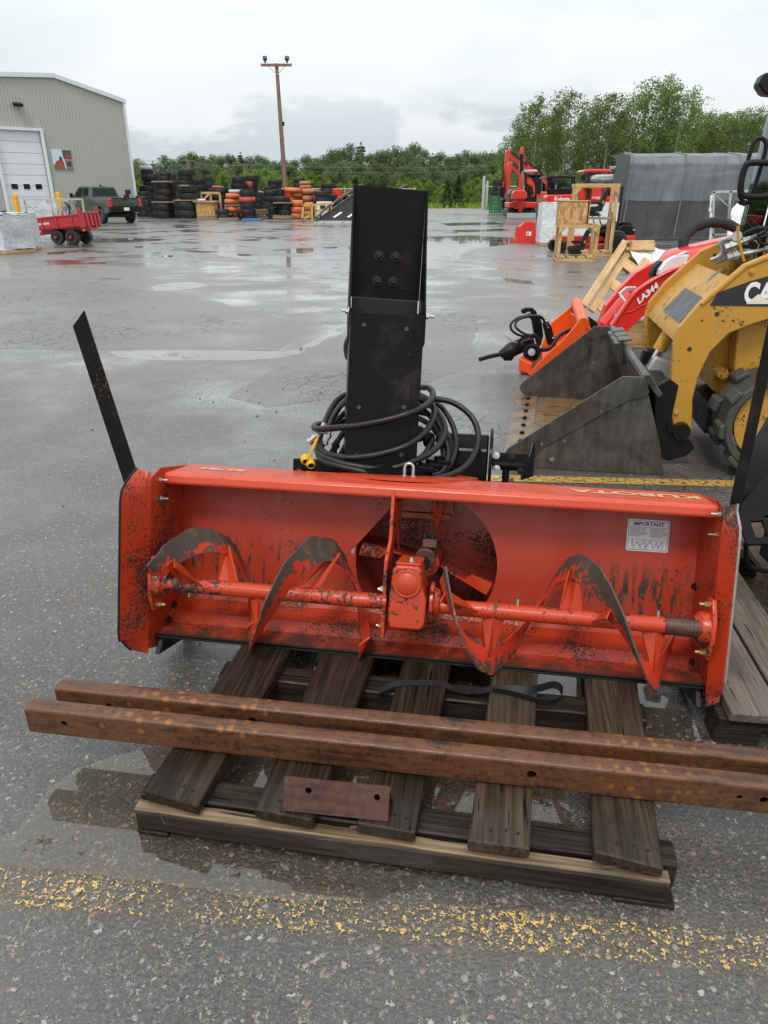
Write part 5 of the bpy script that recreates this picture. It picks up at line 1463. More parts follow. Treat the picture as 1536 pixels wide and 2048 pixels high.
# ---------------------------------------------------------------- orange implement beside the bucket
oi = thing('tractor_implement', 'orange steel implement with black drive shaft and hoses beside the loader bucket', 'implement', gp(1060, 752))
O0 = gp(1060, 752)
def od(u, v, Y): return dp(u, v, Y) - O0
def slab(px, Y, th, name, mat, parent, f, bevel=.0, dirv=(0, 1, 0), **k):
    """outline seen in the photo, built at distance Y with real thickness"""
    g = G(); n = len(px); d_ = Vector(dirv).normalized() * th
    A = [f(u, v, Y) for u, v in px]
    g.add(A + [p + d_ for p in A], [tuple(range(n)), tuple(reversed(range(n, 2 * n)))] + [(i, n + i, n + (i + 1) % n, (i + 1) % n) for i in range(n)])
    return g.build(name, MT[mat] if isinstance(mat, str) else mat, parent, bevel=bevel, **k)
slab([(1056, 749), (1074, 757), (1110, 745), (1160, 706), (1172, 680), (1173, 645), (1166, 641), (1158, 643), (1127, 680), (1092, 711)], 6.75, .025, 'side_plate', 'orange', oi, od, .004)
slab([(1062, 735), (1083, 693), (1103, 646), (1145, 611), (1152, 600), (1160, 603), (1158, 650), (1120, 690), (1085, 720)], 7.55, .025, 'side_plate', 'orange', oi, od, .004)
g = G(); g.tube([od(1153, 606, 7.55), od(1167, 648, 6.75)], .055, 18); g.build('top_tube', MT['orange'], oi, smooth=True)
g = G(); a = [od(1036, 738, 6.75), od(1060, 750, 6.75), od(1074, 752, 6.75), od(1085, 722, 7.55), od(1064, 715, 7.55), od(1040, 708, 7.5)]
g.add([od(1036, 742, 6.78), od(1060, 750, 6.76), od(1064, 728, 6.76), od(1038, 716, 6.78)] + [od(1052, 722, 7.55), od(1072, 726, 7.55), od(1076, 706, 7.55), od(1056, 698, 7.55)], [(0, 1, 2, 3), (7, 6, 5, 4), (0, 4, 5, 1), (1, 5, 6, 2), (2, 6, 7, 3), (3, 7, 4, 0)])
g.build('base_box', MT['orange'], oi, bevel=.01)
g = G(); a = [od(1085, 725, 6.78), od(1150, 675, 6.78), od(1155, 655, 7.5), od(1085, 705, 7.5)]; g.add(a, [(0, 1, 2, 3)]); g.build('floor_sheet', MT['orange'], oi, solid=.015)
slab([(1165, 640), (1178, 648), (1184, 662), (1186, 690), (1172, 700), (1166, 660)], 6.9, .5, 'rear_rail', 'orange', oi, od, .01)
def opipe(pts, r, name, mat, par=None, n=8, k=6):
    g = G(); g.tube(smoothpath([od(*p) for p in pts], k), r, n); return g.build(name, MT[mat], par or oi, smooth=60)
opipe([(959, 719, 6.9), (980, 713, 6.95), (1004, 708, 7.0)], .022, 'drive_shaft', 'dark')
g = G(); g.tube([od(1000, 709, 7.0), od(1012, 704, 7.0), od(1022, 700, 7.02), od(1062, 682, 7.1)], [.035, .055, .075, .07], 12); g.build('gear_housing', MT['plast'], oi, smooth=35)
slab([(1004, 712), (1008, 722), (1024, 722), (1034, 706), (1060, 694), (1064, 676), (1040, 684), (1016, 696)], 7.0, .08, 'housing_web', 'plast', oi, od, .008)
slab([(1044, 627), (1043, 620), (1050, 616), (1066, 616), (1074, 624), (1074, 632), (1066, 630), (1062, 624), (1054, 624), (1050, 628)], 7.1, .05, 'hook', 'plast', oi, od, .006)
slab([(1052, 632), (1064, 626), (1078, 630), (1084, 645), (1087, 672), (1082, 692), (1074, 690), (1068, 664), (1064, 640)], 7.1, .07, 'upright_arm', 'plast', oi, od, .008)
slab([(1086, 648), (1094, 638), (1104, 655), (1108, 672), (1114, 690), (1108, 695), (1096, 690)], 7.05, .06, 'hydraulic_cylinder', 'plast', oi, od, .012)
for u, v in ((1094, 650), (1107, 684)):
    slab([(u - 3, v - 8), (u + 2, v - 9), (u + 5, v + 5), (u, v + 7)], 7.0, .05, 'cylinder_band', 'chrome', oi, od, .004)
g = G(); c = od(1064, 704, 6.95); g.lathe([(.085, 0), (.085, .03), (.06, .035), (.05, .03), (.045, .05), (0, .052)], c, (-.2, -1, .1), 24); g.build('gear_cover', MT['plast'], oi, smooth=35)
g = G(); g.lathe([(.034, 0), (.034, .02), (0, .022)], od(1063, 704, 6.88), (-.2, -1, .1), 18); g.build('hub_cap', MT['wgal'], oi, smooth=35)
opipe([(1070, 668, 6.95), (1045, 672, 6.9), (1025, 662, 6.9), (1022, 648, 6.92), (1036, 636, 6.95), (1060, 631, 7.0), (1080, 634, 7.05), (1092, 645, 7.05)], .012, 'hydraulic_hose', 'hose')
opipe([(1076, 676, 6.95), (1050, 668, 6.85), (1032, 655, 6.85), (1034, 642, 6.9), (1052, 634, 6.95), (1078, 632, 7.0), (1088, 640, 7.05)], .012, 'hydraulic_hose', 'hose')
opipe([(1034, 692, 6.95), (1042, 678, 6.92), (1058, 670, 6.9), (1072, 672, 6.9), (1078, 688, 6.92), (1074, 702, 6.92)], .012, 'hydraulic_hose', 'hose')
opipe([(1082, 700, 6.95), (1100, 696, 6.9), (1120, 670, 7.0), (1150, 658, 7.1), (1166, 662, 7.2)], .02, 'hydraulic_hose', 'hose')
opipe([(1009, 668, 7.0), (1022, 680, 7.0), (1034, 690, 7.0)], .004, 'twine', 'wgal'); opipe([(1012, 675, 7.0), (1024, 682, 7.0), (1036, 686, 7.0)], .004, 'twine', 'wgal')
slab([(1172, 640), (1180, 634), (1196, 646), (1196, 664), (1190, 668), (1176, 652)], 7.2, .05, 'latch_arm', 'plast', oi, od, .006)

# ---------------------------------------------------------------- red tractor with loader arms
tr = thing('red_tractor', 'red tractor with LA344 loader arms behind the yellow loader', 'tractor', Vector((3.6, 8.2, 0)))
T0 = Vector((3.6, 8.2, 0))
def td(u, v, Y): return dp(u, v, Y) - T0
nearp = [(1224, 652), (1247, 617), (1271, 585), (1306, 560), (1343, 541), (1374, 532), (1410, 528), (1440, 530), (1440, 560), (1400, 560), (1350, 580), (1312, 606), (1290, 630), (1262, 655), (1248, 672), (1236, 668)]
arm_o = slab(nearp, 7.45, .10, 'loader_arm', 'tred', tr, td, .008)
g = G(); P = [td(u, v, 7.45) for u, v in nearp[:8]]
g.tube([p + Vector((0, -.012, 0)) for p in smoothpath(P, 4)], .016, 8); g.build('arm_flange', MT['tred'], arm_o, smooth=60)
g = G(); P = [td(u, v, 7.448) for u, v in ((1250, 625), (1264, 622), (1285, 610), (1310, 604))]
g.tube([p + Vector((0, -.004, 0)) for p in smoothpath(P, 4)], .006, 6); g.build('weld_seam', MT['tred'], arm_o)
farp = [(1195, 655), (1212, 612), (1241, 576), (1271, 546), (1302, 528), (1327, 520), (1360, 520), (1360, 545), (1320, 550), (1285, 575), (1258, 606), (1236, 640), (1215, 662)]
slab(farp, 8.35, .10, 'loader_arm', 'tred', tr, td, .008)
g = G(); g.tube([td(1210, 650, 7.95), td(1245, 608, 7.95), td(1262, 590, 7.95)], [.075, .075, .06], 16); cyl = g.build('lift_cylinder', MT['tred'], tr, smooth=True)
g = G(); g.bolt(td(1234, 632, 7.7), (0, -1, 0), .035, .03); g.build('pivot_bolt', MT['steel'], cyl)
slab([(1238, 588), (1254, 574), (1274, 574), (1270, 582), (1256, 582), (1244, 592)], 7.6, .05, 'cylinder_guard', 'silver', tr, td, .004)
g = G(); g.tube([td(1240, 590, 7.6), td(1253, 606, 7.55)], .016, 8); g.build('guard_rod', MT['silver'], tr, smooth=True)
p0, p1 = td(1274, 605, 7.435), td(1326, 560, 7.435)
# lettering follows the arm
dirv = (p1 - p0).normalized(); upv = Vector((-dirv.z, 0, dirv.x))
text('arm_lettering', 'LA344', MT['white'], frame4(p0 - Vector((0, .006, 0)), dirv, upv), .080, tr, .003, .001, 1.15, 'LEFT', .25)
# hood as a rounded loft between front and rear outlines
fr_ = [(1302, 560), (1318, 545), (1330, 526), (1342, 512), (1360, 506)]
def hood(s, t):
    # s across (near to far), t along front to back
    u = 1322 + (1470 - 1322) * t; top = 508 + (471 - 508) * t ** .8
    Yc = 8.0; half = .36 + .05 * t
    a = math.pi * s
    c = td(u, top + 34, Yc)
    up = td(u, top, Yc).z - c.z
    fz = math.sin(a) ** .55 if 0 < a < math.pi else 0
    fy = -math.cos(a)
    fy = math.copysign(abs(fy) ** .7, fy)
    k = 1 if t > .12 else .62 + .38 * math.sin(t / .12 * math.pi / 2)
    return Vector((c.x, half * fy * k + (Yc - 8.2), c.z - .25 + (up + .25) * fz * k))
g = G(); g.grid(18, 16, hood); g.build('hood', MT['tred'], tr, smooth=60, solid=-.006)
slab([(1318, 552), (1321, 540), (1333, 524), (1345, 516), (1354, 512), (1380, 510), (1374, 522), (1362, 534), (1340, 545)], 7.54, .09, 'headlight', 'lens', tr, td, .007, seg=2)
slab([(1306, 566), (1322, 543), (1330, 525), (1322, 522), (1310, 534), (1304, 548)], 7.64, .12, 'grille', 'plast', tr, td, .01)
slab([(1352, 512), (1372, 502), (1380, 504), (1364, 512)], 7.72, .05, 'marker_lamp', 'wgal', tr, td, .008)
g = G(); c = td(1430, 490, 8.05); P = []
for k in range(28):
    a = 2 * math.pi * k / 28; P.append(c + Vector((.34 * math.cos(a), .10 * math.sin(a) , .24 * math.sin(a) - .02)))
g.tube(P, [.052 + .006 * math.sin(k * 3) for k in range(28)], 10, True); sw = g.build('steering_wheel', MT['fabric'], tr, smooth=60); sw['label'] = 'steering wheel under a black cloth cover'
g = G(); g.tube([td(1430, 500, 8.05), td(1428, 560, 8.05)], .03, 8); g.box(td(1430, 565, 8.1), (.5, .4, .25)); g.build('dashboard', MT['plast'], tr)
g = G(); g.box(Vector((.55, .0, .42)), (1.6, .42, .42)); g.build('tractor_frame', MT['plast'], tr, bevel=.03)
for x, y, r_ in ((.15, -.55, .34), (.15, .55, .34), (1.55, -.65, .52), (1.55, .65, .52)):
    g = G(); w = .11
    g.lathe([(r_ * .55, -w), (r_ * .9, -w), (r_, -w * .8), (r_, w * .8), (r_ * .9, w), (r_ * .55, w), (r_ * .55, -w)], (x, y, r_), (0, 1, 0), 32); wh = g.build('wheel', MT['tyre'], tr, smooth=35)
    g = G(); g.lathe([(0, -.04), (r_ * .3, -.04), (r_ * .56, -.08), (r_ * .56, .08), (0, .08)], (x, y, r_), (0, 1, 0), 24); g.build('rim', MT['wgal'], wh, smooth=35)
# clear rolled sheet tied over the hood, metal rod
g = G(); g.tube([td(1420, 424, 7.95), td(1422, 470, 7.95), td(1421, 482, 7.95)], .014, 8); 

# ---------------------------------------------------------------- broken slat crate leaning behind
cr = thing('slat_crate', 'broken pine slat crate lying tilted behind the red loader arms', 'crate', gp(1195, 645))
C0 = gp(1195, 645)
def cd(u, v, Y): return dp(u, v, Y) - C0
def cb(p, q, w, h, mat='pine', name='crate_slat', up=(0, -1, .6)):
    a_, b_ = cd(*p), cd(*q); L = (b_ - a_).length
    g = G(); g.box((L / 2, 0, 0), (L, w, h)); o = g.build(name, MT[mat], cr, bevel=.004)
    x = (b_ - a_).normalized(); z = Vector(up); z = (z - x * z.dot(x)).normalized(); y = z.cross(x)
    m = Matrix((x, y, z)).transposed().to_4x4(); m.translation = a_; o.matrix_local = m; return o
cb((1167, 612, 9.0), (1250, 484, 9.9), .09, .05)
cb((1182, 622, 9.05), (1262, 496, 9.95), .09, .04)
cb((1208, 648, 8.8), (1292, 520, 9.7), .10, .06)
for t in (.12, .45, .78):
    a_ = (1182 + (1258 - 1182) * t, 618 + (492 - 618) * t, 9.1 + .85 * t); b_ = (a_[0] + 30, a_[1] + 22, a_[2] - .2)
    cb(a_, b_, .14, .02)
cb((1248, 488, 9.9), (1308, 487, 10.1), .075, .05); cb((1250, 496, 9.85), (1308, 497, 10.0), .075, .05)
cb((1246, 540, 9.75), (1285, 512, 9.9), .16, .015, 'osb', 'cardboard_flap')
cb((1240, 492, 10.0), (1262, 486, 9.8), .05, .05, 'pal_far')
def wrap_sheet(name, f, rows, mat, parent, amp=.03, nu=16, nv=10, solid=.004):
    """sheet through rows of pixels (each row same count), creased"""
    A = [[f(*p) for p in r_] for r_ in rows]
    nr, nc = len(A) - 1, len(A[0]) - 1
    def fn(s, t):
        i = min(int(t * nr), nr - 1); j = min(int(s * nc), nc - 1); a_ = t * nr - i; b_ = s * nc - j
        p = A[i][j] * (1 - a_) * (1 - b_) + A[i][j + 1] * (1 - a_) * b_ + A[i + 1][j] * a_ * (1 - b_) + A[i + 1][j + 1] * a_ * b_
        return p + noise.noise_vector(p * 3.1 + Vector((3, 1, 7))) * amp + noise.noise_vector(p * 9) * amp * .35
    g = G(); g.grid(nu, nv, fn); return g.build(name, mat, parent, smooth=50, solid=solid)
ws = wrap_sheet('plastic_sheet', lambda *p: dp(*p), [[(1258, 497, 9.9), (1300, 496, 10.2), (1360, 505, 10.4)], [(1268, 512, 9.7), (1305, 515, 9.9), (1360, 520, 10.0)], [(1285, 535, 9.5), (1312, 545, 9.6), (1360, 548, 9.7)]], MT['wrapw'], None, .05, 20, 12)
tag(ws, 'white plastic sheet slumped over the broken slat crate', 'plastic sheet')
bx = thing('timber_box', 'small timber block box under the red loader arm', 'box', gp(1278, 690))
B0 = gp(1278, 690)
g = G(); p = dp(1280, 672, 7.9) - B0; g.box((0, .0, .14), (.42, .4, .28)); g.build('box_side', MT['pine'], bx, bevel=.01)
g = G(); g.box((0, 0, .32), (.46, .44, .08)); g.build('box_wrap', MT['wrapw'], bx, bevel=.03)

# ---------------------------------------------------------------- seat crates
def frame_crate(name, label, o, rz, w, d, h, post, top=True, mat='pine', gus=True):
    c = thing(name, label, 'crate', o, rz)
    for x in (-w / 2 + post / 2, w / 2 - post / 2):
        for y in (post / 2, d - post / 2):
            g = G(); g.box((x, y, h / 2), (post, post * .55, h)); g.build('post', MT['pine_z'], c, bevel=.006)
    for z in ((post / 2, h - post / 2) if top else (post / 2,)):
        for y in (-.012, d + .012):
            g = G(); g.box((0, y, z), (w, .022, post)); g.build('rail', MT['pine'], c, bevel=.004)
        for x in (-w / 2 - .012, w / 2 + .012):
            g = G(); g.box((x, d / 2, z), (.022, d, post * .8)); g.build('rail', MT['pine_y'], c, bevel=.004)
    for k in range(4):
        g = G(); g.box((-w / 2 + w * (k + .5) / 4, d / 2, .02 + post), (w / 5, d, .02)); g.build('floor_board', MT['pine_y'], c, bevel=.003)
    if gus:
        for sx in (-1, 1):
            for z, sz in ((post, 1), (h - post, -1)):
                if not top and sz < 0: continue
                q = w * .17
                g = G(); g.prism([(sx * (w / 2 - .005), z), (sx * (w / 2 - .005), z + sz * q), (sx * (w / 2 - q), z)], -.038, -.025, 'y'); g.build('gusset', MT['osb'], c)
    return c
def seat(label, o, rz, k=1.0, recl=14):
    s_ = thing('operator_chair', label, 'seat', o, rz, 'black suspension seats')
    g = G(); g.box((0, 0, .09 * k), (.42 * k, .5 * k, .10 * k)); g.build('seat_base', MT['plast'], s_, bevel=.02)
    g = G(); g.box((.02 * k, 0, .22 * k), (.52 * k, .5 * k, .15 * k), Euler((0, R(-6), 0)).to_matrix()); g.build('cushion', MT['fabric'], s_, bevel=.05, seg=3, smooth=True)
    a = R(recl)
    prof = [(.16, .20), (.27, .20), (.34, .42), (.38, .62), (.42, .76), (.34, .80), (.27, .66), (.20, .45)]
    g = G(); g.prism([(x * k, z * k) for x, z in prof], -.23 * k, .23 * k, 'y'); bk_ = g.build('backrest', MT['fabric'], s_, bevel=.035 * k, seg=3, smooth=True)
    g = G(); g.prism([(.35 * k, .80 * k), (.45 * k, .78 * k), (.48 * k, .96 * k), (.39 * k, .98 * k)], -.14 * k, .14 * k, 'y'); g.build('headrest', MT['fabric'], s_, bevel=.03 * k, seg=3, smooth=True)
    for y in (-.29, .29):
        g = G(); g.box((.06 * k, y * k, .40 * k), (.36 * k, .07 * k, .06 * k)); g.build('armrest', MT['plast'], s_, bevel=.015)
    g = G(); g.box((.27 * k, -.234 * k, .42 * k), (.05 * k, .008, .09 * k), Euler((0, R(20), 0)).to_matrix()); g.build('warning_tag', MT['yel'], s_)
    return s_
A_ = gp(1112, 523); B_ = gp(1192, 524); w_ = (B_ - A_).length; rz_ = math.atan2(B_.y - A_.y, B_.x - A_.x)
hc = dp(1150, 449, A_.y).z
seatc = frame_crate('open_crate', 'open pine frame crate holding a black seat with a strand board box on top', (A_ + B_) / 2, rz_, w_, .95, hc, .085)
m_ = (A_ + B_) / 2
seat('black seat lying inside the lower open pine crate', (m_.x + .05, m_.y + .45, .125), rz_, .78)
ob = dp(1117, 447, A_.y); oe = dp(1172, 447, A_.y)
bo = thing('strand_board_box', 'strand board box standing on the open pine crate', 'box', ((ob.x + oe.x) / 2, A_.y + .02, hc + .002), rz_)
wb = oe.x - ob.x; hb = dp(1140, 403, A_.y).z - hc
for nm, c_, d_ in (('box_front', (0, .01, hb / 2), (wb, .02, hb)), ('box_back', (0, .85, hb / 2), (wb, .02, hb)), ('box_side', (-wb / 2 + .01, .43, hb / 2), (.02, .80, hb)), ('box_side', (wb / 2 + .05, .43, hb / 2), (.02, .80, hb)), ('box_lid', (.02, .43, hb + .012), (wb + .06, .9, .02)), ('box_skid', (0, .43, .02), (wb + .04, .84, .036))):
    if nm == 'box_skid': continue
    g = G(); g.box(c_, d_); g.build(nm, MT['osb'], bo)
A2, B2 = gp(1150, 514), gp(1222, 513)
m2 = (A2 + B2) / 2; w2 = 1.15
h2 = dp(1180, 367, m2.y).z
tallc = frame_crate('tall_crate', 'tall pine frame crate holding the upper black seat behind the strand board box', (m2.x - .02, m2.y + .25, 0), rz_, w2, .95, h2, .095)
zs = dp(1180, 437, m2.y + .4).z
g = G(); g.box((0, .47, zs), (w2 - .06, .9, .04)); g.build('shelf', MT['pal_far'], tallc)
seat('black seat standing on the shelf of the tall pine crate', (m2.x + .02, m2.y + .72, zs + .02), rz_, .92)

# ---------------------------------------------------------------- white wrapped crates
def wrapped(name, label, o, rz, w, d, h, mat, seed=0, skid=True, amp=.02, grp=None):
    c = thing(name, label, 'wrapped crate', o, rz, grp)
    def fn_side(s, t):
        P = [(-w / 2, 0), (w / 2, 0), (w / 2, d), (-w / 2, d), (-w / 2, 0)]
        L = [w, d, w, d]; q = s * sum(L); i = 0
        while i < 3 and q > L[i]: q -= L[i]; i += 1
        f_ = q / L[i]; x = P[i][0] + (P[i + 1][0] - P[i][0]) * f_; y = P[i][1] + (P[i + 1][1] - P[i][1]) * f_
        z = .10 + (h - .10) * t
        p = Vector((x, y, z)); e = math.sin(math.pi * min(1, max(0, f_)))
        return p + noise.noise_vector(p * 2.3 + Vector((seed, 0, 0))) * amp * (1.2 * e + .3) + Vector((0, 0, 1)) * noise.noise(p * 5) * amp * .4 + noise.noise_vector(p * 8) * amp * .3
    g = G(); g.grid(64, 18, fn_side); g.build('wrap_side', mat, c, smooth=50)
    def fn_top(s, t):
        p = Vector((-w / 2 + w * s, d * t, h)); return p + Vector((0, 0, noise.noise(p * 4) * amp + .004))
    g = G(); g.grid(14, 14, fn_top); g.build('wrap_top', mat, c, smooth=50)
    if skid:
        for x in (-w / 2 + .06, 0, w / 2 - .06):
            g = G(); g.box((x, d / 2, .05), (.09, d * .98, .09)); g.build('skid', MT['pine_y'], c, bevel=.004)
        g = G(); g.box((0, .03, .05), (w - .2, .03, .085)); g.build('skid_board', MT['pine'], c, bevel=.004)
    return c
A_, B_ = gp(1080, 492), gp(1117, 494)
hw = dp(1090, 406, A_.y).z
wrapped('wrapped_crate', 'white film wrapped crate standing behind the pine seat crates', (A_.x + 1.25, A_.y, 0), R(-4), 2.5, 1.2, hw, MT['wrapw'], 3, amp=.03)

# ---------------------------------------------------------------- red loader bucket on the ground
A_, B_ = gp(1031, 484), gp(1075, 487)
lb = thing('loader_bucket', 'small bright red loader bucket standing by the white wrapped crate', 'loader bucket', (A_ + B_) / 2, R(-8))
hbk = dp(1050, 444, A_.y).z; wbk = (B_ - A_).length
prof = [(0, .0), (.52, 0), (.62, .12), (.60, .3), (.52, hbk * .93), (.40, hbk), (.38, hbk - .03), (.50, hbk * .86), (.56, .3), (.57, .14), (.50, .03), (0, .03)]
hw2 = wbk * .36
g = G()
Lf = [(-hw2 * 1.0 - .02, 0, .0), (hw2, 0, 0), (hw2, .6, .0), (-hw2, .6, 0)]
g.prism([(-.36, 0), (.36, 0), (.25, hbk), (-.12, hbk), (-.30, hbk * .72)], .0, .03, 'y'); g.prism([(-.36, 0), (.36, 0), (.25, hbk), (-.12, hbk), (-.30, hbk * .72)], .95, .98, 'y')
g2 = G(); g2.prism([(-.36, 0), (.36, 0), (.25, hbk), (-.12, hbk), (-.30, hbk * .72)], .0, .022, 'y'); g2.build('bucket_side', MT['tred'], lb, bevel=.006)
g2 = G(); g2.prism([(-.36, 0), (.36, 0), (.25, hbk), (-.12, hbk), (-.30, hbk * .72)], .95, .972, 'y'); g2.build('bucket_side', MT['tred'], lb, bevel=.006)
g2 = G(); g2.prism([(-.355, .01), (-.295, hbk * .71), (-.12, hbk - .005), (-.11, hbk - .03), (-.275, hbk * .70), (-.335, .01)], .023, .949, 'y'); g2.build('bucket_shell', MT['tred'], lb)
g2 = G(); g2.prism([(-.33, .0), (.355, .0), (.355, .015), (-.33, .015)], .023, .949, 'y'); g2.build('bucket_floor', MT['tred'], lb)
for y in (.25, .7):
    g2 = G(); g2.prism([(-.40, .18), (-.32, .12), (-.28, .5), (-.37, .5)], y, y + .03, 'y'); g2.build('hook_ear', MT['tred'], lb, bevel=.004)
g2 = G(); g2.box((.06, -.004, .30), (.17, .004, .13)); s_ = g2.build('label_plate', MT['white'], lb)
g2 = G(); g2.box((.03, -.0075, .30), (.06, .002, .07)); g2.build('label_print', MT['inkg'], s_)

# ---------------------------------------------------------------- zero turn mower
M0 = gp(1228, 506)
mw = thing('ride_on_mower', 'red and black zero turn mower behind the pine seat crates', 'mower', (M0.x, M0.y, 0), R(3))
sc = 1.0
def wheel(par, x, y, r, w, mat_t='tyre', mat_r='tred2', name='wheel', rim=.6, sgn=-1):
    g = G(); g.lathe([(r * rim, -w), (r * .92, -w), (r, -w * .75), (r, w * .75), (r * .92, w), (r * rim, w), (r * rim, -w)], (x, y, r), (0, 1, 0), 32); a_ = g.build(name, MT[mat_t], par, smooth=35)
    g = G(); g.lathe([(0, -w * .35), (r * .18, -w * .5), (r * .22, -w * .35), (r * .45, -w * .3), (r * .52, -w * .95), (r * rim + .004, -w * .95), (r * rim + .004, w * .9), (0, w * .9)], (x, y, r), (0, 1, 0), 28); g.build('rim', MT[mat_r], a_, smooth=35)
    for k in range(5):
        g = G(); g.lathe([(r * .05, 0), (r * .05, .012), (0, .012)], (x + r * .3 * math.cos(k * 1.257), y - w * .33, r + r * .3 * math.sin(k * 1.257)), (0, -1, 0), 8); g.build('lug_nut', MT['ink'], a_)
    return a_
wheel(mw, 0, 0, .31, .13); wheel(mw, 0, 1.0, .31, .13)
wheel(mw, -1.55, .05, .17, .07, mat_r='plast'); wheel(mw, -1.55, .95, .17, .07, mat_r='plast')
g = G(); g.prism([(-1.65, .34), (-1.60, .46), (-.35, .46), (-.30, .40), (.62, .40), (.66, .28), (.30, .24), (-.2, .30), (-1.6, .28)], .16, .84, 'y'); g.build('frame', MT['tred2'], mw, bevel=.02)
g = G(); g.box((-.85, .5, .2), (1.0, 1.3, .14)); g.build('mower_deck', MT['tred2'], mw, bevel=.03)
g = G(); g.box((.28, -.12 + .1, .38), (.55, .06, .2)); g.build('side_guard', MT['tred2'], mw, bevel=.015)
g = G(); g.prism([(-.62, .50), (-.55, .60), (.05, .66), (.2, .60), (.16, .50)], .12, .88, 'y'); g.build('fender', MT['plast'], mw, bevel=.03)
g = G(); g.prism([(.08, .46), (.10, .66), (.22, .76), (.52, .74), (.62, .66), (.62, .46)], .18, .82, 'y'); g.build('engine', MT['plast'], mw, bevel=.03)
g = G(); g.prism([(.14, .77), (.2, .84), (.48, .82), (.55, .75)], .25, .75, 'y'); g.build('engine_cover', MT['plast'], mw, bevel=.02)
g = G(); g.box((.56, .16, .62), (.06, .03, .04)); g.build('badge', MT['yel'], mw)
g = G(); g.prism([(-.42, .62), (.02, .66), (.06, .78), (.02, 1.10), (-.05, 1.10), (-.08, .78), (-.42, .72)], .28, .72, 'y'); g.build('mower_seat', MT['plast'], mw, bevel=.04, seg=2, smooth=True)
for y in (.2, .8):
    g = G(); g.tube(smoothpath([(-.3, y, .5), (-.45, y, .85), (-.5, y, 1.0), (-.4, .5, 1.02) if False else (-.42, y * .8 + .1, 1.02)], 5), .018, 8); g.build('control_lever', MT['plast'], mw, smooth=60)
for y in (.12, .88):
    g = G(); g.bar((.05, y, .5), (.05, y, 1.75), .05, .05); g.build('roll_bar', MT['plast'], mw)
g = G(); g.bar((.05, .12, 1.75), (.05, .88, 1.75), .05, .05); g.build('roll_bar', MT['plast'], mw)

# ---------------------------------------------------------------- grey tarp shelter
L0 = gp(1238, 479); SY_ = L0.y
def sx_(u, Y, v=400): return dp(u, v, Y).x
xl_, xr_ = dp(1236, 470, SY_).x, dp(1560, 470, SY_).x
zt_ = dp(1300, 309, SY_ + .4).z
sh = thing('tarp_shelter', 'long grey tarpaulin shelter with ribs behind the seat crates', 'shelter', (xl_, SY_, 0), R(-3))
Ls = xr_ - xl_ + 1.2
Dp = 4.2
def shell(s, t, off=0.0):
    # t: 0 front foot -> top front shoulder -> roof
    x = Ls * s
    P = [(-.02, 0.0), (.02, 1.25), (.05, 2.1), (.12, zt_ - .30), (.34, zt_ - .04), (1.6, zt_ + .10)]
    k = t * (len(P) - 1); i = min(int(k), len(P) - 2); f_ = k - i
    y = P[i][0] + (P[i + 1][0] - P[i][0]) * f_; z = P[i][1] + (P[i + 1][1] - P[i][1]) * f_
    rib = min(abs(((x - .1) / 1.95) % 1.0), 1 - abs(((x - .1) / 1.95) % 1.0)) * 1.95
    sag = .07 * (1 - math.exp(-(rib / .35) ** 2)) * math.sin(min(1, z / zt_) * math.pi * .85)
    p = Vector((x, y + sag, z - sag * .35))
    fold = noise.noise(Vector((x * 2.4 + 3, z * .7, 1))) * .075 + noise.noise(Vector((x * 6.0, z * 1.2, 4))) * .032 + noise.noise(Vector((x * .8, z * 7.0, 9))) * .018 * (1 if z > 1.2 else .3)
    p.y += fold
    if z > 1.3: p.z += fold * .3
    p.x += (z / zt_) * .18 * (1 - s)
    return p
kz = .235
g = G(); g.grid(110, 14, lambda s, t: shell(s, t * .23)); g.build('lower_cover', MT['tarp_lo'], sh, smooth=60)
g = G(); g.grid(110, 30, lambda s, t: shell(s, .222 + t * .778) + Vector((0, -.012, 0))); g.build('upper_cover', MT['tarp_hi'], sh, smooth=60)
g = G(); g.grid(4, 24, lambda s, t: Vector((.18 * (shell(0, t).z / zt_) - .01, 0, 0)) * 0 + shell(0, t) + Vector((0, (Dp - 2 * 1.0) * s * (1 if True else 0), 0)) * (1.0)); g.build('end_cover', MT['tarp_lo'], sh, smooth=60)
for k in range(4):
    x = .1 + 1.95 * k
    if x > Ls: break
    P = [shell(min(1, x / Ls), t / 20) + Vector((0, -.015, .01)) for t in range(21)]
    P = [Vector((x + .18 * (p.z / zt_) * (1 - x / Ls), p.y, p.z)) for p in P]
    g = G(); g.tube(P, .036, 8); g.build('hoop_rib', MT['tarp_hi'], sh, smooth=60)
g = G(); g.grid(70, 3, lambda s, t: Vector((Ls * s - .1, -.05 - .35 * t + noise.noise(Vector((s * 30, t, 2))) * .05, .02 + .10 * (1 - t) * (1 + noise.noise(Vector((s * 22, 0, 5))))))); g.build('skirt', MT['tarp_lo'], sh, smooth=60, solid=.004)
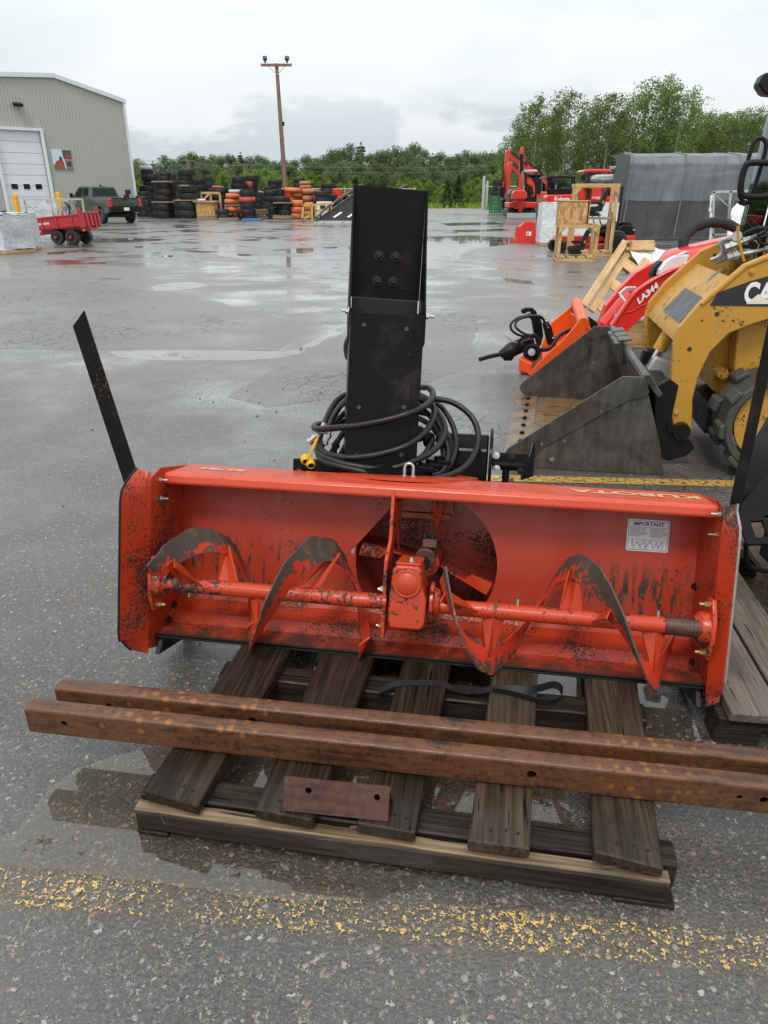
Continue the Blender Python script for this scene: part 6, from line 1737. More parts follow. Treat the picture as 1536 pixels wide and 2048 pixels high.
# crumpled side flap left
# ---------------------------------------------------------------- metal frame with plastic wrap near the cab
mf = thing('tube_crate', 'pale metal crate frame wrapped in white plastic beside the cab', 'frame', gp(1424, 530))
F0 = gp(1424, 530)
def fd(u, v, Y): return dp(u, v, Y) - F0
Yf = F0.y
for p, q in (((1424, 530), (1427, 383)), ((1452, 530), (1461, 382)), ((1424, 384), (1560, 380)), ((1424, 470), (1560, 466)), ((1540, 530), (1556, 380))):
    g = G(); g.bar(fd(*p, Yf), fd(*q, Yf), .05, .05); g.build('frame_tube', MT['wgal'], mf)
for p, q in (((1426, 385), (1520, 470)),):
    g = G(); g.bar(fd(*p, Yf + .05), fd(*q, Yf + .05), .025, .025); g.build('frame_brace', MT['wgal'], mf)
g = G(); g.tube(smoothpath([fd(1424, 390, Yf - .05), fd(1420, 420, Yf - .06), fd(1422, 432, Yf - .08), fd(1421, 480, Yf - .05), fd(1421, 528, Yf - .05)], 4), [.03 + .012 * math.sin(i * 1.7) for i in range(17)], 8); g.build('tape_wrap', MT['wrapw'], mf, smooth=60)
wrap = wrap_sheet('plastic_cover', fd, [[(1478, 400, Yf - .3), (1510, 380, Yf - .2), (1600, 372, Yf)], [(1462, 430, Yf - .6), (1500, 430, Yf - .6), (1600, 430, Yf - .4)], [(1455, 475, Yf - .8), (1500, 480, Yf - .9), (1600, 490, Yf - .8)], [(1450, 528, Yf - .9), (1500, 530, Yf - 1), (1600, 530, Yf - 1)]], MT['wrapw'], mf, .10, 24, 18)
# ---------------------------------------------------------------- metal building on the left
BC = Vector((-18.5, 58.0, 0)); BRZ = math.atan2(-.69, -.72)
BMx = Matrix.Translation(BC) @ Matrix.Rotation(BRZ, 4, 'Z'); BIx = BMx.inverted()
def fs(u, v, y=0.0):
    c = BIx @ Vector((0, 0, EYE)); d = BIx.to_3x3() @ ray(u, v)
    p = c + d * ((y - c.y) / d.y); return p
bd_ = thing('metal_building', 'large beige metal clad workshop with white overhead door and low gable', 'building', BC, BRZ)
pk = fs(105, 152); ev = fs(250, 204)
LW = 17.0; zpk = pk.z; zev = ev.z; spk = pk.x
def ztop(s): return zev + (zpk - zev) * s / spk if s < spk else zpk - (s - spk) * .07
dj = fs(103, 400); dl = fs(16, 385); dt = fs(90, 263).z
sd0, sd1 = dj.x, dl.x + .15
g = G(); step = .22; s = 0.0; V = []
prev = None
while s < LW:
    for a_, y_ in ((0, 0), (.14, 0), (.155, .035), (.205, .035), (.22, 0)):
        x = min(s + a_, LW)
        z0 = dt if sd0 - .02 < x < sd1 + .02 else 0
        V.append((x, y_, z0))
    s += step
n = len(V); tops = [(x, y, ztop(x)) for x, y, z in V]
g.add(V + tops, [(i, i + 1, n + i + 1, n + i) for i in range(n - 1)])
g.build('wall', MT['wall'], bd_)
g = G(); g.box((-.03, -10, zev / 2), (.06, 20, zev)); g.build('wall', MT['wall'], bd_)
def bandpts(s0, s1, w, y): return None
g = G()
for a_, b_ in ((-.1, spk), (spk, LW)):
    za, zb_ = ztop(max(0, a_)), ztop(b_)
    g.add([(a_, .02, za - .10), (b_, .02, zb_ - .10), (b_, .02, zb_ + .16), (a_, .02, za + .16), (a_, .16, za - .10), (b_, .16, zb_ - .10), (b_, .16, zb_ + .16), (a_, .16, za + .16)], [(0, 1, 2, 3), (7, 6, 5, 4), (0, 4, 5, 1), (3, 2, 6, 7), (0, 3, 7, 4), (1, 5, 6, 2)])
g.build('roof_trim', MT['trim'], bd_)
g = G()
g.add([(-.1, .0, zev + .14), (spk, 0, zpk + .14), (LW, 0, ztop(LW) + .14), (-.1, -20, zev + .14), (spk, -20, zpk + .14), (LW, -20, ztop(LW) + .14)], [(0, 1, 4, 3), (1, 2, 5, 4)]); g.build('roof', MT['trim'], bd_, solid=.05)
g = G(); g.box((.06, .075, zev / 2), (.16, .10, zev - .02)); g.build('corner_trim', MT['trim'], bd_)
g = G(); g.box((sd0 - .09, .09, dt / 2), (.18, .14, dt)); g.build('door_jamb', MT['trim'], bd_)
g = G(); g.box((sd1 + .09, .09, dt / 2), (.18, .14, dt)); g.build('door_jamb', MT['trim'], bd_)
g = G(); g.box(((sd0 + sd1) / 2, .09, dt + .08), (sd1 - sd0 + .36, .14, .16)); g.build('door_head', MT['trim'], bd_)
dr = G().box(((sd0 + sd1) / 2, -.14, dt / 2), (sd1 - sd0, .03, dt)).build('overhead_door', MT['doorw'], bd_)
hs = dt / 8
for k in range(8):
    g = G(); g.box(((sd0 + sd1) / 2, -.10, hs * (k + .5)), (sd1 - sd0 - .02, .045, hs - .035)); g.build('door_section', MT['doorw'], dr, bevel=.008)
zw = fs(52, 373).z
for k in range(3):
    x = sd0 + (sd1 - sd0) * (.23 + .27 * k); g = G(); g.box((x, -.068, zw), (.50, .02, .40)); w_ = g.build('door_window', MT['trim'], dr)
    g = G(); g.box((x, -.056, zw), (.42, .012, .32)); g.build('pane', MT['glass_d'], dr)
g = G(); g.box((sd0 + .35, -.06, zw - .85), (.12, .03, .06)); g.build('door_handle', MT['plast'], dr)
wl = fs(33, 211)
wlt = thing('wall_light', 'small black floodlight on the beige wall above the white door', 'light', BMx @ Vector((wl.x, .06, wl.z)), BRZ)
g = G(); g.box((0, .04, .12), (.10, .08, .12)); g.build('bracket', MT['plast'], wlt)
g = G(); g.prism([(.06, .18), (.40, .06), (.36, -.10), (.06, -.02)], -.28, .28, 'x'); g.build('lamp_head', MT['plast'], wlt, bevel=.02)
g = G(); g.add([(-.22, .10, -.045), (.22, .10, -.045), (.22, .35, -.112), (-.22, .35, -.112)], [(0, 1, 2, 3)]); g.build('lamp_lens', MT['lens'], wlt, solid=.008)
# poster: two pictures side by side
q0, q1 = fs(101, 298), fs(147, 340)
pw, ph = abs(q0.x - q1.x), abs(q0.z - q1.z)
po = thing('wall_poster', 'picture panel of red machines mounted on the beige wall right of the door', 'poster', BMx @ Vector(((q0.x + q1.x) / 2, .05, (q0.z + q1.z) / 2)), BRZ)
g = G(); g.box((0, .01, 0), (pw, .02, ph)); g.build('panel', simple('poster sky print', (.55, .64, .7), .35), po, bevel=.004)
def pst(poly, y, col, nm):
    g = G(); g.prism([(-a * pw / 2, b * ph / 2) for a, b in poly], y, y + .002, 'y'); g.build('print', simple(nm, col, .4, 0, .4, 12), po)
pst([(-.98, -.98), (.2, -.98), (.1, -.55), (-.98, -.45)], .021, (.10, .14, .05), 'poster field print')
pst([(-.8, -.5), (-.3, -.75), (.12, -.6), (.1, -.2), (-.1, .0), (-.35, -.05), (-.75, -.2)], .024, (.42, .05, .04), 'poster red print')
pst([(-.35, -.1), (-.3, .28), (-.1, .32), (.0, -.1)], .026, (.03, .03, .035), 'poster dark print')
pst([(.12, .05), (.98, .0), (.98, .95), (.05, .98)], .024, (.07, .085, .05), 'poster wood print')
pst([(.25, .12), (.95, .1), (.9, .45), (.3, .4)], .027, (.38, .04, .04), 'poster red machine print')
pst([(.28, -.98), (.98, -.98), (.98, -.05), (.2, 0)], .024, (.22, .14, .14), 'poster machine print')
pst([(.4, -.6), (.85, -.65), (.8, -.15), (.45, -.2)], .027, (.03, .03, .035), 'poster figure print')
# bollards
for u, v0, Y, lb in ((29, 388, 47.5, 'yellow bollard left of the white overhead door'), (115, 384, 51.5, 'yellow bollard right of the white overhead door behind the trailer')):
    p = dp(u, v0, Y); b = thing('bollard', lb, 'bollard', (p.x, Y, 0), 0, 'bollards at the overhead door')
    g = G(); g.lathe([(.17, 0), (.17, p.z - .12), (.15, p.z - .04), (.08, p.z), (0, p.z + .01)], (0, 0, 0), n=20); g.build('post', MT['yel'], b, smooth=True)
    g = G(); g.lathe([(.178, 0), (.178, .05)], (0, 0, p.z - .25), n=20); g.build('band', simple('dark bollard band', (.35, .17, .01), .5) if False else MT['yel'], b)
# ---------------------------------------------------------------- green pickup truck
TK = Vector((-15.45, 44.4, 0)); ta = R(90 + 48)
tk_ = thing('pickup_truck', 'dark green pickup truck parked facing the workshop', 'pickup truck', TK, ta)
Wd = 1.0
def arch(cx, r, z0, n=10):
    return [(cx + r * math.cos(R(a)), .40 + r * math.sin(R(a))) for a in [180 * k / n for k in range(n + 1)]]
def side_prof():
    P = [(-1.18, .62), (-1.20, 1.32), (.92, 1.32), (.95, 1.38), (3.05, 1.34), (4.45, 1.22), (4.62, 1.05), (4.62, .55), (4.25, .46)]
    P += arch(3.7, .50, .4)
    P += [(3.15, .46), (.55, .46)]
    P += arch(0, .50, .4)
    P += [(-.55, .52)]
    return P
g = G(); g.prism(side_prof(), -Wd + .02, Wd - .02, 'y'); body = g.build('body', MT['truck'], tk_, bevel=.03, seg=2, smooth=35)
g = G(); g.prism([(-1.24, .60), (-1.24, .92), (-1.05, .92), (-1.05, .60)], -Wd + .01, Wd - .01, 'y')
bp = g.build('rear_bumper', MT['plast'], tk_, bevel=.03)
g = G(); g.box((-1.248, -.0, .77), (.02, .32, .16)); g.build('number_plate', MT['white'], bp)
g = G(); g.box((-1.2, 0, 1.12), (.06, 1.60, .42)); tg = g.build('tailgate', MT['truck'], tk_, bevel=.02)
g = G(); g.box((-1.2, 0, 1.335), (.08, 1.62, .04)); g.build('tailgate_cap', MT['plast'], tg, bevel=.01)
g = G(); g.box((-1.235, 0, 1.25), (.02, .30, .07)); g.build('tailgate_handle', MT['plast'], tg, bevel=.008)
g = G(); g.box((-1.232, 0, 1.03), (.012, .95, .09)); g.build('tailgate_emboss', simple('darker green emboss', (.018, .03, .022), .4), tg, bevel=.004)
for s_ in (-1, 1):
    g = G(); g.prism([(-1.225, .88), (-1.23, 1.30), (-1.0, 1.30), (-1.08, .9)], s_ * (Wd - .19), s_ * (Wd + .004), 'y'); g.build('tail_light', MT['lens_r'], tk_, bevel=.02)
gh = [(.93, 1.36), (1.08, 1.93), (2.45, 1.95), (3.20, 1.36)]
g = G()
A = [(x, -.90, z) if z < 1.5 else (x, -.74, z) for x, z in gh]; B = [(x, .90, z) if z < 1.5 else (x, .74, z) for x, z in gh]
g.add(A + B, [(0, 1, 2, 3), (7, 6, 5, 4), (0, 4, 5, 1), (1, 5, 6, 2), (2, 6, 7, 3), (3, 7, 4, 0)])
cabp = g.build('cab', MT['truck'], tk_, bevel=.05, seg=2, smooth=35)
def yat(z): return .90 + (.74 - .90) * (z - 1.36) / .58
for nm, P in (('door_window', [(1.22, 1.44), (1.30, 1.84), (1.90, 1.86), (1.90, 1.44)]), ('door_window', [(2.02, 1.44), (2.02, 1.86), (2.42, 1.86), (2.86, 1.44)])):
    for s_ in (-1, 1):
        g = G(); g.add([(x, s_ * (yat(z) + .006), z) for x, z in P] , [(0, 1, 2, 3)]); g.build(nm, MT['glass_d'], cabp, solid=.008)
rw = lambda z: .93 + .15 * (z - 1.36) / .57
g = G(); g.add([(rw(1.43) - .012, -.76, 1.43), (rw(1.43) - .012, .76, 1.43), (rw(1.86) - .012, .64, 1.86), (rw(1.86) - .012, -.64, 1.86)], [(0, 1, 2, 3)]); g.build('rear_window', MT['glass_d'], cabp, solid=.008)
g = G(); g.box((1.12, 0, 1.935), (.06, .34, .03)); g.build('brake_light', MT['plast'], cabp); g = G(); g.prism([(1.25, 1.95), (1.45, 1.95), (1.30, 2.06)], -.02, .02, 'y'); g.build('roof_antenna', MT['plast'], cabp)
for s_ in (-1, 1):
    g = G(); g.box((2.75, s_ * 1.14, 1.47), (.12, .18, .24)); g.box((2.78, s_ * 1.0, 1.42), (.06, .2, .05)); g.build('wing_mirror', MT['plast'], tk_, bevel=.02)
    for x in (1.9, 2.95): 
        g = G(); g.box((x - .06, s_ * .995, 1.22), (.20, .03, .04)); g.build('door_handle', MT['plast'], tk_)
    for x in (.97, 1.96, 3.02):
        g = G(); g.box((x, s_ * .985, .95), (.014, .008, .75)); g.build('door_seam', MT['ink'], tk_)
g = G(); g.box((1.6, 0, .42), (4.8, 1.5, .16)); g.build('underbody', MT['plast'], tk_)
g = G(); g.box((-1.25, 0, .50), (.25, .14, .10)); g.build('tow_hitch', MT['plast'], tk_)
for x in (0, 3.7):
    for y in (-.86, .86):
        s_ = 1 if y > 0 else -1
        g = G(); r = .405; w = .14
        g.lathe([(r * .62, -w), (r * .93, -w), (r, -w * .7), (r, w * .7), (r * .93, w), (r * .62, w), (r * .62, -w)], (x, y, r), (0, 1, 0), 28); wh = g.build('wheel', MT['tyre'], tk_, smooth=35)
        g = G(); g.lathe([(0, -.05), (r * .62, -.08), (r * .62, w * .7 ), (r * .55, w * .7), (r * .50, w * .25), (r * .2, w * .4), (0, w * .4)], (x, y, r), (0, s_, 0), 24); rm = g.build('rim', MT['rim_b'], wh, smooth=35)
        g = G(); g.lathe([(r * .68, 0), (r * 1.14, 0), (r * 1.14, .004), (r * .68, .004)], (x, s_ * (Wd - .026), r), (0, s_, 0), 24) 
# ---------------------------------------------------------------- red tandem dump trailer
w1, w2 = gp(115, 489), gp(148, 489)
ax_ = (w2 - w1).normalized(); mid_ = (w1 + w2) / 2
tl_ = thing('dump_trailer', 'small red dump trailer with tandem wheels tilted nose down', 'trailer', (mid_.x, mid_.y, 0), R(-12))
for x, y in ((-.28, 0), (.28, 0), (-.28, .72), (.28, .72)):
    wheel(tl_, x, y + .06, .235, .10, 'tyre', 'rim_s')
    g = G(); g.lathe([(.055, 0), (.05, .05), (0, .05)], (x, y - .06 if y < .5 else y + .18, .235), (0, -1, 0), 14); g.build('hub', MT['maroon'], tl_, smooth=True)
for s_ in (0, .72):
    g = G(); g.bar((-.3, s_ + .20 if s_ < .5 else s_ - .08, .26), (.3, s_ + .20 if s_ < .5 else s_ - .08, .26), .06, .09); g.build('bogie_beam', MT['maroon'], tl_, bevel=.01)
tb = R(-5)
def tb_(x, y, z): return (x * math.cos(tb) + (z - .5) * math.sin(tb), y, .5 - x * math.sin(tb) + (z - .5) * math.cos(tb))
def tbox(nm, x0, x1, y0, y1, z0, z1, mat='maroon', flare=0.0, bev=.006):
    g = G(); V = [tb_(x, y, z) for z in (z0, z1) for x, y in ((x0, y0 + 0), (x1, y0), (x1, y1), (x0, y1))]
    g.add(V, [(3, 2, 1, 0), (4, 5, 6, 7), (0, 1, 5, 4), (1, 2, 6, 5), (2, 3, 7, 6), (3, 0, 4, 7)]); return g.build(nm, MT[mat], tl_, bevel=bev)
tbox('chassis', -1.5, .85, .26, .54, .36, .46); tbox('chassis', -1.0, .9, .20, .28, .42, .50); tbox('chassis', -1.0, .9, .60, .68, .42, .50)
tbox('tow_bar', -2.2, -1.4, .50, .60, .34, .42)
tbox('bed_floor', -1.0, .80, -.08, .92, .50, .54)
for y in (-.10, .90):
    tbox('bed_side', -1.0, .80, y, y + .04, .54, .86); tbox('side_rail', -1.02, .82, y - .025, y + .065, .86, .91)
    for x in (-.7, -.15, .45): tbox('side_rib', x, x + .06, y - .03 if y < 0 else y + .042, y - .002 if y < 0 else y + .07, .52, .86)
tbox('front_panel', -1.03, -.99, -.10, .94, .54, .90)
tbox('tailgate', .81, .85, -.04, .88, .50, .90); tbox('gate_rail', .80, .88, -.06, .90, .90, .95)
for y in (.12, .36, .60, .80): tbox('gate_rib', .852, .89, y, y + .06, .50, .90)
for y in (-.14, .88): tbox('gate_post', .76, .86, y, y + .07, .46, 1.10)
g = G(); V = [tb_(x, -.108, z) for x, z in ((-.82, .66), (-.42, .66), (-.42, .74), (-.82, .74))]
text('side_lettering', 'HAMMOND', MT['white'], frame4(tb_(-.45, -.106, .70), (math.cos(tb), 0, -math.sin(tb)), (0, 0, 1)), .11, tl_, .004, .001, 1.0) if False else None
for k in range(7):
    tbox('side_lettering', -.80 + k * .058, -.80 + k * .058 + .038, -.1065, -.1015, .665 + (k % 2) * .008, .735, 'white', bev=0)
g = G(); g.box((.87, -.14, .47), (.03, .08, .05)); g.build('marker_lamp', MT['yel'], tl_)
# ---------------------------------------------------------------- wrapped crates far left
a_, b_ = gp(16, 506), gp(86, 498)
wrapped('wrapped_crate', 'silver grey film wrapped crate on a pine skid in front of the red trailer', ((a_.x + b_.x) / 2, (a_.y + b_.y) / 2, 0), math.atan2(b_.y - a_.y, b_.x - a_.x), (b_ - a_).length, 1.0, dp(50, 428, a_.y).z, MT['wraps'], 5, amp=.05)
a_, b_ = gp(-60, 506), gp(12, 509)
wrapped('wrapped_crate', 'grey film wrapped crate cut by the left picture edge', ((a_.x + b_.x) / 2, (a_.y + b_.y) / 2, 0), math.atan2(b_.y - a_.y, b_.x - a_.x), (b_ - a_).length, 1.1, dp(50, 430, a_.y).z, MT['wraps'], 9, amp=.05)
bm_ = thing('boxed_attachment', 'black pipe attachment lying on the grey wrapped crate', 'attachment', dp(4, 432, 24.2))
g = G(); g.tube(smoothpath([(-.3, 0, .06), (0, 0, .10), (.12, 0, .12), (.2, 0, .03)], 4), .04, 8); g.box((-.05, 0, .04), (.4, .3, .08)); g.build('pipe_body', MT['plast'], bm_, smooth=40)
# crate frame with a red machine under clear film
Yc = 29.5
cf = thing('crated_machine', 'red and black machine under clear film in a pale tube frame behind the trailer', 'crated machine', gp(100, 480))
c0 = gp(100, 480)
def cfd(u, v, Y): return dp(u, v, Y) - c0
Yc = c0.y
zt2 = cfd(100, 399, Yc).z
xs = [cfd(48, 400, Yc).x, cfd(116, 400, Yc).x]
yb = 1.3; xs2 = [cfd(95, 400, Yc + yb).x, cfd(164, 398, Yc + yb).x]
def fb(a, b, mt='wgal'): g = G(); g.bar(a, b, .06, .06); g.build('frame_tube', MT[mt], cf)
for i, x in enumerate(xs): fb((x, 0, 0), (x, 0, zt2), 'wgal')
for x in xs2: fb((x, yb, 0), (x, yb, zt2), 'ygal')
fb((xs[0], 0, zt2), (xs[1], 0, zt2)); fb((xs2[0], yb, zt2), (xs2[1], yb, zt2), 'ygal'); fb((xs[1], 0, zt2), (xs2[1], yb, zt2), 'ygal'); fb((xs[0], 0, zt2), (xs2[0], yb, zt2))
fb((xs[0], 0, .1), (xs[1], 0, .1)); fb((xs2[0], yb, .1), (xs2[1], yb, .1)); fb((xs[0], 0, zt2 - .1), (xs[1], 0, .4)); fb((xs[1] - .3, 0, .15), (xs[1], 0, zt2))
mc = lambda a: Vector(((xs[0] + xs2[1]) / 2 + a, .6, 0))
g = G(); g.tube(smoothpath([mc(-.4) + Vector((0, 0, .3)), mc(-.1) + Vector((0, 0, .55)), mc(.15) + Vector((0, 0, 1.0)), mc(.4) + Vector((0, 0, .5)), mc(.0) + Vector((0, 0, .45))], 5), .06, 8); g.box(mc(.1) + Vector((0, 0, .3)), (.9, .5, .25)); g.build('machine_body', MT['tred2'], cf, smooth=40)
g = G(); g.box(mc(-.25) + Vector((0, 0, .6)), (.35, .4, .4)); g.build('engine_block', MT['plast'], cf, bevel=.03); g = G(); g.tube([mc(.5) + Vector((0, 0, .4)), mc(.55) + Vector((0, 0, 1.2)), mc(.4) + Vector((0, 0, 1.28))], .03, 8); g.build('control_handle', MT['plast'], cf, smooth=40)
g = G(); g.grid(30, 14, lambda s, t: Vector((xs[0] + .35 + (xs2[1] - xs[0] - .4) * s, .2 + .9 * s * .6, .12 + (zt2 - .1) * t)) + noise.noise_vector(Vector((s * 9, t * 5, 2))) * .10); g.build('film_wrap', MT['wrapc'], cf, smooth=50)
g = G(); g.box((xs[0] + .62, .25, zt2 * .46), (.42, .02, zt2 * .85)); g.build('cardboard_sheet', MT['wrapw'], cf)
g = G(); g.prism([(xs[1] - .05, zt2 + .03), (xs[1] + .08, zt2 + .03), (xs[1] + .04, zt2 - .42)], -.06, -.03, 'y'); g.build('strap_tag', MT['yel'], cf)

# ---------------------------------------------------------------- tyres
def tyre_mesh(lugs=26, seed=0, name='tyre'):
    g = G()
    prof = [(.27, .06), (.30, .0), (.42, .0), (.445, .07), (.458, .14), (.458, .86), (.445, .93), (.42, 1.0), (.30, 1.0), (.27, .94)]
    n = 26; V = []; 
    g.lathe(prof, (0, 0, 0), n=n)
    g.f = [f for f in g.f if len(f) == 4]
    g2 = [(.27, .06), (.25, .3), (.25, .7), (.27, .94)]
    G.lathe(g, g2, (0, 0, 0), n=n); g.f = [f for f in g.f if len(f) == 4]
    for k in range(lugs):
        for h_, sg in ((0, 1), (1, -1)):
            a0 = 2 * math.pi * (k + .5 * h_) / lugs; da = 2 * math.pi / lugs * .23; sk = 2 * math.pi / lugs * .62
            zA, zB = (.04, .54) if h_ == 0 else (.96, .46)
            P = []
            for r_ in (.45, .512):
                for (aa, zz) in ((a0 - da, zA), (a0 + da, zA), (a0 + da + sk, zB), (a0 - da + sk, zB)):
                    rr_ = r_ - (.012 if zz in (zA,) else 0)
                    P.append((rr_ * math.cos(aa), rr_ * math.sin(aa), zz))
            g.add(P, [(4, 5, 6, 7), (0, 1, 5, 4), (1, 2, 6, 5), (2, 3, 7, 6), (3, 0, 4, 7)])
    return g.build(name, MT['tyre'], smooth=30, mesh_only=True)
TM = {'k': tyre_mesh(22), 'm': tyre_mesh(34)}
def wrap_mesh(mat, seed):
    g = G()
    prof = [(.0, .02), (.25, .0), (.42, .02), (.49, .14), (.50, .5), (.49, .86), (.42, .98), (.25, 1.0), (0, .98)]
    g.lathe(prof, (0, 0, 0), n=30)
    g.v = [tuple(Vector(p) + Vector((p[0], p[1], 0)) * (noise.noise(Vector(p) * 6 + Vector((seed, 0, 0))) * .07)) for p in g.v]
    return g.build('wrapped_tyre', mat, smooth=60, mesh_only=True)
TM['o'] = wrap_mesh(MT['wrapo'], 1); TM['b'] = wrap_mesh(MT['wrapb'], 2); TM['r'] = wrap_mesh(MT['wrapr'], 3); TM['s'] = wrap_mesh(MT['wraps'], 4)
KN = {'k': 'black chunky tread tyre', 'm': 'black fine tread tyre', 'o': 'orange film wrapped tyre', 'b': 'brownish film wrapped tyre', 'r': 'red film wrapped tyre', 's': 'silver film wrapped tyre'}
ORD = ['bottom', 'second', 'third', 'fourth', 'fifth', 'sixth', 'seventh', 'eighth', 'ninth', 'tenth', 'eleventh', 'twelfth', 'thirteenth', 'fourteenth', 'fifteenth']
def far_pallet(o, w, d, label, mat='pal_far', rz=0, h=.14, group='pallets in the tyre yard'):
    c = thing('wooden_pallet', label, 'pallet', o, rz, group)
    for y in (0.04, d / 2, d - .04):
        g = G(); g.box((0, y, h * .45), (w, .08, h * .55)); g.build('stringer', MT[mat], c)
    for k in range(5):
        g = G(); g.box((-w / 2 + w * (k + .5) / 5, d / 2, h * .86), (w / 6.5, d, h * .24)); g.build('deck_board', MT[mat], c)
    return c
def cu(cx): return 260 + cx / 3.339
def cvv(cy): return 260 + cy / 3.339
def stack(desc, Y, rows, grp='tyres stacked in the yard'):
    """rows from the ground up: (cx, width, y_top, y_bottom, kind) in enlarged photo units; 'p' rows are pallets"""
    lvl = 0; z = None
    todo = []
    for cx, w, yt, yb_, kd in rows:
        u = cu(cx); z1 = max(0, dp(u, cvv(yt), Y).z); z0 = dp(u, cvv(yb_), Y).z
        D = dp(cu(cx + w / 2), cvv(yb_), Y).x - dp(cu(cx - w / 2), cvv(yb_), Y).x
        todo.append([dp(u, cvv(yb_), Y).x, D, z0, z1, kd])
    # let the heap stand on the ground
    if todo[0][2] > .25 and todo[0][4] != 'p':
        x, D, z0, z1, kd = todo[0]; h = max(.3, z1 - z0); n_ = max(1, round(z0 / h))
        todo = [[x, D * .98, i * z0 / n_, (i + 1) * z0 / n_, kd if kd in 'km' else 'k'] for i in range(n_)] + todo
    z = 0.0; front = min(0, 0); Dm = max(t[1] for t in todo)
    for x, D, z0, z1, kd in todo:
        h = z1 - z0
        if kd == 'p':
            far_pallet((x, Y + (Dm - D) / 2 * 0 + .02, z), D, Dm * .92, f'flat pallet above the {ORD[max(0, lvl - 1)]} tyre in the {desc}', h=max(.10, h)); z += max(.10, h); continue
        m = TM[kd]; o = link('tyre', m)
        o.location = (x, Y + Dm / 2 + rnd.uniform(-.05, .05), z); o.scale = (D, D, h * .99)
        o.location.x += rnd.uniform(-.07, .07); o.rotation_euler = (rnd.gauss(0, .018), rnd.gauss(0, .018), rnd.random() * 6.28)
        tag(o, f'{KN[kd]}, {ORD[lvl]} in the {desc}', 'tyre', grp); lvl += 1; z += h
stack('tall stack right of the pickup', 53.5, [(215, 142, 532, 582, 'm'), (215, 142, 480, 532, 'm'), (215, 150, 470, 480, 'p'), (215, 128, 430, 470, 'm'), (215, 126, 386, 430, 'm'), (213, 126, 345, 386, 'm'), (210, 140, 332, 345, 'p'), (216, 82, 302, 332, 'k'), (216, 84, 273, 302, 'k')])
stack('wide stack left of the board crate', 52.8, [(366, 166, 532, 590, 'k'), (366, 168, 475, 532, 'k'), (366, 160, 466, 475, 'p'), (370, 128, 420, 466, 'm'), (368, 128, 380, 420, 'm'), (360, 60, 366, 380, 'p'), (350, 98, 335, 366, 'k'), (350, 98, 301, 335, 'k'), (354, 115, 262, 301, 'm')])
stack('heap touching the pickup tailgate', 56.5, [(85, 105, 535, 580, 'm'), (85, 105, 490, 535, 'k'), (85, 105, 440, 490, 'k'), (82, 80, 410, 440, 'm')])
stack('silver topped stack by the building', 60, [(115, 130, 415, 460, 'k'), (115, 130, 370, 415, 'k'), (118, 105, 331, 366, 'k'), (113, 122, 292, 330, 'k'), (95, 80, 258, 290, 'k'), (92, 84, 228, 258, 's')])
stack('low heap under the pickup right tail light', 55, [(140, 40, 545, 578, 'm'), (118, 60, 505, 545, 'm'), (112, 60, 466, 505, 'm')])
stack('dark stack behind the wide one', 58, [(280, 60, 410, 480, 'k'), (282, 60, 345, 410, 'k'), (280, 42, 322, 345, 'k'), (278, 42, 290, 322, 'm')])
stack('square stack right of the wide one', 57, [(470, 90, 470, 530, 'k'), (470, 90, 400, 470, 'k'), (450, 106, 346, 386, 'm'), (450, 106, 308, 346, 'm')])
stack('narrow stack behind the pale wood frame', 60, [(522, 52, 386, 420, 'k'), (522, 52, 346, 386, 'k'), (522, 50, 310, 346, 'm')])
stack('broad row behind the pale wood frame', 56, [(586, 132, 425, 470, 'k'), (586, 132, 390, 425, 'k')])
stack('red capped row behind the strand board crate', 57.5, [(578, 76, 390, 420, 'k'), (578, 76, 373, 390, 'r')])
stack('orange stack right of the pale wood frame', 51.5, [(682, 104, 545, 588, 'o'), (682, 106, 503, 545, 'o'), (680, 106, 488, 500, 'p'), (676, 96, 450, 488, 'o'), (676, 98, 412, 450, 'o'), (694, 84, 388, 412, 's')])
stack('red banded stack behind the blue pallet', 50.6, [(784, 100, 568, 600, 'k'), (784, 102, 530, 568, 'k'), (784, 102, 488, 530, 'm'), (782, 106, 443, 486, 'r'), (776, 100, 401, 442, 'm')])
stack('two tyre stack above the orange ones', 55.5, [(720, 100, 388, 440, 'k'), (716, 100, 350, 388, 'm'), (725, 100, 308, 349, 'k')])
stack('tall pair left of the light pole', 58, [(806, 84, 380, 430, 'k'), (806, 84, 340, 380, 'k'), (804, 86, 300, 340, 'm')])
stack('pink wrapped heap beside the tall pair', 56.5, [(784, 44, 386, 430, 'k'), (784, 44, 344, 386, 'r')])
stack('slim column behind the pallet heap', 52.5, [(852, 54, 560, 590, 'k'), (852, 54, 520, 560, 'm'), (855, 50, 485, 520, 'k'), (855, 50, 450, 485, 'k'), (855, 50, 415, 450, 'm')])
stack('column left of the light pole foot', 55.5, [(922, 100, 475, 530, 'k'), (930, 100, 438, 475, 'm'), (930, 100, 400, 438, 'k'), (925, 60, 376, 398, 'k')])
stack('upper pair left of the light pole', 58.5, [(960, 96, 392, 440, 'k'), (960, 96, 361, 392, 'm'), (960, 96, 331, 361, 'm')])
stack('dark column under the light pole', 57, [(1000, 62, 440, 500, 'k'), (1000, 62, 392, 440, 'k')])
stack('front stack below the light pole', 51, [(1024, 140, 574, 602, 'p'), (1026, 98, 540, 576, 'k'), (1026, 98, 500, 540, 'k'), (1020, 130, 488, 498, 'p'), (1008, 116, 452, 488, 'k')])
stack('small column left of the front stack', 52, [(952, 56, 540, 580, 'k'), (952, 56, 503, 540, 'k')])
stack('small column behind the slim column', 53.5, [(896, 56, 540, 580, 'k'), (896, 56, 500, 540, 'm')])
stack('orange column right of the front stack', 51.2, [(1112, 80, 553, 596, 'o'), (1112, 80, 510, 553, 'o'), (1114, 78, 468, 510, 'o')])
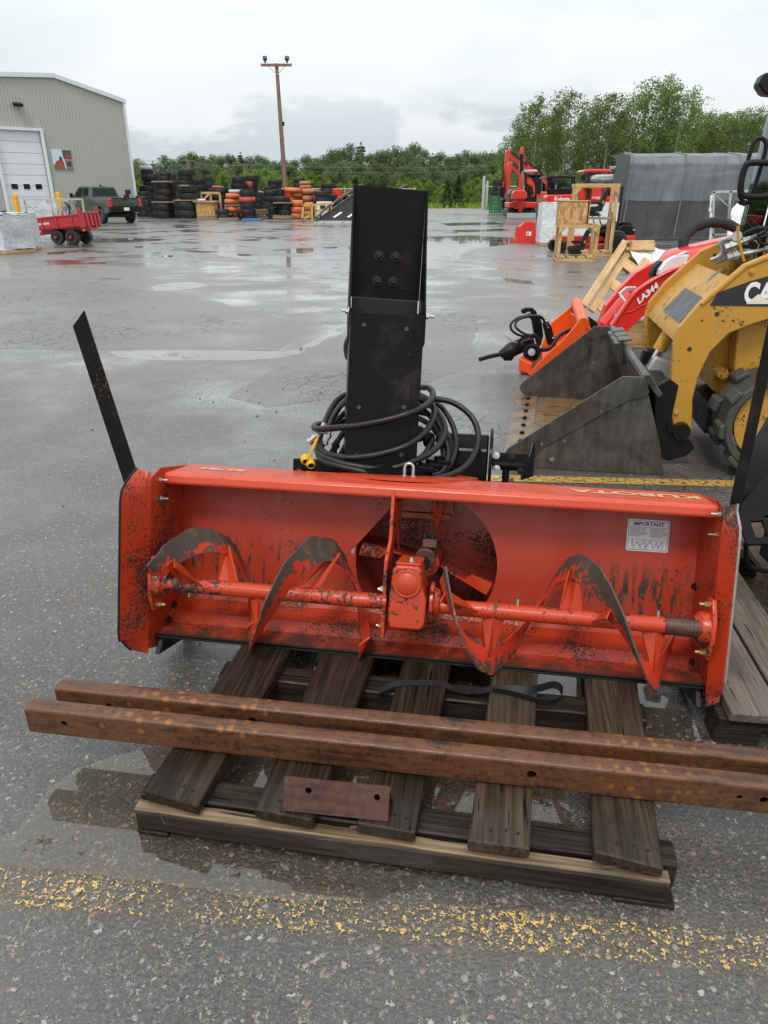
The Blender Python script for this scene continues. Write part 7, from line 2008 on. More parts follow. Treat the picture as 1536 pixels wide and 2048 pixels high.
stack('bright orange pair behind the light pole', 54, [(1066, 84, 446, 480, 'o'), (1105, 80, 440, 466, 'o'), (1085, 118, 404, 440, 'o')])
stack('black pair right of the light pole', 57, [(1125, 82, 394, 440, 'k'), (1125, 82, 352, 394, 'k'), (1125, 80, 321, 352, 'm')])
stack('brownish column right of the light pole', 54.5, [(1172, 96, 432, 480, 'b'), (1176, 102, 390, 432, 'b'), (1168, 76, 365, 388, 'b'), (1168, 78, 338, 365, 'b')])
stack('low stack left of the ramp', 54, [(1282, 108, 447, 486, 'k'), (1282, 108, 408, 447, 'k')])
stack('upper stack left of the ramp', 57, [(1322, 106, 388, 430, 'k'), (1322, 106, 357, 388, 'm')])
stack('orange heap behind the yellow frames', 52.6, [(1192, 66, 540, 590, 'b'), (1192, 66, 480, 540, 'o')])
stack('small stack on the dark pallet', 50.4, [(612, 92, 552, 586, 'k'), (612, 92, 516, 552, 'k')])
stack('single tyre beside the small front stack', 50.9, [(696, 62, 546, 588, 'k')])
stack('dark heap behind the steel ramp rail', 55, [(1385, 60, 455, 500, 'k'), (1350, 70, 430, 455, 'k')])
stack('stack behind the pickup bed', 51, [(-24, 36, 430, 470, 'k'), (-24, 36, 398, 430, 'k')])
# strand board crate, pallets, frames
def yard(u, v): return gp(u, v)
o0 = gp(cu(508), cvv(590)); Yo = o0.y
wx = dp(cu(566), cvv(590), Yo).x - dp(cu(450), cvv(590), Yo).x
ho = dp(cu(508), cvv(478), Yo).z
oc = thing('strand_board_crate', 'tall strand board crate among the tyre stacks', 'crate', (o0.x, Yo, 0))
for c_, d_ in (((0, .02, ho / 2 + .06), (wx, .03, ho - .14)), ((0, wx, ho / 2 + .06), (wx, .03, ho - .14)), ((-wx / 2, wx / 2, ho / 2 + .06), (.03, wx, ho - .14)), ((wx / 2, wx / 2, ho / 2 + .06), (.03, wx, ho - .14))):
    g = G(); g.box(c_, d_); g.build('crate_side', MT['osb'], oc)
g = G(); g.box((0, wx / 2, ho), (wx * 1.32, wx * 1.2, .08)); g.build('crate_lid', MT['pine'], oc)
g = G(); g.box((0, wx / 2, .06), (wx * 1.05, wx, .12)); g.build('crate_base', MT['pal_far'], oc)
g = G(); g.lathe([(.1, 0), (.32, .03), (.3, .12), (0, .14)], (-.3, .4, ho + .04), n=12); tag(g.build('white_bundle', MT['wrapw'], None), 'small white bundle on the strand board crate lid', 'bundle').location = (o0.x, Yo, 0)
wf = thing('timber_rack', 'pale wood frame standing behind the strand board crate', 'frame', (dp(cu(550), cvv(590), Yo + 1.2).x, Yo + 1.3, 0))
zf0, zf1 = dp(cu(550), cvv(488), Yo + 1.3).z, dp(cu(550), cvv(420), Yo + 1.3).z
xf = dp(cu(612), cvv(488), Yo + 1.3).x - dp(cu(488), cvv(488), Yo + 1.3).x
for x in (-xf / 2, 0, xf / 2):
    g = G(); g.box((x, 0, zf1 / 2), (.12, .12, zf1)); g.build('post', MT['pine_z'], wf)
for z in (zf0 + .08, zf1): 
    g = G(); g.box((0, -.08, z), (xf, .05, .14)); g.build('rail', MT['pine'], wf)
g = G(); g.bar((-xf / 2, -.12, zf0 + .1), (0, -.12, zf1), .05, .12); g.build('brace', MT['pine'], wf)
def pal_at(cx, cyb, w, label, mat='pal_far', h=.14, d=1.1, n=1, z=0):
    p = gp(cu(cx), cvv(cyb)); W_ = dp(cu(cx + w / 2), cvv(cyb), p.y).x - dp(cu(cx - w / 2), cvv(cyb), p.y).x
    for i in range(n): far_pallet((p.x + rnd.uniform(-.1, .1) * (n > 1), p.y, z + i * h), W_, d, label if n == 1 else f'{ORD[i]} {label}', mat, R(rnd.uniform(-4, 4)), h)
pal_at(512, 602, 130, 'flat pallet under the strand board crate front', d=.5)
pal_at(655, 604, 130, 'broken dark pallet in front of the small front tyre stack', d=.7)
pal_at(808, 607, 124, 'flat blue pallet on the asphalt', 'blue', .12, 1.0)
pal_at(846, 592, 138, 'bare pallet in the low heap behind the blue pallet', 'pal_far', .15, 1.1, 4)
def ytube(u0, v0, u1, v1, Y): return None
yf = thing('support_stand', 'pale yellow steel frame on legs beside the steel ramp', 'frame', gp(cu(1235), cvv(612)))
f0 = gp(cu(1235), cvv(612))
def yfd(cx, cy, Y): return dp(cu(cx), cvv(cy), Y) - f0
for p, q in (((1218, 618), (1214, 498)), ((1242, 606), (1240, 494)), ((1150, 588), (1158, 505)), ((1150, 505), (1215, 498)), ((1214, 500), (1360, 492)), ((1240, 540), (1340, 530)), ((1160, 588), (1205, 575)), ((1336, 590), (1340, 495))):
    g = G(); g.bar(yfd(*p, f0.y), yfd(*q, f0.y), .12, .12); g.build('frame_bar', MT['osbyel'], yf)
pnl = thing('display_board', 'white panel propped behind the yellow frame by the ramp', 'panel', gp(cu(1300), cvv(596)))
pz = gp(cu(1300), cvv(596))
g = G(); g.box((0, 0, .55), (1.0, .06, 1.1)); g.build('panel_sheet', MT['wrapw'], pnl); g = G(); g.lathe([(.18, 0), (.18, .02), (.1, .02)], (-.1, -.03, .75), (0, -1, 0), 16); g.build('panel_mark', MT['ink'], pnl)
rc = thing('red_cylinder', 'red upright drum behind the ramp rail', 'drum', (dp(cu(1386), cvv(430), 56).x, 56, 0))
zr = dp(cu(1386), cvv(396), 56).z
g = G(); g.lathe([(.38, 0), (.38, zr), (.3, zr + .05), (0, zr + .05)], (0, 0, 0), n=20); g.build('drum_body', MT['tred2'], rc, smooth=True); g = G(); g.lathe([(.39, 0), (.41, .04), (.39, .08)], (0, 0, zr * .7), n=20); g.build('drum_ring', MT['tred2'], rc)
for k, (cx, cy) in enumerate(((1405, 430), (1440, 425), (1470, 432), (1250, 395), (1080, 398), (870, 405))):
    p = dp(cu(cx), cvv(cy), 59); t_ = thing('red_machine', ['red implement behind the ramp', 'red implement with dark top behind the ramp', 'red implement left of the chute', 'red implement behind the low black stack', 'red implement behind the orange pair', 'red implement right of the tall pair'][k], 'implement', (p.x, 59, 0))
    g = G(); g.prism([(-.8, 0), (-.9, p.z * .7), (-.3, p.z), (.5, p.z * .9), (.9, p.z * .5), (.9, 0)], 0, 1.2, 'y'); g.build('machine_body', MT['tred2'], t_, bevel=.05)
    g = G(); g.box((0, -.1, p.z * .35), (1.2, .3, p.z * .4)); g.build('machine_frame', MT['plast'], t_, bevel=.04)

# ---------------------------------------------------------------- steel loading ramp
r0, r1 = gp(632, 446), gp(705, 447)
rp = thing('loading_ramp', 'ribbed steel loading ramp rising to the right behind the black chute', 'ramp', r0)
rf0 = Vector((0, 0, .05)); rw_ = 3.0
tp = dp(716, 392, 51.5) - r0; tp = Vector((tp.x, 51.5 - r0.y, 1.62))
x_ = Vector((1.0, -.03, 0)).normalized() * rw_
def rpt(s, t, dz=0): return rf0 + (tp - rf0) * t + x_ * s + Vector((0, 0, dz))
g = G(); g.add([rpt(0, .02), rpt(1, .02), rpt(1, 1), rpt(0, 1)], [(0, 1, 2, 3)]); dk = g.build('ramp_deck', MT['ramp'], rp, solid=.06)
g = G()
for k in range(46):
    t = .03 + .96 * k / 46; g.bar(rpt(.01, t, .02), rpt(.99, t, .02), .05, .05)
o = g.build('deck_rib', MT['ramp'], rp); o['kind'] = 'stuff'
for t, s_ in ((.12, .22), (.12, .5), (.12, .78), (.62, .3), (.62, .6)):
    g = G(); g.add([rpt(s_, t, .05), rpt(s_ + .05, t, .05), rpt(s_ + .06, t + .16, .05), rpt(s_ + .01, t + .16, .05)], [(0, 1, 2, 3)]); g.build('deck_mark', MT['white'], rp, solid=.01)
for s_ in (0, 1):
    g = G(); g.bar(rpt(s_, 0, .0), rpt(s_, 1, .0), .12, .22); g.build('side_beam', MT['ramp'], rp)
    g = G(); P = [rpt(s_, t / 8, .22 + .16 * min(1, t / 2)) for t in range(9)] + [rpt(s_, 1.12, .30)]
    g.tube(P, .07, 8); rl = g.build('side_rail', MT['ramp'], rp)
    for t in (.1, .3, .5, .7, .9):
        g = G(); g.bar(rpt(s_, t, .05), rpt(s_, t, .36), .08, .06); g.build('rail_post', MT['ramp'], rp)
g = G(); g.add([rpt(-.02, -.20, -.035), rpt(1.05, -.20, -.035), rpt(1.02, .03, .03), rpt(0, .03, .03)], [(0, 1, 2, 3)]); g.build('toe_plate', MT['rampl'], rp, solid=.02)
for s_ in (.0, .36, .7):
    g = G(); g.add([rpt(s_, -.19, -.01), rpt(s_ + .2, -.19, -.01), rpt(s_ + .18, .0, .05), rpt(s_, .0, .05)], [(0, 1, 2, 3)]); g.build('toe_flap', MT['rampl'], rp, solid=.015)
for s_ in (0, 1):
    for t in (.55, .95):
        p = rpt(s_, t); g = G(); g.bar((p.x, p.y, 0), (p.x, p.y, p.z), .12, .12); g.build('ramp_leg', MT['ramp'], rp)
# ---------------------------------------------------------------- light pole
lpY = 61.0
pb_, pt_ = dp(574, 425, lpY), dp(553, 127, lpY)
lp = thing('light_pole', 'leaning brown timber pole with two floodlights on a cross arm', 'light pole', (pb_.x, lpY, 0))
zt_p = pt_.z; dx_ = pt_.x - pb_.x
g = G(); g.tube([(0, 0, 0), (dx_ * .5, 0, zt_p * .5), (dx_, 0, zt_p)], [.19, .165, .125], 12); g.build('pole', MT['pole'], lp, smooth=True)
g = G(); g.box((dx_, -.16, zt_p - .12), (2.25, .14, .17)); g.build('cross_arm', MT['pole'], lp)
for s_ in (-1, 1):
    g = G(); g.bar((dx_ + s_ * .62, -.2, zt_p - .2), (dx_ + .03 * s_ + .03, -.16, zt_p - .72), .03, .05); g.build('arm_brace', MT['wgal'], lp)
    fl_ = G(); m_ = Euler((R(-25), 0, R(s_ * -14))).to_matrix(); fl_.box((dx_ + s_ * .80, -.18, zt_p + .30), (.30, .22, .26), m_); hd = fl_.build('floodlight', MT['plast_g'], lp, bevel=.03)
    g = G(); g.box((dx_ + s_ * .80, -.18, zt_p + .08), (.12, .12, .14)); g.build('light_bracket', MT['plast'], hd)
g = G(); g.box((dx_ * .62 + .22, -.05, zt_p * .62), (.13, .12, .28)); g.build('junction_box', MT['plast'], lp)
# utility poles and wires far behind
UP = []
for u, vt, Y, lb in ((375, 318, 190, 'thin far utility pole above the wide tyre stack'), (488, 327, 196, 'thin far utility pole above the orange tyres')):
    p = dp(u, vt, Y); t_ = thing('utility_pole', lb, 'utility pole', (p.x, Y, 0)); UP.append(Vector((p.x, Y, p.z)))
    g = G(); g.tube([(0, 0, 0), (0, 0, p.z)], [.3, .2], 8); g.build('pole', MT['pole'], t_)
    g = G(); g.box((0, 0, p.z - .35), (3.4, .2, .2)); g.build('cross_arm', MT['pole'], t_)
wr = thing('power_line', 'sagging power cables strung between the far utility poles', 'power line', (0, 0, 0))
for dz, dy in ((0, 0), (-1.1, .4)):
    pts = [Vector((-88, 180, UP[0].z + 1.2 + dz)), UP[0] + Vector((0, dy, -.2 + dz)), UP[1] + Vector((0, dy, -.2 + dz)), Vector((34, 210, UP[1].z + .2 + dz))]
    P = []
    for a_, b_ in zip(pts, pts[1:]):
        for k in range(12):
            t = k / 12; q = a_.lerp(b_, t); q.z -= math.sin(math.pi * t) * .8; P.append(q)
    g = G(); g.tube(P, .028, 5); g.build('cable', MT['wire'], wr)
# ---------------------------------------------------------------- machines at the far right
def dgen(o): return lambda u, v, Y: dp(u, v, Y) - o
# green racks, one thing each
RY = 64.0
for k in range(4):
    v0, v1 = 427 - k * 9, 419.5 - k * 9
    p = dp(1000, v0, RY); z1 = dp(1000, v1, RY).z
    w = dp(1017, v0, RY).x - dp(982, v0, RY).x
    t_ = thing('steel_rack', f'{ORD[k]} green steel rack of the stack beside the mini excavator'.replace('bottom', 'bottommost'), 'rack', (p.x, RY, max(0, p.z)), 0, 'green racks')
    h = max(.2, z1 - max(0, p.z))
    hh_ = (dp(1000, 418, RY).z - dp(1000, 427, RY).z)
    for x in (-w / 2, 0, w / 2):
        g = G(); g.box((x, 0, hh_ / 2), (.09, .09, hh_ - .01)); g.build('post', MT['green_rack'], t_)
        g = G(); g.box((x, 1.2, hh_ / 2), (.09, .09, hh_ - .01)); g.build('post', MT['green_rack'], t_)
    for z in (.08, hh_ - .06):
        for y in (0, 1.2):
            g = G(); g.box((0, y - .06, z), (w + .1, .05, .10)); g.build('rail', MT['green_rack'], t_)
ztop_ = dp(1000, 427, RY).z * 0 + 4 * (dp(1000, 418, RY).z - dp(1000, 427, RY).z)
for k in range(3):
    w = dp(1011, 380, RY).x - dp(987, 380, RY).x
    o = link('tyre', TM['k']); o.location = (dp(999, 380, RY).x, RY + .6, ztop_ + k * .42); o.scale = (w, w * .9, .42)
    tag(o, f'{ORD[k]} black tyre on top of the green racks'.replace('bottom', 'lowest'), 'tyre', 'tyres on the green racks')
# mini excavator facing the camera
XY = 52.6
x0_ = gp(1043, 437); mx = thing('mini_excavator', 'red mini excavator with raised boom and dozer blade facing the camera', 'excavator', x0_)
md = dgen(x0_); XY = x0_.y
def ms(px, dy, th, name, mat, b=.02, par=None): return slab(px, XY + dy, th, name, mat, par or mx, md, b)
ms([(1014, 437), (1014, 426), (1072, 426), (1072, 437)], 0, .12, 'dozer_blade', 'concrete')
ms([(1014, 426), (1016, 417), (1022, 414), (1030, 417), (1031, 430), (1014, 434)], .9, 1.9, 'rubber_track', 'tyre', .06); ms([(1058, 430), (1058, 417), (1064, 414), (1071, 417), (1073, 428), (1072, 434)], .9, 1.9, 'rubber_track', 'tyre', .06)
ms([(1032, 431), (1032, 418), (1057, 418), (1057, 431)], .6, 1.6, 'undercarriage', 'plast', .03)
ms([(1018, 416), (1018, 405), (1030, 402), (1060, 404), (1074, 404), (1075, 416)], .5, 2.0, 'house_frame', 'tred2', .05)
ms([(1018, 405), (1019, 388), (1022, 380), (1028, 376), (1034, 378), (1035, 406)], .7, 1.4, 'engine_cover', 'plast_g', .10)
ms([(1046, 404), (1046, 394), (1070, 392), (1073, 396), (1073, 405)], .8, 1.2, 'seat_base', 'plast', .04)
ms([(1056, 395), (1055, 372), (1062, 370), (1064, 394)], 1.2, .3, 'operator_seat', 'plast', .05)
for u0, u1 in ((1070.5, 1073.5),):
    ms([(u0, 405), (u0, 344), (u1, 344), (u1, 405)], .8, .12, 'canopy_post', 'plast', .01); ms([(u0 - 20, 405), (u0 - 20, 346), (u1 - 20, 346), (u1 - 20, 405)], 2.0, .12, 'canopy_post', 'plast', .01)
ms([(1046, 345), (1046, 340), (1074, 339), (1076, 344)], .7, 1.6, 'canopy_roof', 'wgal', .03)
ms([(1024, 397), (1026, 386), (1030, 380), (1050, 380), (1054, 386), (1054, 397), (1050, 399), (1028, 399)], -.5, .7, 'digging_bucket', 'tred2', .06)
ms([(1034, 400), (1034, 376), (1046, 374), (1048, 400), (1044, 424), (1038, 424)], .0, .35, 'swing_post', 'tred2', .04)
ms([(1037, 384), (1038, 345), (1042, 312), (1047, 312), (1048, 345), (1046, 384)], -.25, .30, 'boom', 'tred2', .03)
ms([(1040, 346), (1040, 308), (1047, 308), (1047, 346)], -.32, .06, 'boom_cylinder', 'plast', .02)
ms([(1041, 318), (1042, 298), (1044, 293), (1048, 294), (1048, 318)], -.30, .28, 'stick_head', 'tred2', .02)
ms([(1043.5, 374), (1043.5, 342), (1045.5, 342), (1045.5, 374)], -.36, .08, 'cylinder_rod', 'chrome', .0)
ms([(1060, 411), (1060, 408), (1072, 408), (1072, 411)], .48, .03, 'side_stripe', 'tred', .0)
# larger excavators behind: raised bends of red boom
def exc(dx, dv, Y, label):
    o_ = gp(1015, 424); o_ = Vector((dp(1015 + dx, 400, Y).x, Y, 0)); f_ = dgen(o_)
    t_ = thing('excavator', label, 'excavator', o_, 0, 'excavators parked behind the mini excavator')
    def q(px): return [(u + dx, v + dv) for u, v in px]
    slab(q([(1006, 374), (1008, 345), (1012, 304), (1015, 299), (1019, 301), (1021, 310), (1017, 330), (1014, 376)]), Y, .35, 'stick', 'tred2', t_, f_, .03)
    slab(q([(1016, 301), (1020, 300), (1040, 317), (1058, 332), (1063, 342), (1060, 350), (1052, 344), (1034, 326), (1018, 314)]), Y + .02, .35, 'boom', 'tred2', t_, f_, .03)
    slab(q([(1058, 336), (1063, 340), (1075, 380), (1068, 385)]), Y + .02, .4, 'boom', 'tred2', t_, f_, .03)
    slab(q([(1021, 303), (1022.5, 302), (1056, 329), (1055, 331)]), Y - .15, .12, 'boom_cylinder', 'plast', t_, f_)
    slab(q([(1004, 360), (1006, 322), (1007.5, 322), (1007, 362)]), Y - .1, .12, 'stick_cylinder', 'plast', t_, f_)
    slab(q([(1000, 374), (1014, 372), (1018, 384), (1010, 396), (1000, 392)]), Y - .3, 1.0, 'digging_bucket', 'plast', t_, f_, .05)
    yb2 = 400 + 20
    z0 = 0
    bx = dp(1078 + dx, 400, Y).x - o_.x
    g = G(); g.box((bx, 1.2, .45), (2.4, 2.6, .9)); g.build('track_base', MT['tyre'], t_, bevel=.15)
    g = G(); g.box((bx + .2, 1.2, 1.3), (2.2, 2.2, .8)); g.build('house', MT['tred2'], t_, bevel=.1)
    g = G(); g.box((bx - .5, .6, 2.1), (1.0, 1.1, 1.3)); g.build('cab', MT['glass_d'], t_, bevel=.1)
    g = G(); g.box((bx - .5, .6, 2.8), (1.1, 1.2, .12)); g.build('cab_roof', MT['plast'], t_, bevel=.03)
exc(0, 0, 61, 'large red excavator with the highest raised boom behind the mini excavator')
exc(4, 24, 58, 'red excavator with lower folded boom in front of the highest one')
exc(30, 18, 64, 'red excavator half hidden behind the utility vehicle')
# pallet stacks beside
for k in range(4):
    p = dp(1083, 402 - k * 9, 56)
    far_pallet((p.x, 56, max(0, k * .33)), 1.7, 1.2, f'{ORD[k]} tan crate base in the pile beside the mini excavator'.replace('bottom', 'bottommost'), h=.30, group='crate bases behind the mini excavator')
# utility vehicle
UY = 40.0
u0_ = Vector((dp(1123, 400, UY).x, UY, 0)); uv = thing('utility_vehicle', 'red and black roofed utility vehicle facing the camera behind the white crate', 'utility vehicle', u0_)
ud = dgen(u0_)
def us(px, dy, th, name, mat, b=.02, par=None): return slab(px, UY + dy, th, name, mat, par or uv, ud, b)
hd_ = us([(1092, 408), (1093, 393), (1096, 390), (1150, 389), (1154, 393), (1154, 408)], 0, .9, 'hood', 'tred', .06)
us([(1092, 442), (1092, 407), (1154, 407), (1154, 442)], .05, 2.6, 'body', 'plast', .06)
us([(1096, 390), (1097, 378), (1149, 377), (1150, 390)], .75, .2, 'dashboard', 'plast', .02)
for u in (1096, 1149): us([(u - 2, 392), (u - 1.2, 355), (u + 1.2, 355), (u + 2, 392)], .8, .09, 'roof_post', 'plast', .01)
for u in (1102, 1144): us([(u - 1, 392), (u - 1, 355), (u + 1, 355), (u + 1, 392)], 2.2, .09, 'roof_post', 'plast', .01)
us([(1092, 357), (1094, 352.5), (1120, 351), (1150, 352), (1154, 356)], .55, 1.9, 'roof', 'plast', .03)
us([(1098, 377), (1098, 358), (1148, 358), (1148, 377)], .85, .02, 'windscreen', 'glass', 0)
us([(1104, 392), (1104, 380), (1118, 379), (1118, 392)], 1.7, .3, 'seat', 'fabric', .05); us([(1128, 392), (1128, 380), (1142, 379), (1142, 392)], 1.7, .3, 'seat', 'fabric', .05)
c_ = ud(1124, 398, UY)
text('hood_lettering', 'Kubota', MT['white'], frame4((c_.x, -.012, c_.z), (1, 0, 0), (0, 0, 1)), .26, uv, .008, .004, 1.05)
for x in (-.65, .65):
    for y in (.4, 2.1): wheel(uv, x, y, .3, .12) if False else None
for x in (-.62, .62):
    for y in (.45, 2.15):
        g = G(); g.lathe([(.15, -.12), (.3, -.12), (.32, 0), (.3, .12), (.15, .12)], (x, y, .32), (1, 0, 0), 20); g.build('wheel', MT['tyre'], uv, smooth=35)
# cab tractor with red roof
CY = 44.0
c0_ = Vector((dp(1195, 400, CY).x, CY, 0)); ct = thing('cab_tractor', 'red cab tractor with red roof behind the tall pine crate', 'tractor', c0_)
cd_ = dgen(c0_)
def cs(px, dy, th, name, mat, b=.02): return slab(px, CY + dy, th, name, mat, ct, cd_, b)
cs([(1167, 345), (1169, 340), (1180, 338), (1218, 338), (1224, 341), (1224, 345)], .6, 1.7, 'cab_roof', 'tred', .06)
cs([(1176, 392), (1180, 346), (1216, 346), (1218, 392)], .7, 1.5, 'cab_glass', 'glass', .03)
for u in (1177, 1217): cs([(u - 1.5, 394), (u, 345), (u + 2.4, 345), (u + 1.6, 394)], .66, .12, 'cab_post', 'plast', .01)
cs([(1184, 402), (1186, 372), (1200, 368), (1212, 371), (1214, 402)], .4, 1.2, 'hood', 'tred', .12)
cs([(1160, 402), (1161, 376), (1166, 370), (1172, 372), (1174, 402)], .8, .5, 'fender', 'tred', .10); cs([(1220, 402), (1221, 376), (1228, 371), (1235, 374), (1236, 402)], .8, .5, 'fender', 'tred', .10)
cs([(1156, 440), (1156, 395), (1176, 392), (1176, 440)], 1.0, 1.2, 'wheel', 'tyre', .15); cs([(1219, 440), (1219, 395), (1238, 392), (1238, 440)], 1.0, 1.2, 'wheel', 'tyre', .15)
cs([(1163, 362), (1163, 350), (1170, 348), (1172, 360)], .5, .12, 'mirror', 'plast', .03); cs([(1182, 440), (1182, 402), (1214, 402), (1214, 440)], .6, 1.5, 'chassis', 'plast', .04)
# second machine with a rolled grey cover
GY = 36.0
g0_ = Vector((dp(1215, 400, GY).x, GY, 0)); gt = thing('covered_vehicle', 'red open vehicle with rolled grey cover and black roll bar beside the shelter', 'vehicle', g0_)
gd_ = dgen(g0_)
def gs(px, dy, th, name, mat, b=.02): return slab(px, GY + dy, th, name, mat, gt, gd_, b)
gs([(1190, 362), (1191, 354), (1198, 349), (1228, 348), (1236, 352), (1237, 360), (1225, 363), (1205, 364)], 0, .9, 'rolled_cover', 'silver_wrap', .08)
gs([(1202, 400), (1203, 366), (1236, 366), (1238, 400)], .3, .05, 'windscreen', 'glass', 0)
gs([(1200, 372), (1200, 368), (1240, 367), (1240, 371)], .2, .1, 'screen_bar', 'tred', .01)
gs([(1200, 440), (1200, 394), (1240, 392), (1240, 440)], .2, 1.8, 'body', 'tred', .1)
for u in (1230, 1237):
    gs([(u, 400), (u, 336), (u + 2, 336), (u + 2, 400)], -.2 if u < 1233 else .6, .09, 'roll_bar', 'plast', .01)
gs([(1230, 338), (1230, 332), (1242, 331), (1242, 337)], -.2, .9, 'bar_top', 'wgal', .02)
gs([(1228, 372), (1228, 350), (1230, 348), (1232, 372)], -.3, .1, 'grab_handle', 'plast', .01)
# black covered hump between crate and shelter
hp = gp(1232, 470); hm = thing('black_seat_shell', 'black seat shell leaning against the shelter end', 'seat', (hp.x, hp.y - 2.2, 0))
g = G(); g.prism([(-.30, 0.02), (-.28, .75), (-.15, 1.05), (.02, 1.2), (.10, 1.15), (.12, .6), (.06, .02)], 0, .45, 'y'); g.build('shell', MT['plast_g'], hm, bevel=.06, seg=2, smooth=True)
g = G(); g.box((-.1, .2, .03), (.5, .5, .06)); g.build('shell_base', MT['plast'], hm)
# ---------------------------------------------------------------- chain link fence
def fence(label, pts, h, ext=False):
    f_ = thing('chain_link_fence', label, 'fence', pts[0]); o_ = Vector(pts[0])
    P = [Vector(p) - o_ for p in pts]
    for p in P:
        g = G(); g.cyl(p, p + Vector((0, 0, h + .15)), .05, 8); g.build('post', MT['wgal'], f_)
    for a_, b_ in zip(P, P[1:]):
        g = G(); g.cyl(a_ + Vector((0, 0, h)), b_ + Vector((0, 0, h)), .03, 6); g.build('top_rail', MT['wgal'], f_)
    g = G()
    for a_, b_ in zip(P, P[1:]):
        L = (b_ - a_).length; n = int(L / .22)
        for i in range(n):
            s0 = i / n; s1 = min(1, s0 + h / L)
            g.bar(a_.lerp(b_, s0), a_.lerp(b_, s1) + Vector((0, 0, h * (s1 - s0) * L / h)), .008, .008)
            s1 = max(0, s0 - h / L)
            g.bar(a_.lerp(b_, s0), a_.lerp(b_, s1) + Vector((0, 0, h * (s0 - s1) * L / h)), .008, .008)
    o = g.build('wire_mesh', MT['wgal'], f_); o['kind'] = 'stuff'
def fp(u, Y): return (dp(u, 400, Y).x, Y, 0)
fence('chain link fence running right from the gate post', [fp(968, 80), fp(1010, 79), fp(1060, 78), fp(1110, 77)], 2.2)
fence('chain link fence behind the tyre yard and the black chute', [fp(560, 82), fp(620, 82), fp(690, 82.5), fp(763, 83), fp(830, 83.5)], 2.0)
for k, (u, Y) in enumerate(((966, 79.2), (973, 80.4))):
    zt3 = dp(u, 354, Y).z; t_ = thing('gate_post', ['tall grey gate post at the grass edge', 'shorter grey gate post joined to the fence'][k], 'gate post', fp(u, Y))
    g = G(); g.cyl((0, 0, 0), (0, 0, zt3 - k * .45), .13, 12); g.build('post', MT['wgal'], t_, smooth=True); g = G(); g.lathe([(.14, 0), (.14, .04), (0, .1)], (0, 0, zt3 - k * .45), n=12); g.build('post_cap', MT['wgal'], t_)

# ---------------------------------------------------------------- trees
def leaves(g, c, rad, n, size, rr, flat=1.0):
    for _ in range(n):
        d_ = Vector((rr.gauss(0, 1), rr.gauss(0, 1), rr.gauss(0, 1) * flat)); d_ = d_.normalized() * rad * rr.random() ** .45
        p = c + d_; s_ = size * (.6 + .8 * rr.random())
        a_ = Vector((rr.gauss(0, 1), rr.gauss(0, 1), rr.gauss(0, 1))).normalized(); b_ = a_.cross(Vector((rr.gauss(0, 1), rr.gauss(0, 1), rr.gauss(0, 1)))).normalized()
        k = len(g.v)
        g.v += [tuple(p - a_ * s_ * .5), tuple(p + b_ * s_ * .32), tuple(p + a_ * s_ * .5), tuple(p - b_ * s_ * .32)]
        g.f.append((k, k + 1, k + 2, k + 3))
def raw(g, name, mat):
    me = bpy.data.meshes.new(name); me.from_pydata(g.v, [], g.f); me.materials.append(mat); return me
def poplar(seed, wide=.17):
    """unit tree, height 1"""
    rr = random.Random(seed); t = G(); c = G()
    bend = rr.uniform(-.02, .02)
    ax = lambda z: Vector((bend * math.sin(z * 3), bend * math.cos(z * 2.3) - bend, z))
    t.tube([ax(k / 10) for k in range(11)], [.0095 * (1 - k / 11) + .0012 for k in range(11)], 7)
    nb = 34
    for i in range(nb):
        z = .22 + .74 * (i / nb) ** .9; a_ = i * 2.4 + rr.random()
        L = wide * (.35 + 1.1 * math.sin(min(1, max(0, (z - .16) / .84)) * math.pi * .62 + .35) ** 1.2) * (1.12 - z * .72) * rr.uniform(.55, 1.15)
        b = ax(z); tip = b + Vector((math.cos(a_) * L, math.sin(a_) * L, L * rr.uniform(.7, 1.2)))
        mid = b.lerp(tip, .55) + Vector((0, 0, L * .08))
        t.tube([b, mid, tip], [.0045 * (1.1 - z), .003 * (1.1 - z), .001], 5)
        for q, k in ((.35, 24), (.65, 36), (.95, 38), (1.12, 16)):
            leaves(c, b.lerp(tip, q) + Vector((rr.gauss(0, .012), rr.gauss(0, .012), rr.gauss(0, .012))), (.036 + .03 * rr.random()), int(k * rr.uniform(.6, 1.3)), .0165, rr, .9)
    return raw(t, 'trunk', MT['bark']), raw(c, 'crown', MT['leaf_p'])
def broad(seed, mat, wide=.34, low=.12, n=46, leaf=.05, bark='bark_d'):
    rr = random.Random(seed); t = G(); c = G()
    t.tube([(0, 0, 0), (.01, 0, .35), (0, .01, .8)], [.025, .018, .004], 6)
    for i in range(n):
        z = low + (.96 - low) * rr.random() ** .8
        prof = math.sin(min(1, (z - low + .12) / (1.04 - low)) * math.pi) ** .65
        a_ = rr.random() * 6.28; L = wide * prof * rr.uniform(.35, 1.05)
        tip = Vector((math.cos(a_) * L, math.sin(a_) * L, z)); t.tube([(0, 0, max(.05, z - .18)), tip * .6 + Vector((0, 0, z * .36)), tip], [.007, .004, .001], 4)
        leaves(c, tip, .08 + .06 * rr.random(), 85, leaf * .5, rr, .8)
    return raw(t, 'trunk', MT[bark]), raw(c, 'crown', mat)
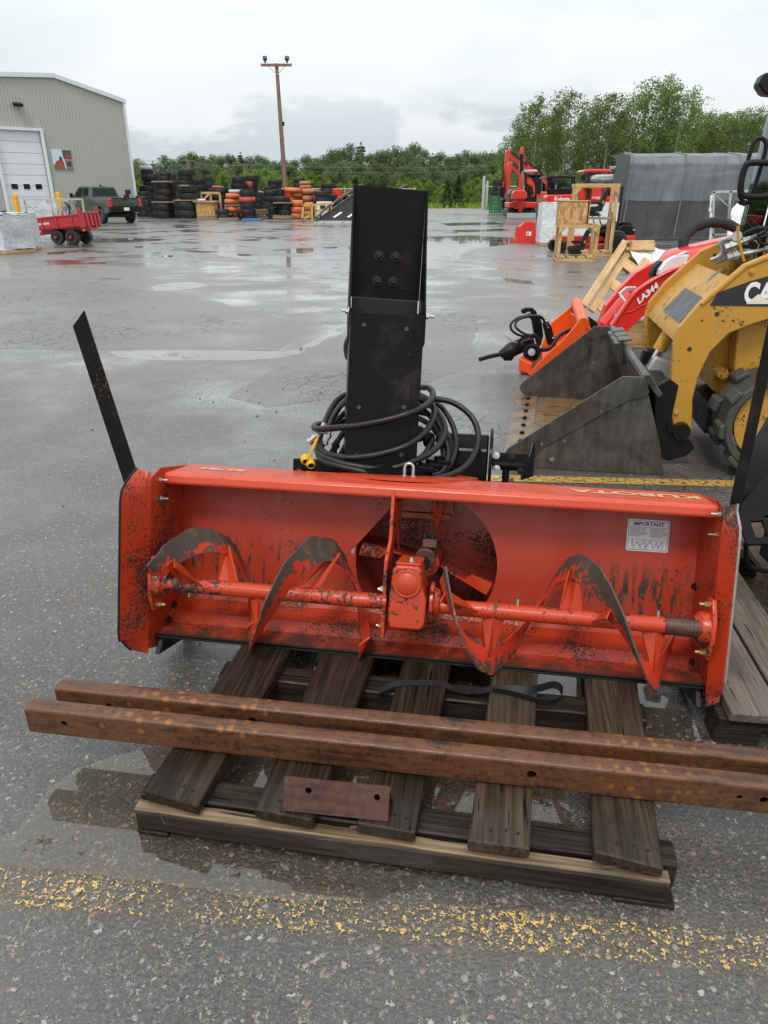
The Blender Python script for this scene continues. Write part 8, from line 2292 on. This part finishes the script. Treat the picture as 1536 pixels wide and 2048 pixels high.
def conifer(seed, mat=None, full=.24):
    rr = random.Random(seed); t = G(); c = G()
    t.tube([(0, 0, 0), (0, 0, 1)], [.018, .002], 6)
    for k in range(17):
        z = .06 + .9 * k / 17
        for j in range(9):
            a_ = rr.random() * 6.28; L = full * (1.02 - z) * rr.uniform(.75, 1.1)
            tip = Vector((math.cos(a_) * L, math.sin(a_) * L, z - L * .22)); t.tube([(0, 0, z), tip], [.004, .001], 4)
            for q in (.4, .7, .95): leaves(c, Vector((0, 0, z)).lerp(tip, q), .024, 16, .026, rr, .5)
    leaves(c, Vector((0, 0, .97)), .02, 10, .03, rr, 2)
    return raw(t, 'trunk', MT['bark_d']), raw(c, 'crown', mat or MT['leaf_c'])
def put(u, desc, name, V, i, x, y, h, cat, grp, w=1.0):
    o = plant(name, V, i, x, y, h, desc, cat, grp, w); PLANTED.append((u, desc, o)); return o
POP = [poplar(s, w) for s, w in ((1, .15), (2, .18), (3, .14), (4, .2))]
DARK = [broad(s, MT['leaf_d'], w, .06, 50, .055) for s, w in ((11, .34), (12, .42), (13, .28), (14, .36))]
SPIRE = [conifer(s, MT['leaf_d'], f) for s, f in ((31, .26), (32, .3))]
SPR = [conifer(41), conifer(42, full=.30)]
BSH = [broad(s, MT['leaf_b'], .62, .02, 40, .085) for s in (51, 52, 53)]
def plant(name, variants, i, x, y, h, label, cat, grp, w=1.0, rz=None):
    tm, cm = variants[i % len(variants)]
    t_ = thing(name, label, cat, (x, y, 0), rnd.random() * 6.28 if rz is None else rz, grp); t_.scale = (h * w, h * w, h)
    link('trunk', tm, t_); link('crown', cm, t_); return t_
def hz(u, v, Y): return dp(u, v, Y).x, dp(u, v, Y).z
MARKS = [(262, 'the building corner'), (310, 'the tall tyre stack by the pickup'), (368, 'the wide black tyre stack'), (418, 'the strand board crate'), (470, 'the orange tyre stack'), (500, 'the tall tyre pair left of the light pole'), (545, 'the upper tyre pair by the light pole'), (580, 'the foot of the light pole'), (612, 'the brownish wrapped tyres'), (660, 'the steel ramp'),
         (735, 'the left half of the black chute'), (815, 'the right half of the black chute'), (865, 'the grass right of the chute'), (918, 'the two dark spruces'), (968, 'the gate posts'), (1005, 'the green racks'), (1045, 'the mini excavator'), (1082, 'the crate bases'), (1122, 'the utility vehicle'), (1165, 'the strand board box'), (1205, 'the cab tractor'), (1250, 'the left end of the grey shelter'), (1310, 'the first bay of the grey shelter'), (1363, 'the middle rib of the grey shelter'), (1425, 'the second bay of the grey shelter'), (1478, 'the right rib of the grey shelter'), (1530, 'the loader cab')]
ONES = ['first', 'second', 'third', 'fourth', 'fifth', 'sixth', 'seventh', 'eighth', 'ninth', 'tenth']
PLANTED = []
def label_plants():
    """name each plant by what it stands above in the view and its turn from the left"""
    by = {}
    for u, desc, o in PLANTED:
        mk = min(MARKS, key=lambda q: abs(q[0] - u))[1]; by.setdefault((desc, mk), []).append((u, o))
    for (desc, mk), L in by.items():
        L.sort(key=lambda q: q[0])
        for i, (u, o) in enumerate(L):
            mk = mk.replace('the tall tyre pair left of', 'the tyre pair left of'); o['label'] = f'{desc} above {mk}' if len(L) == 1 else f'{desc} above {mk}, {ONES[i]} from left'
# tall poplars on the right
DROP = 8
tops = [(1040, 236, 92), (1062, 205, 96), (1080, 188, 90), (1104, 225, 97), (1122, 195, 94), (1140, 180, 91), (1166, 228, 98), (1182, 205, 92), (1202, 192, 95), (1226, 186, 91), (1250, 212, 97), (1272, 190, 90), (1296, 168, 93), (1322, 154, 91), (1346, 162, 94), (1368, 178, 90), (1390, 196, 93), (1406, 250, 100),
        (1426, 236, 97), (1447, 262, 99), (1470, 226, 95), (1496, 216, 96), (1520, 228, 99), (1542, 212, 95), (1570, 220, 97), (1600, 215, 96)]
for i, (u, v, Y) in enumerate(tops):
    Y *= 1.4; v += DROP
    x, z = hz(u, v, Y); put(u, 'tall light green poplar', 'poplar_tree', POP, i, x, Y, z, 'tree', 'tall poplars on the right', 1.0 + .2 * (i % 3 == 0))
for i in range(34):
    u = 1030 + i * 17.0 + rnd.uniform(-6, 6); Y = rnd.uniform(140, 150); v = 265 + rnd.uniform(-35, 30); x, z = hz(u, v, Y)
    put(u, 'lower rear poplar', 'poplar_tree', POP, i + 1, x, Y, z, 'tree', 'poplars behind the grove', 1.35)
for i in range(24):
    u = 1010 + i * 24 + rnd.uniform(-8, 8); Y = rnd.uniform(112, 120); v = 352 + rnd.uniform(-22, 12); x, z = hz(u, v, Y)
    put(u, 'dark leafy bush' if i % 2 else 'bright leafy bush', 'bush', DARK if i % 2 else BSH, i, x, Y, z, 'bush', 'bushes under the poplars', 1.1)
# far tree line
line = [(255, 330), (272, 317), (290, 326), (305, 322), (328, 311), (346, 318), (366, 309), (384, 307), (404, 313), (424, 309), (442, 311), (460, 311), (480, 303), (498, 312), (516, 309), (530, 318), (548, 322), (566, 318), (590, 318), (612, 312), (630, 318), (648, 308), (664, 298), (680, 300), (700, 288), (722, 284), (742, 306), (760, 303), (776, 300), (793, 291), (812, 300), (830, 289), (848, 300), (866, 306), (882, 303), (900, 313), (916, 308), (934, 300), (950, 306), (966, 306), (984, 299), (1002, 297), (1020, 300)]
for i, (u, v) in enumerate(line):
    Y = 262 + rnd.uniform(-10, 10); x, z = hz(u, v, Y)
    V_ = SPIRE if i in (3, 12, 25, 33, 40) else DARK
    put(u, 'far round topped tree' if V_ is DARK else 'far pointed tree', 'broadleaf_tree' if V_ is DARK else 'spire_tree', V_, i, x, Y, z, 'tree', 'trees of the far tree line', 1.25 if V_ is DARK else 1.5)
for i in range(46):
    u = 250 + i * 17 + rnd.uniform(-7, 7); Y = rnd.uniform(225, 245); v = 336 + rnd.uniform(-14, 14); x, z = hz(u, v, Y)
    put(u, 'lower green tree', 'broadleaf_tree', DARK, i, x, Y, z, 'tree', 'lower trees before the tree line', 1.5)
# bright bushes behind the tyres and along the grass
for i, (u, v) in enumerate([(282, 356), (425, 352), (445, 346), (468, 352), (490, 345), (512, 341), (530, 338), (548, 343), (566, 352), (588, 356), (606, 349), (622, 346), (640, 350), (658, 362), (680, 366), (700, 362), (800, 362), (835, 360), (815, 356), (858, 362), (872, 372), (888, 368), (940, 362), (955, 356), (980, 350), (1000, 346), (850, 386), (948, 392), (936, 388)]):
    Y = (150 if u < 720 else 100) + rnd.uniform(-4, 6); x, z = hz(u, v, Y)
    put(u, 'bright green bush', 'bush', BSH, i, x, Y, max(.8, z), 'bush', 'bright bushes', .95)
for i, (u, v, lb) in enumerate(((918, 345, 'dark spruce at the grass verge, the taller of two'), (896, 357, 'dark spruce at the grass verge, the shorter of two'))):
    x, z = hz(u, v, 91); plant('spruce_tree', SPR, i, x, 91, z, lb, 'tree', None, 1.15)
label_plants()
# grass tufts
g = G(); rr = random.Random(5)
for _ in range(9000):
    u = rr.uniform(-.18, .32); Y = rr.uniform(86, 125) if rr.random() < .75 else rr.uniform(72, 86)
    x = u * Y
    if Y < 86 and not (10.6 < x < 17): continue
    if x > 7.4 and x < 9.6 and Y < 89: continue
    h = rr.uniform(.2, .7); a_ = rr.random() * 6.28; w = rr.uniform(.1, .28); k = len(g.v); lx, ly = rr.gauss(0, .12), rr.gauss(0, .12)
    g.v += [(x - math.cos(a_) * w, Y - math.sin(a_) * w, .0), (x + math.cos(a_) * w, Y + math.sin(a_) * w, .0), (x + lx, Y + ly, h)]; g.f.append((k, k + 1, k + 2))
o = link('grass', raw(g, 'grass', MT['grass'])); tag(o, 'rank bright green grass along the edge of the yard', None, None, 'stuff')
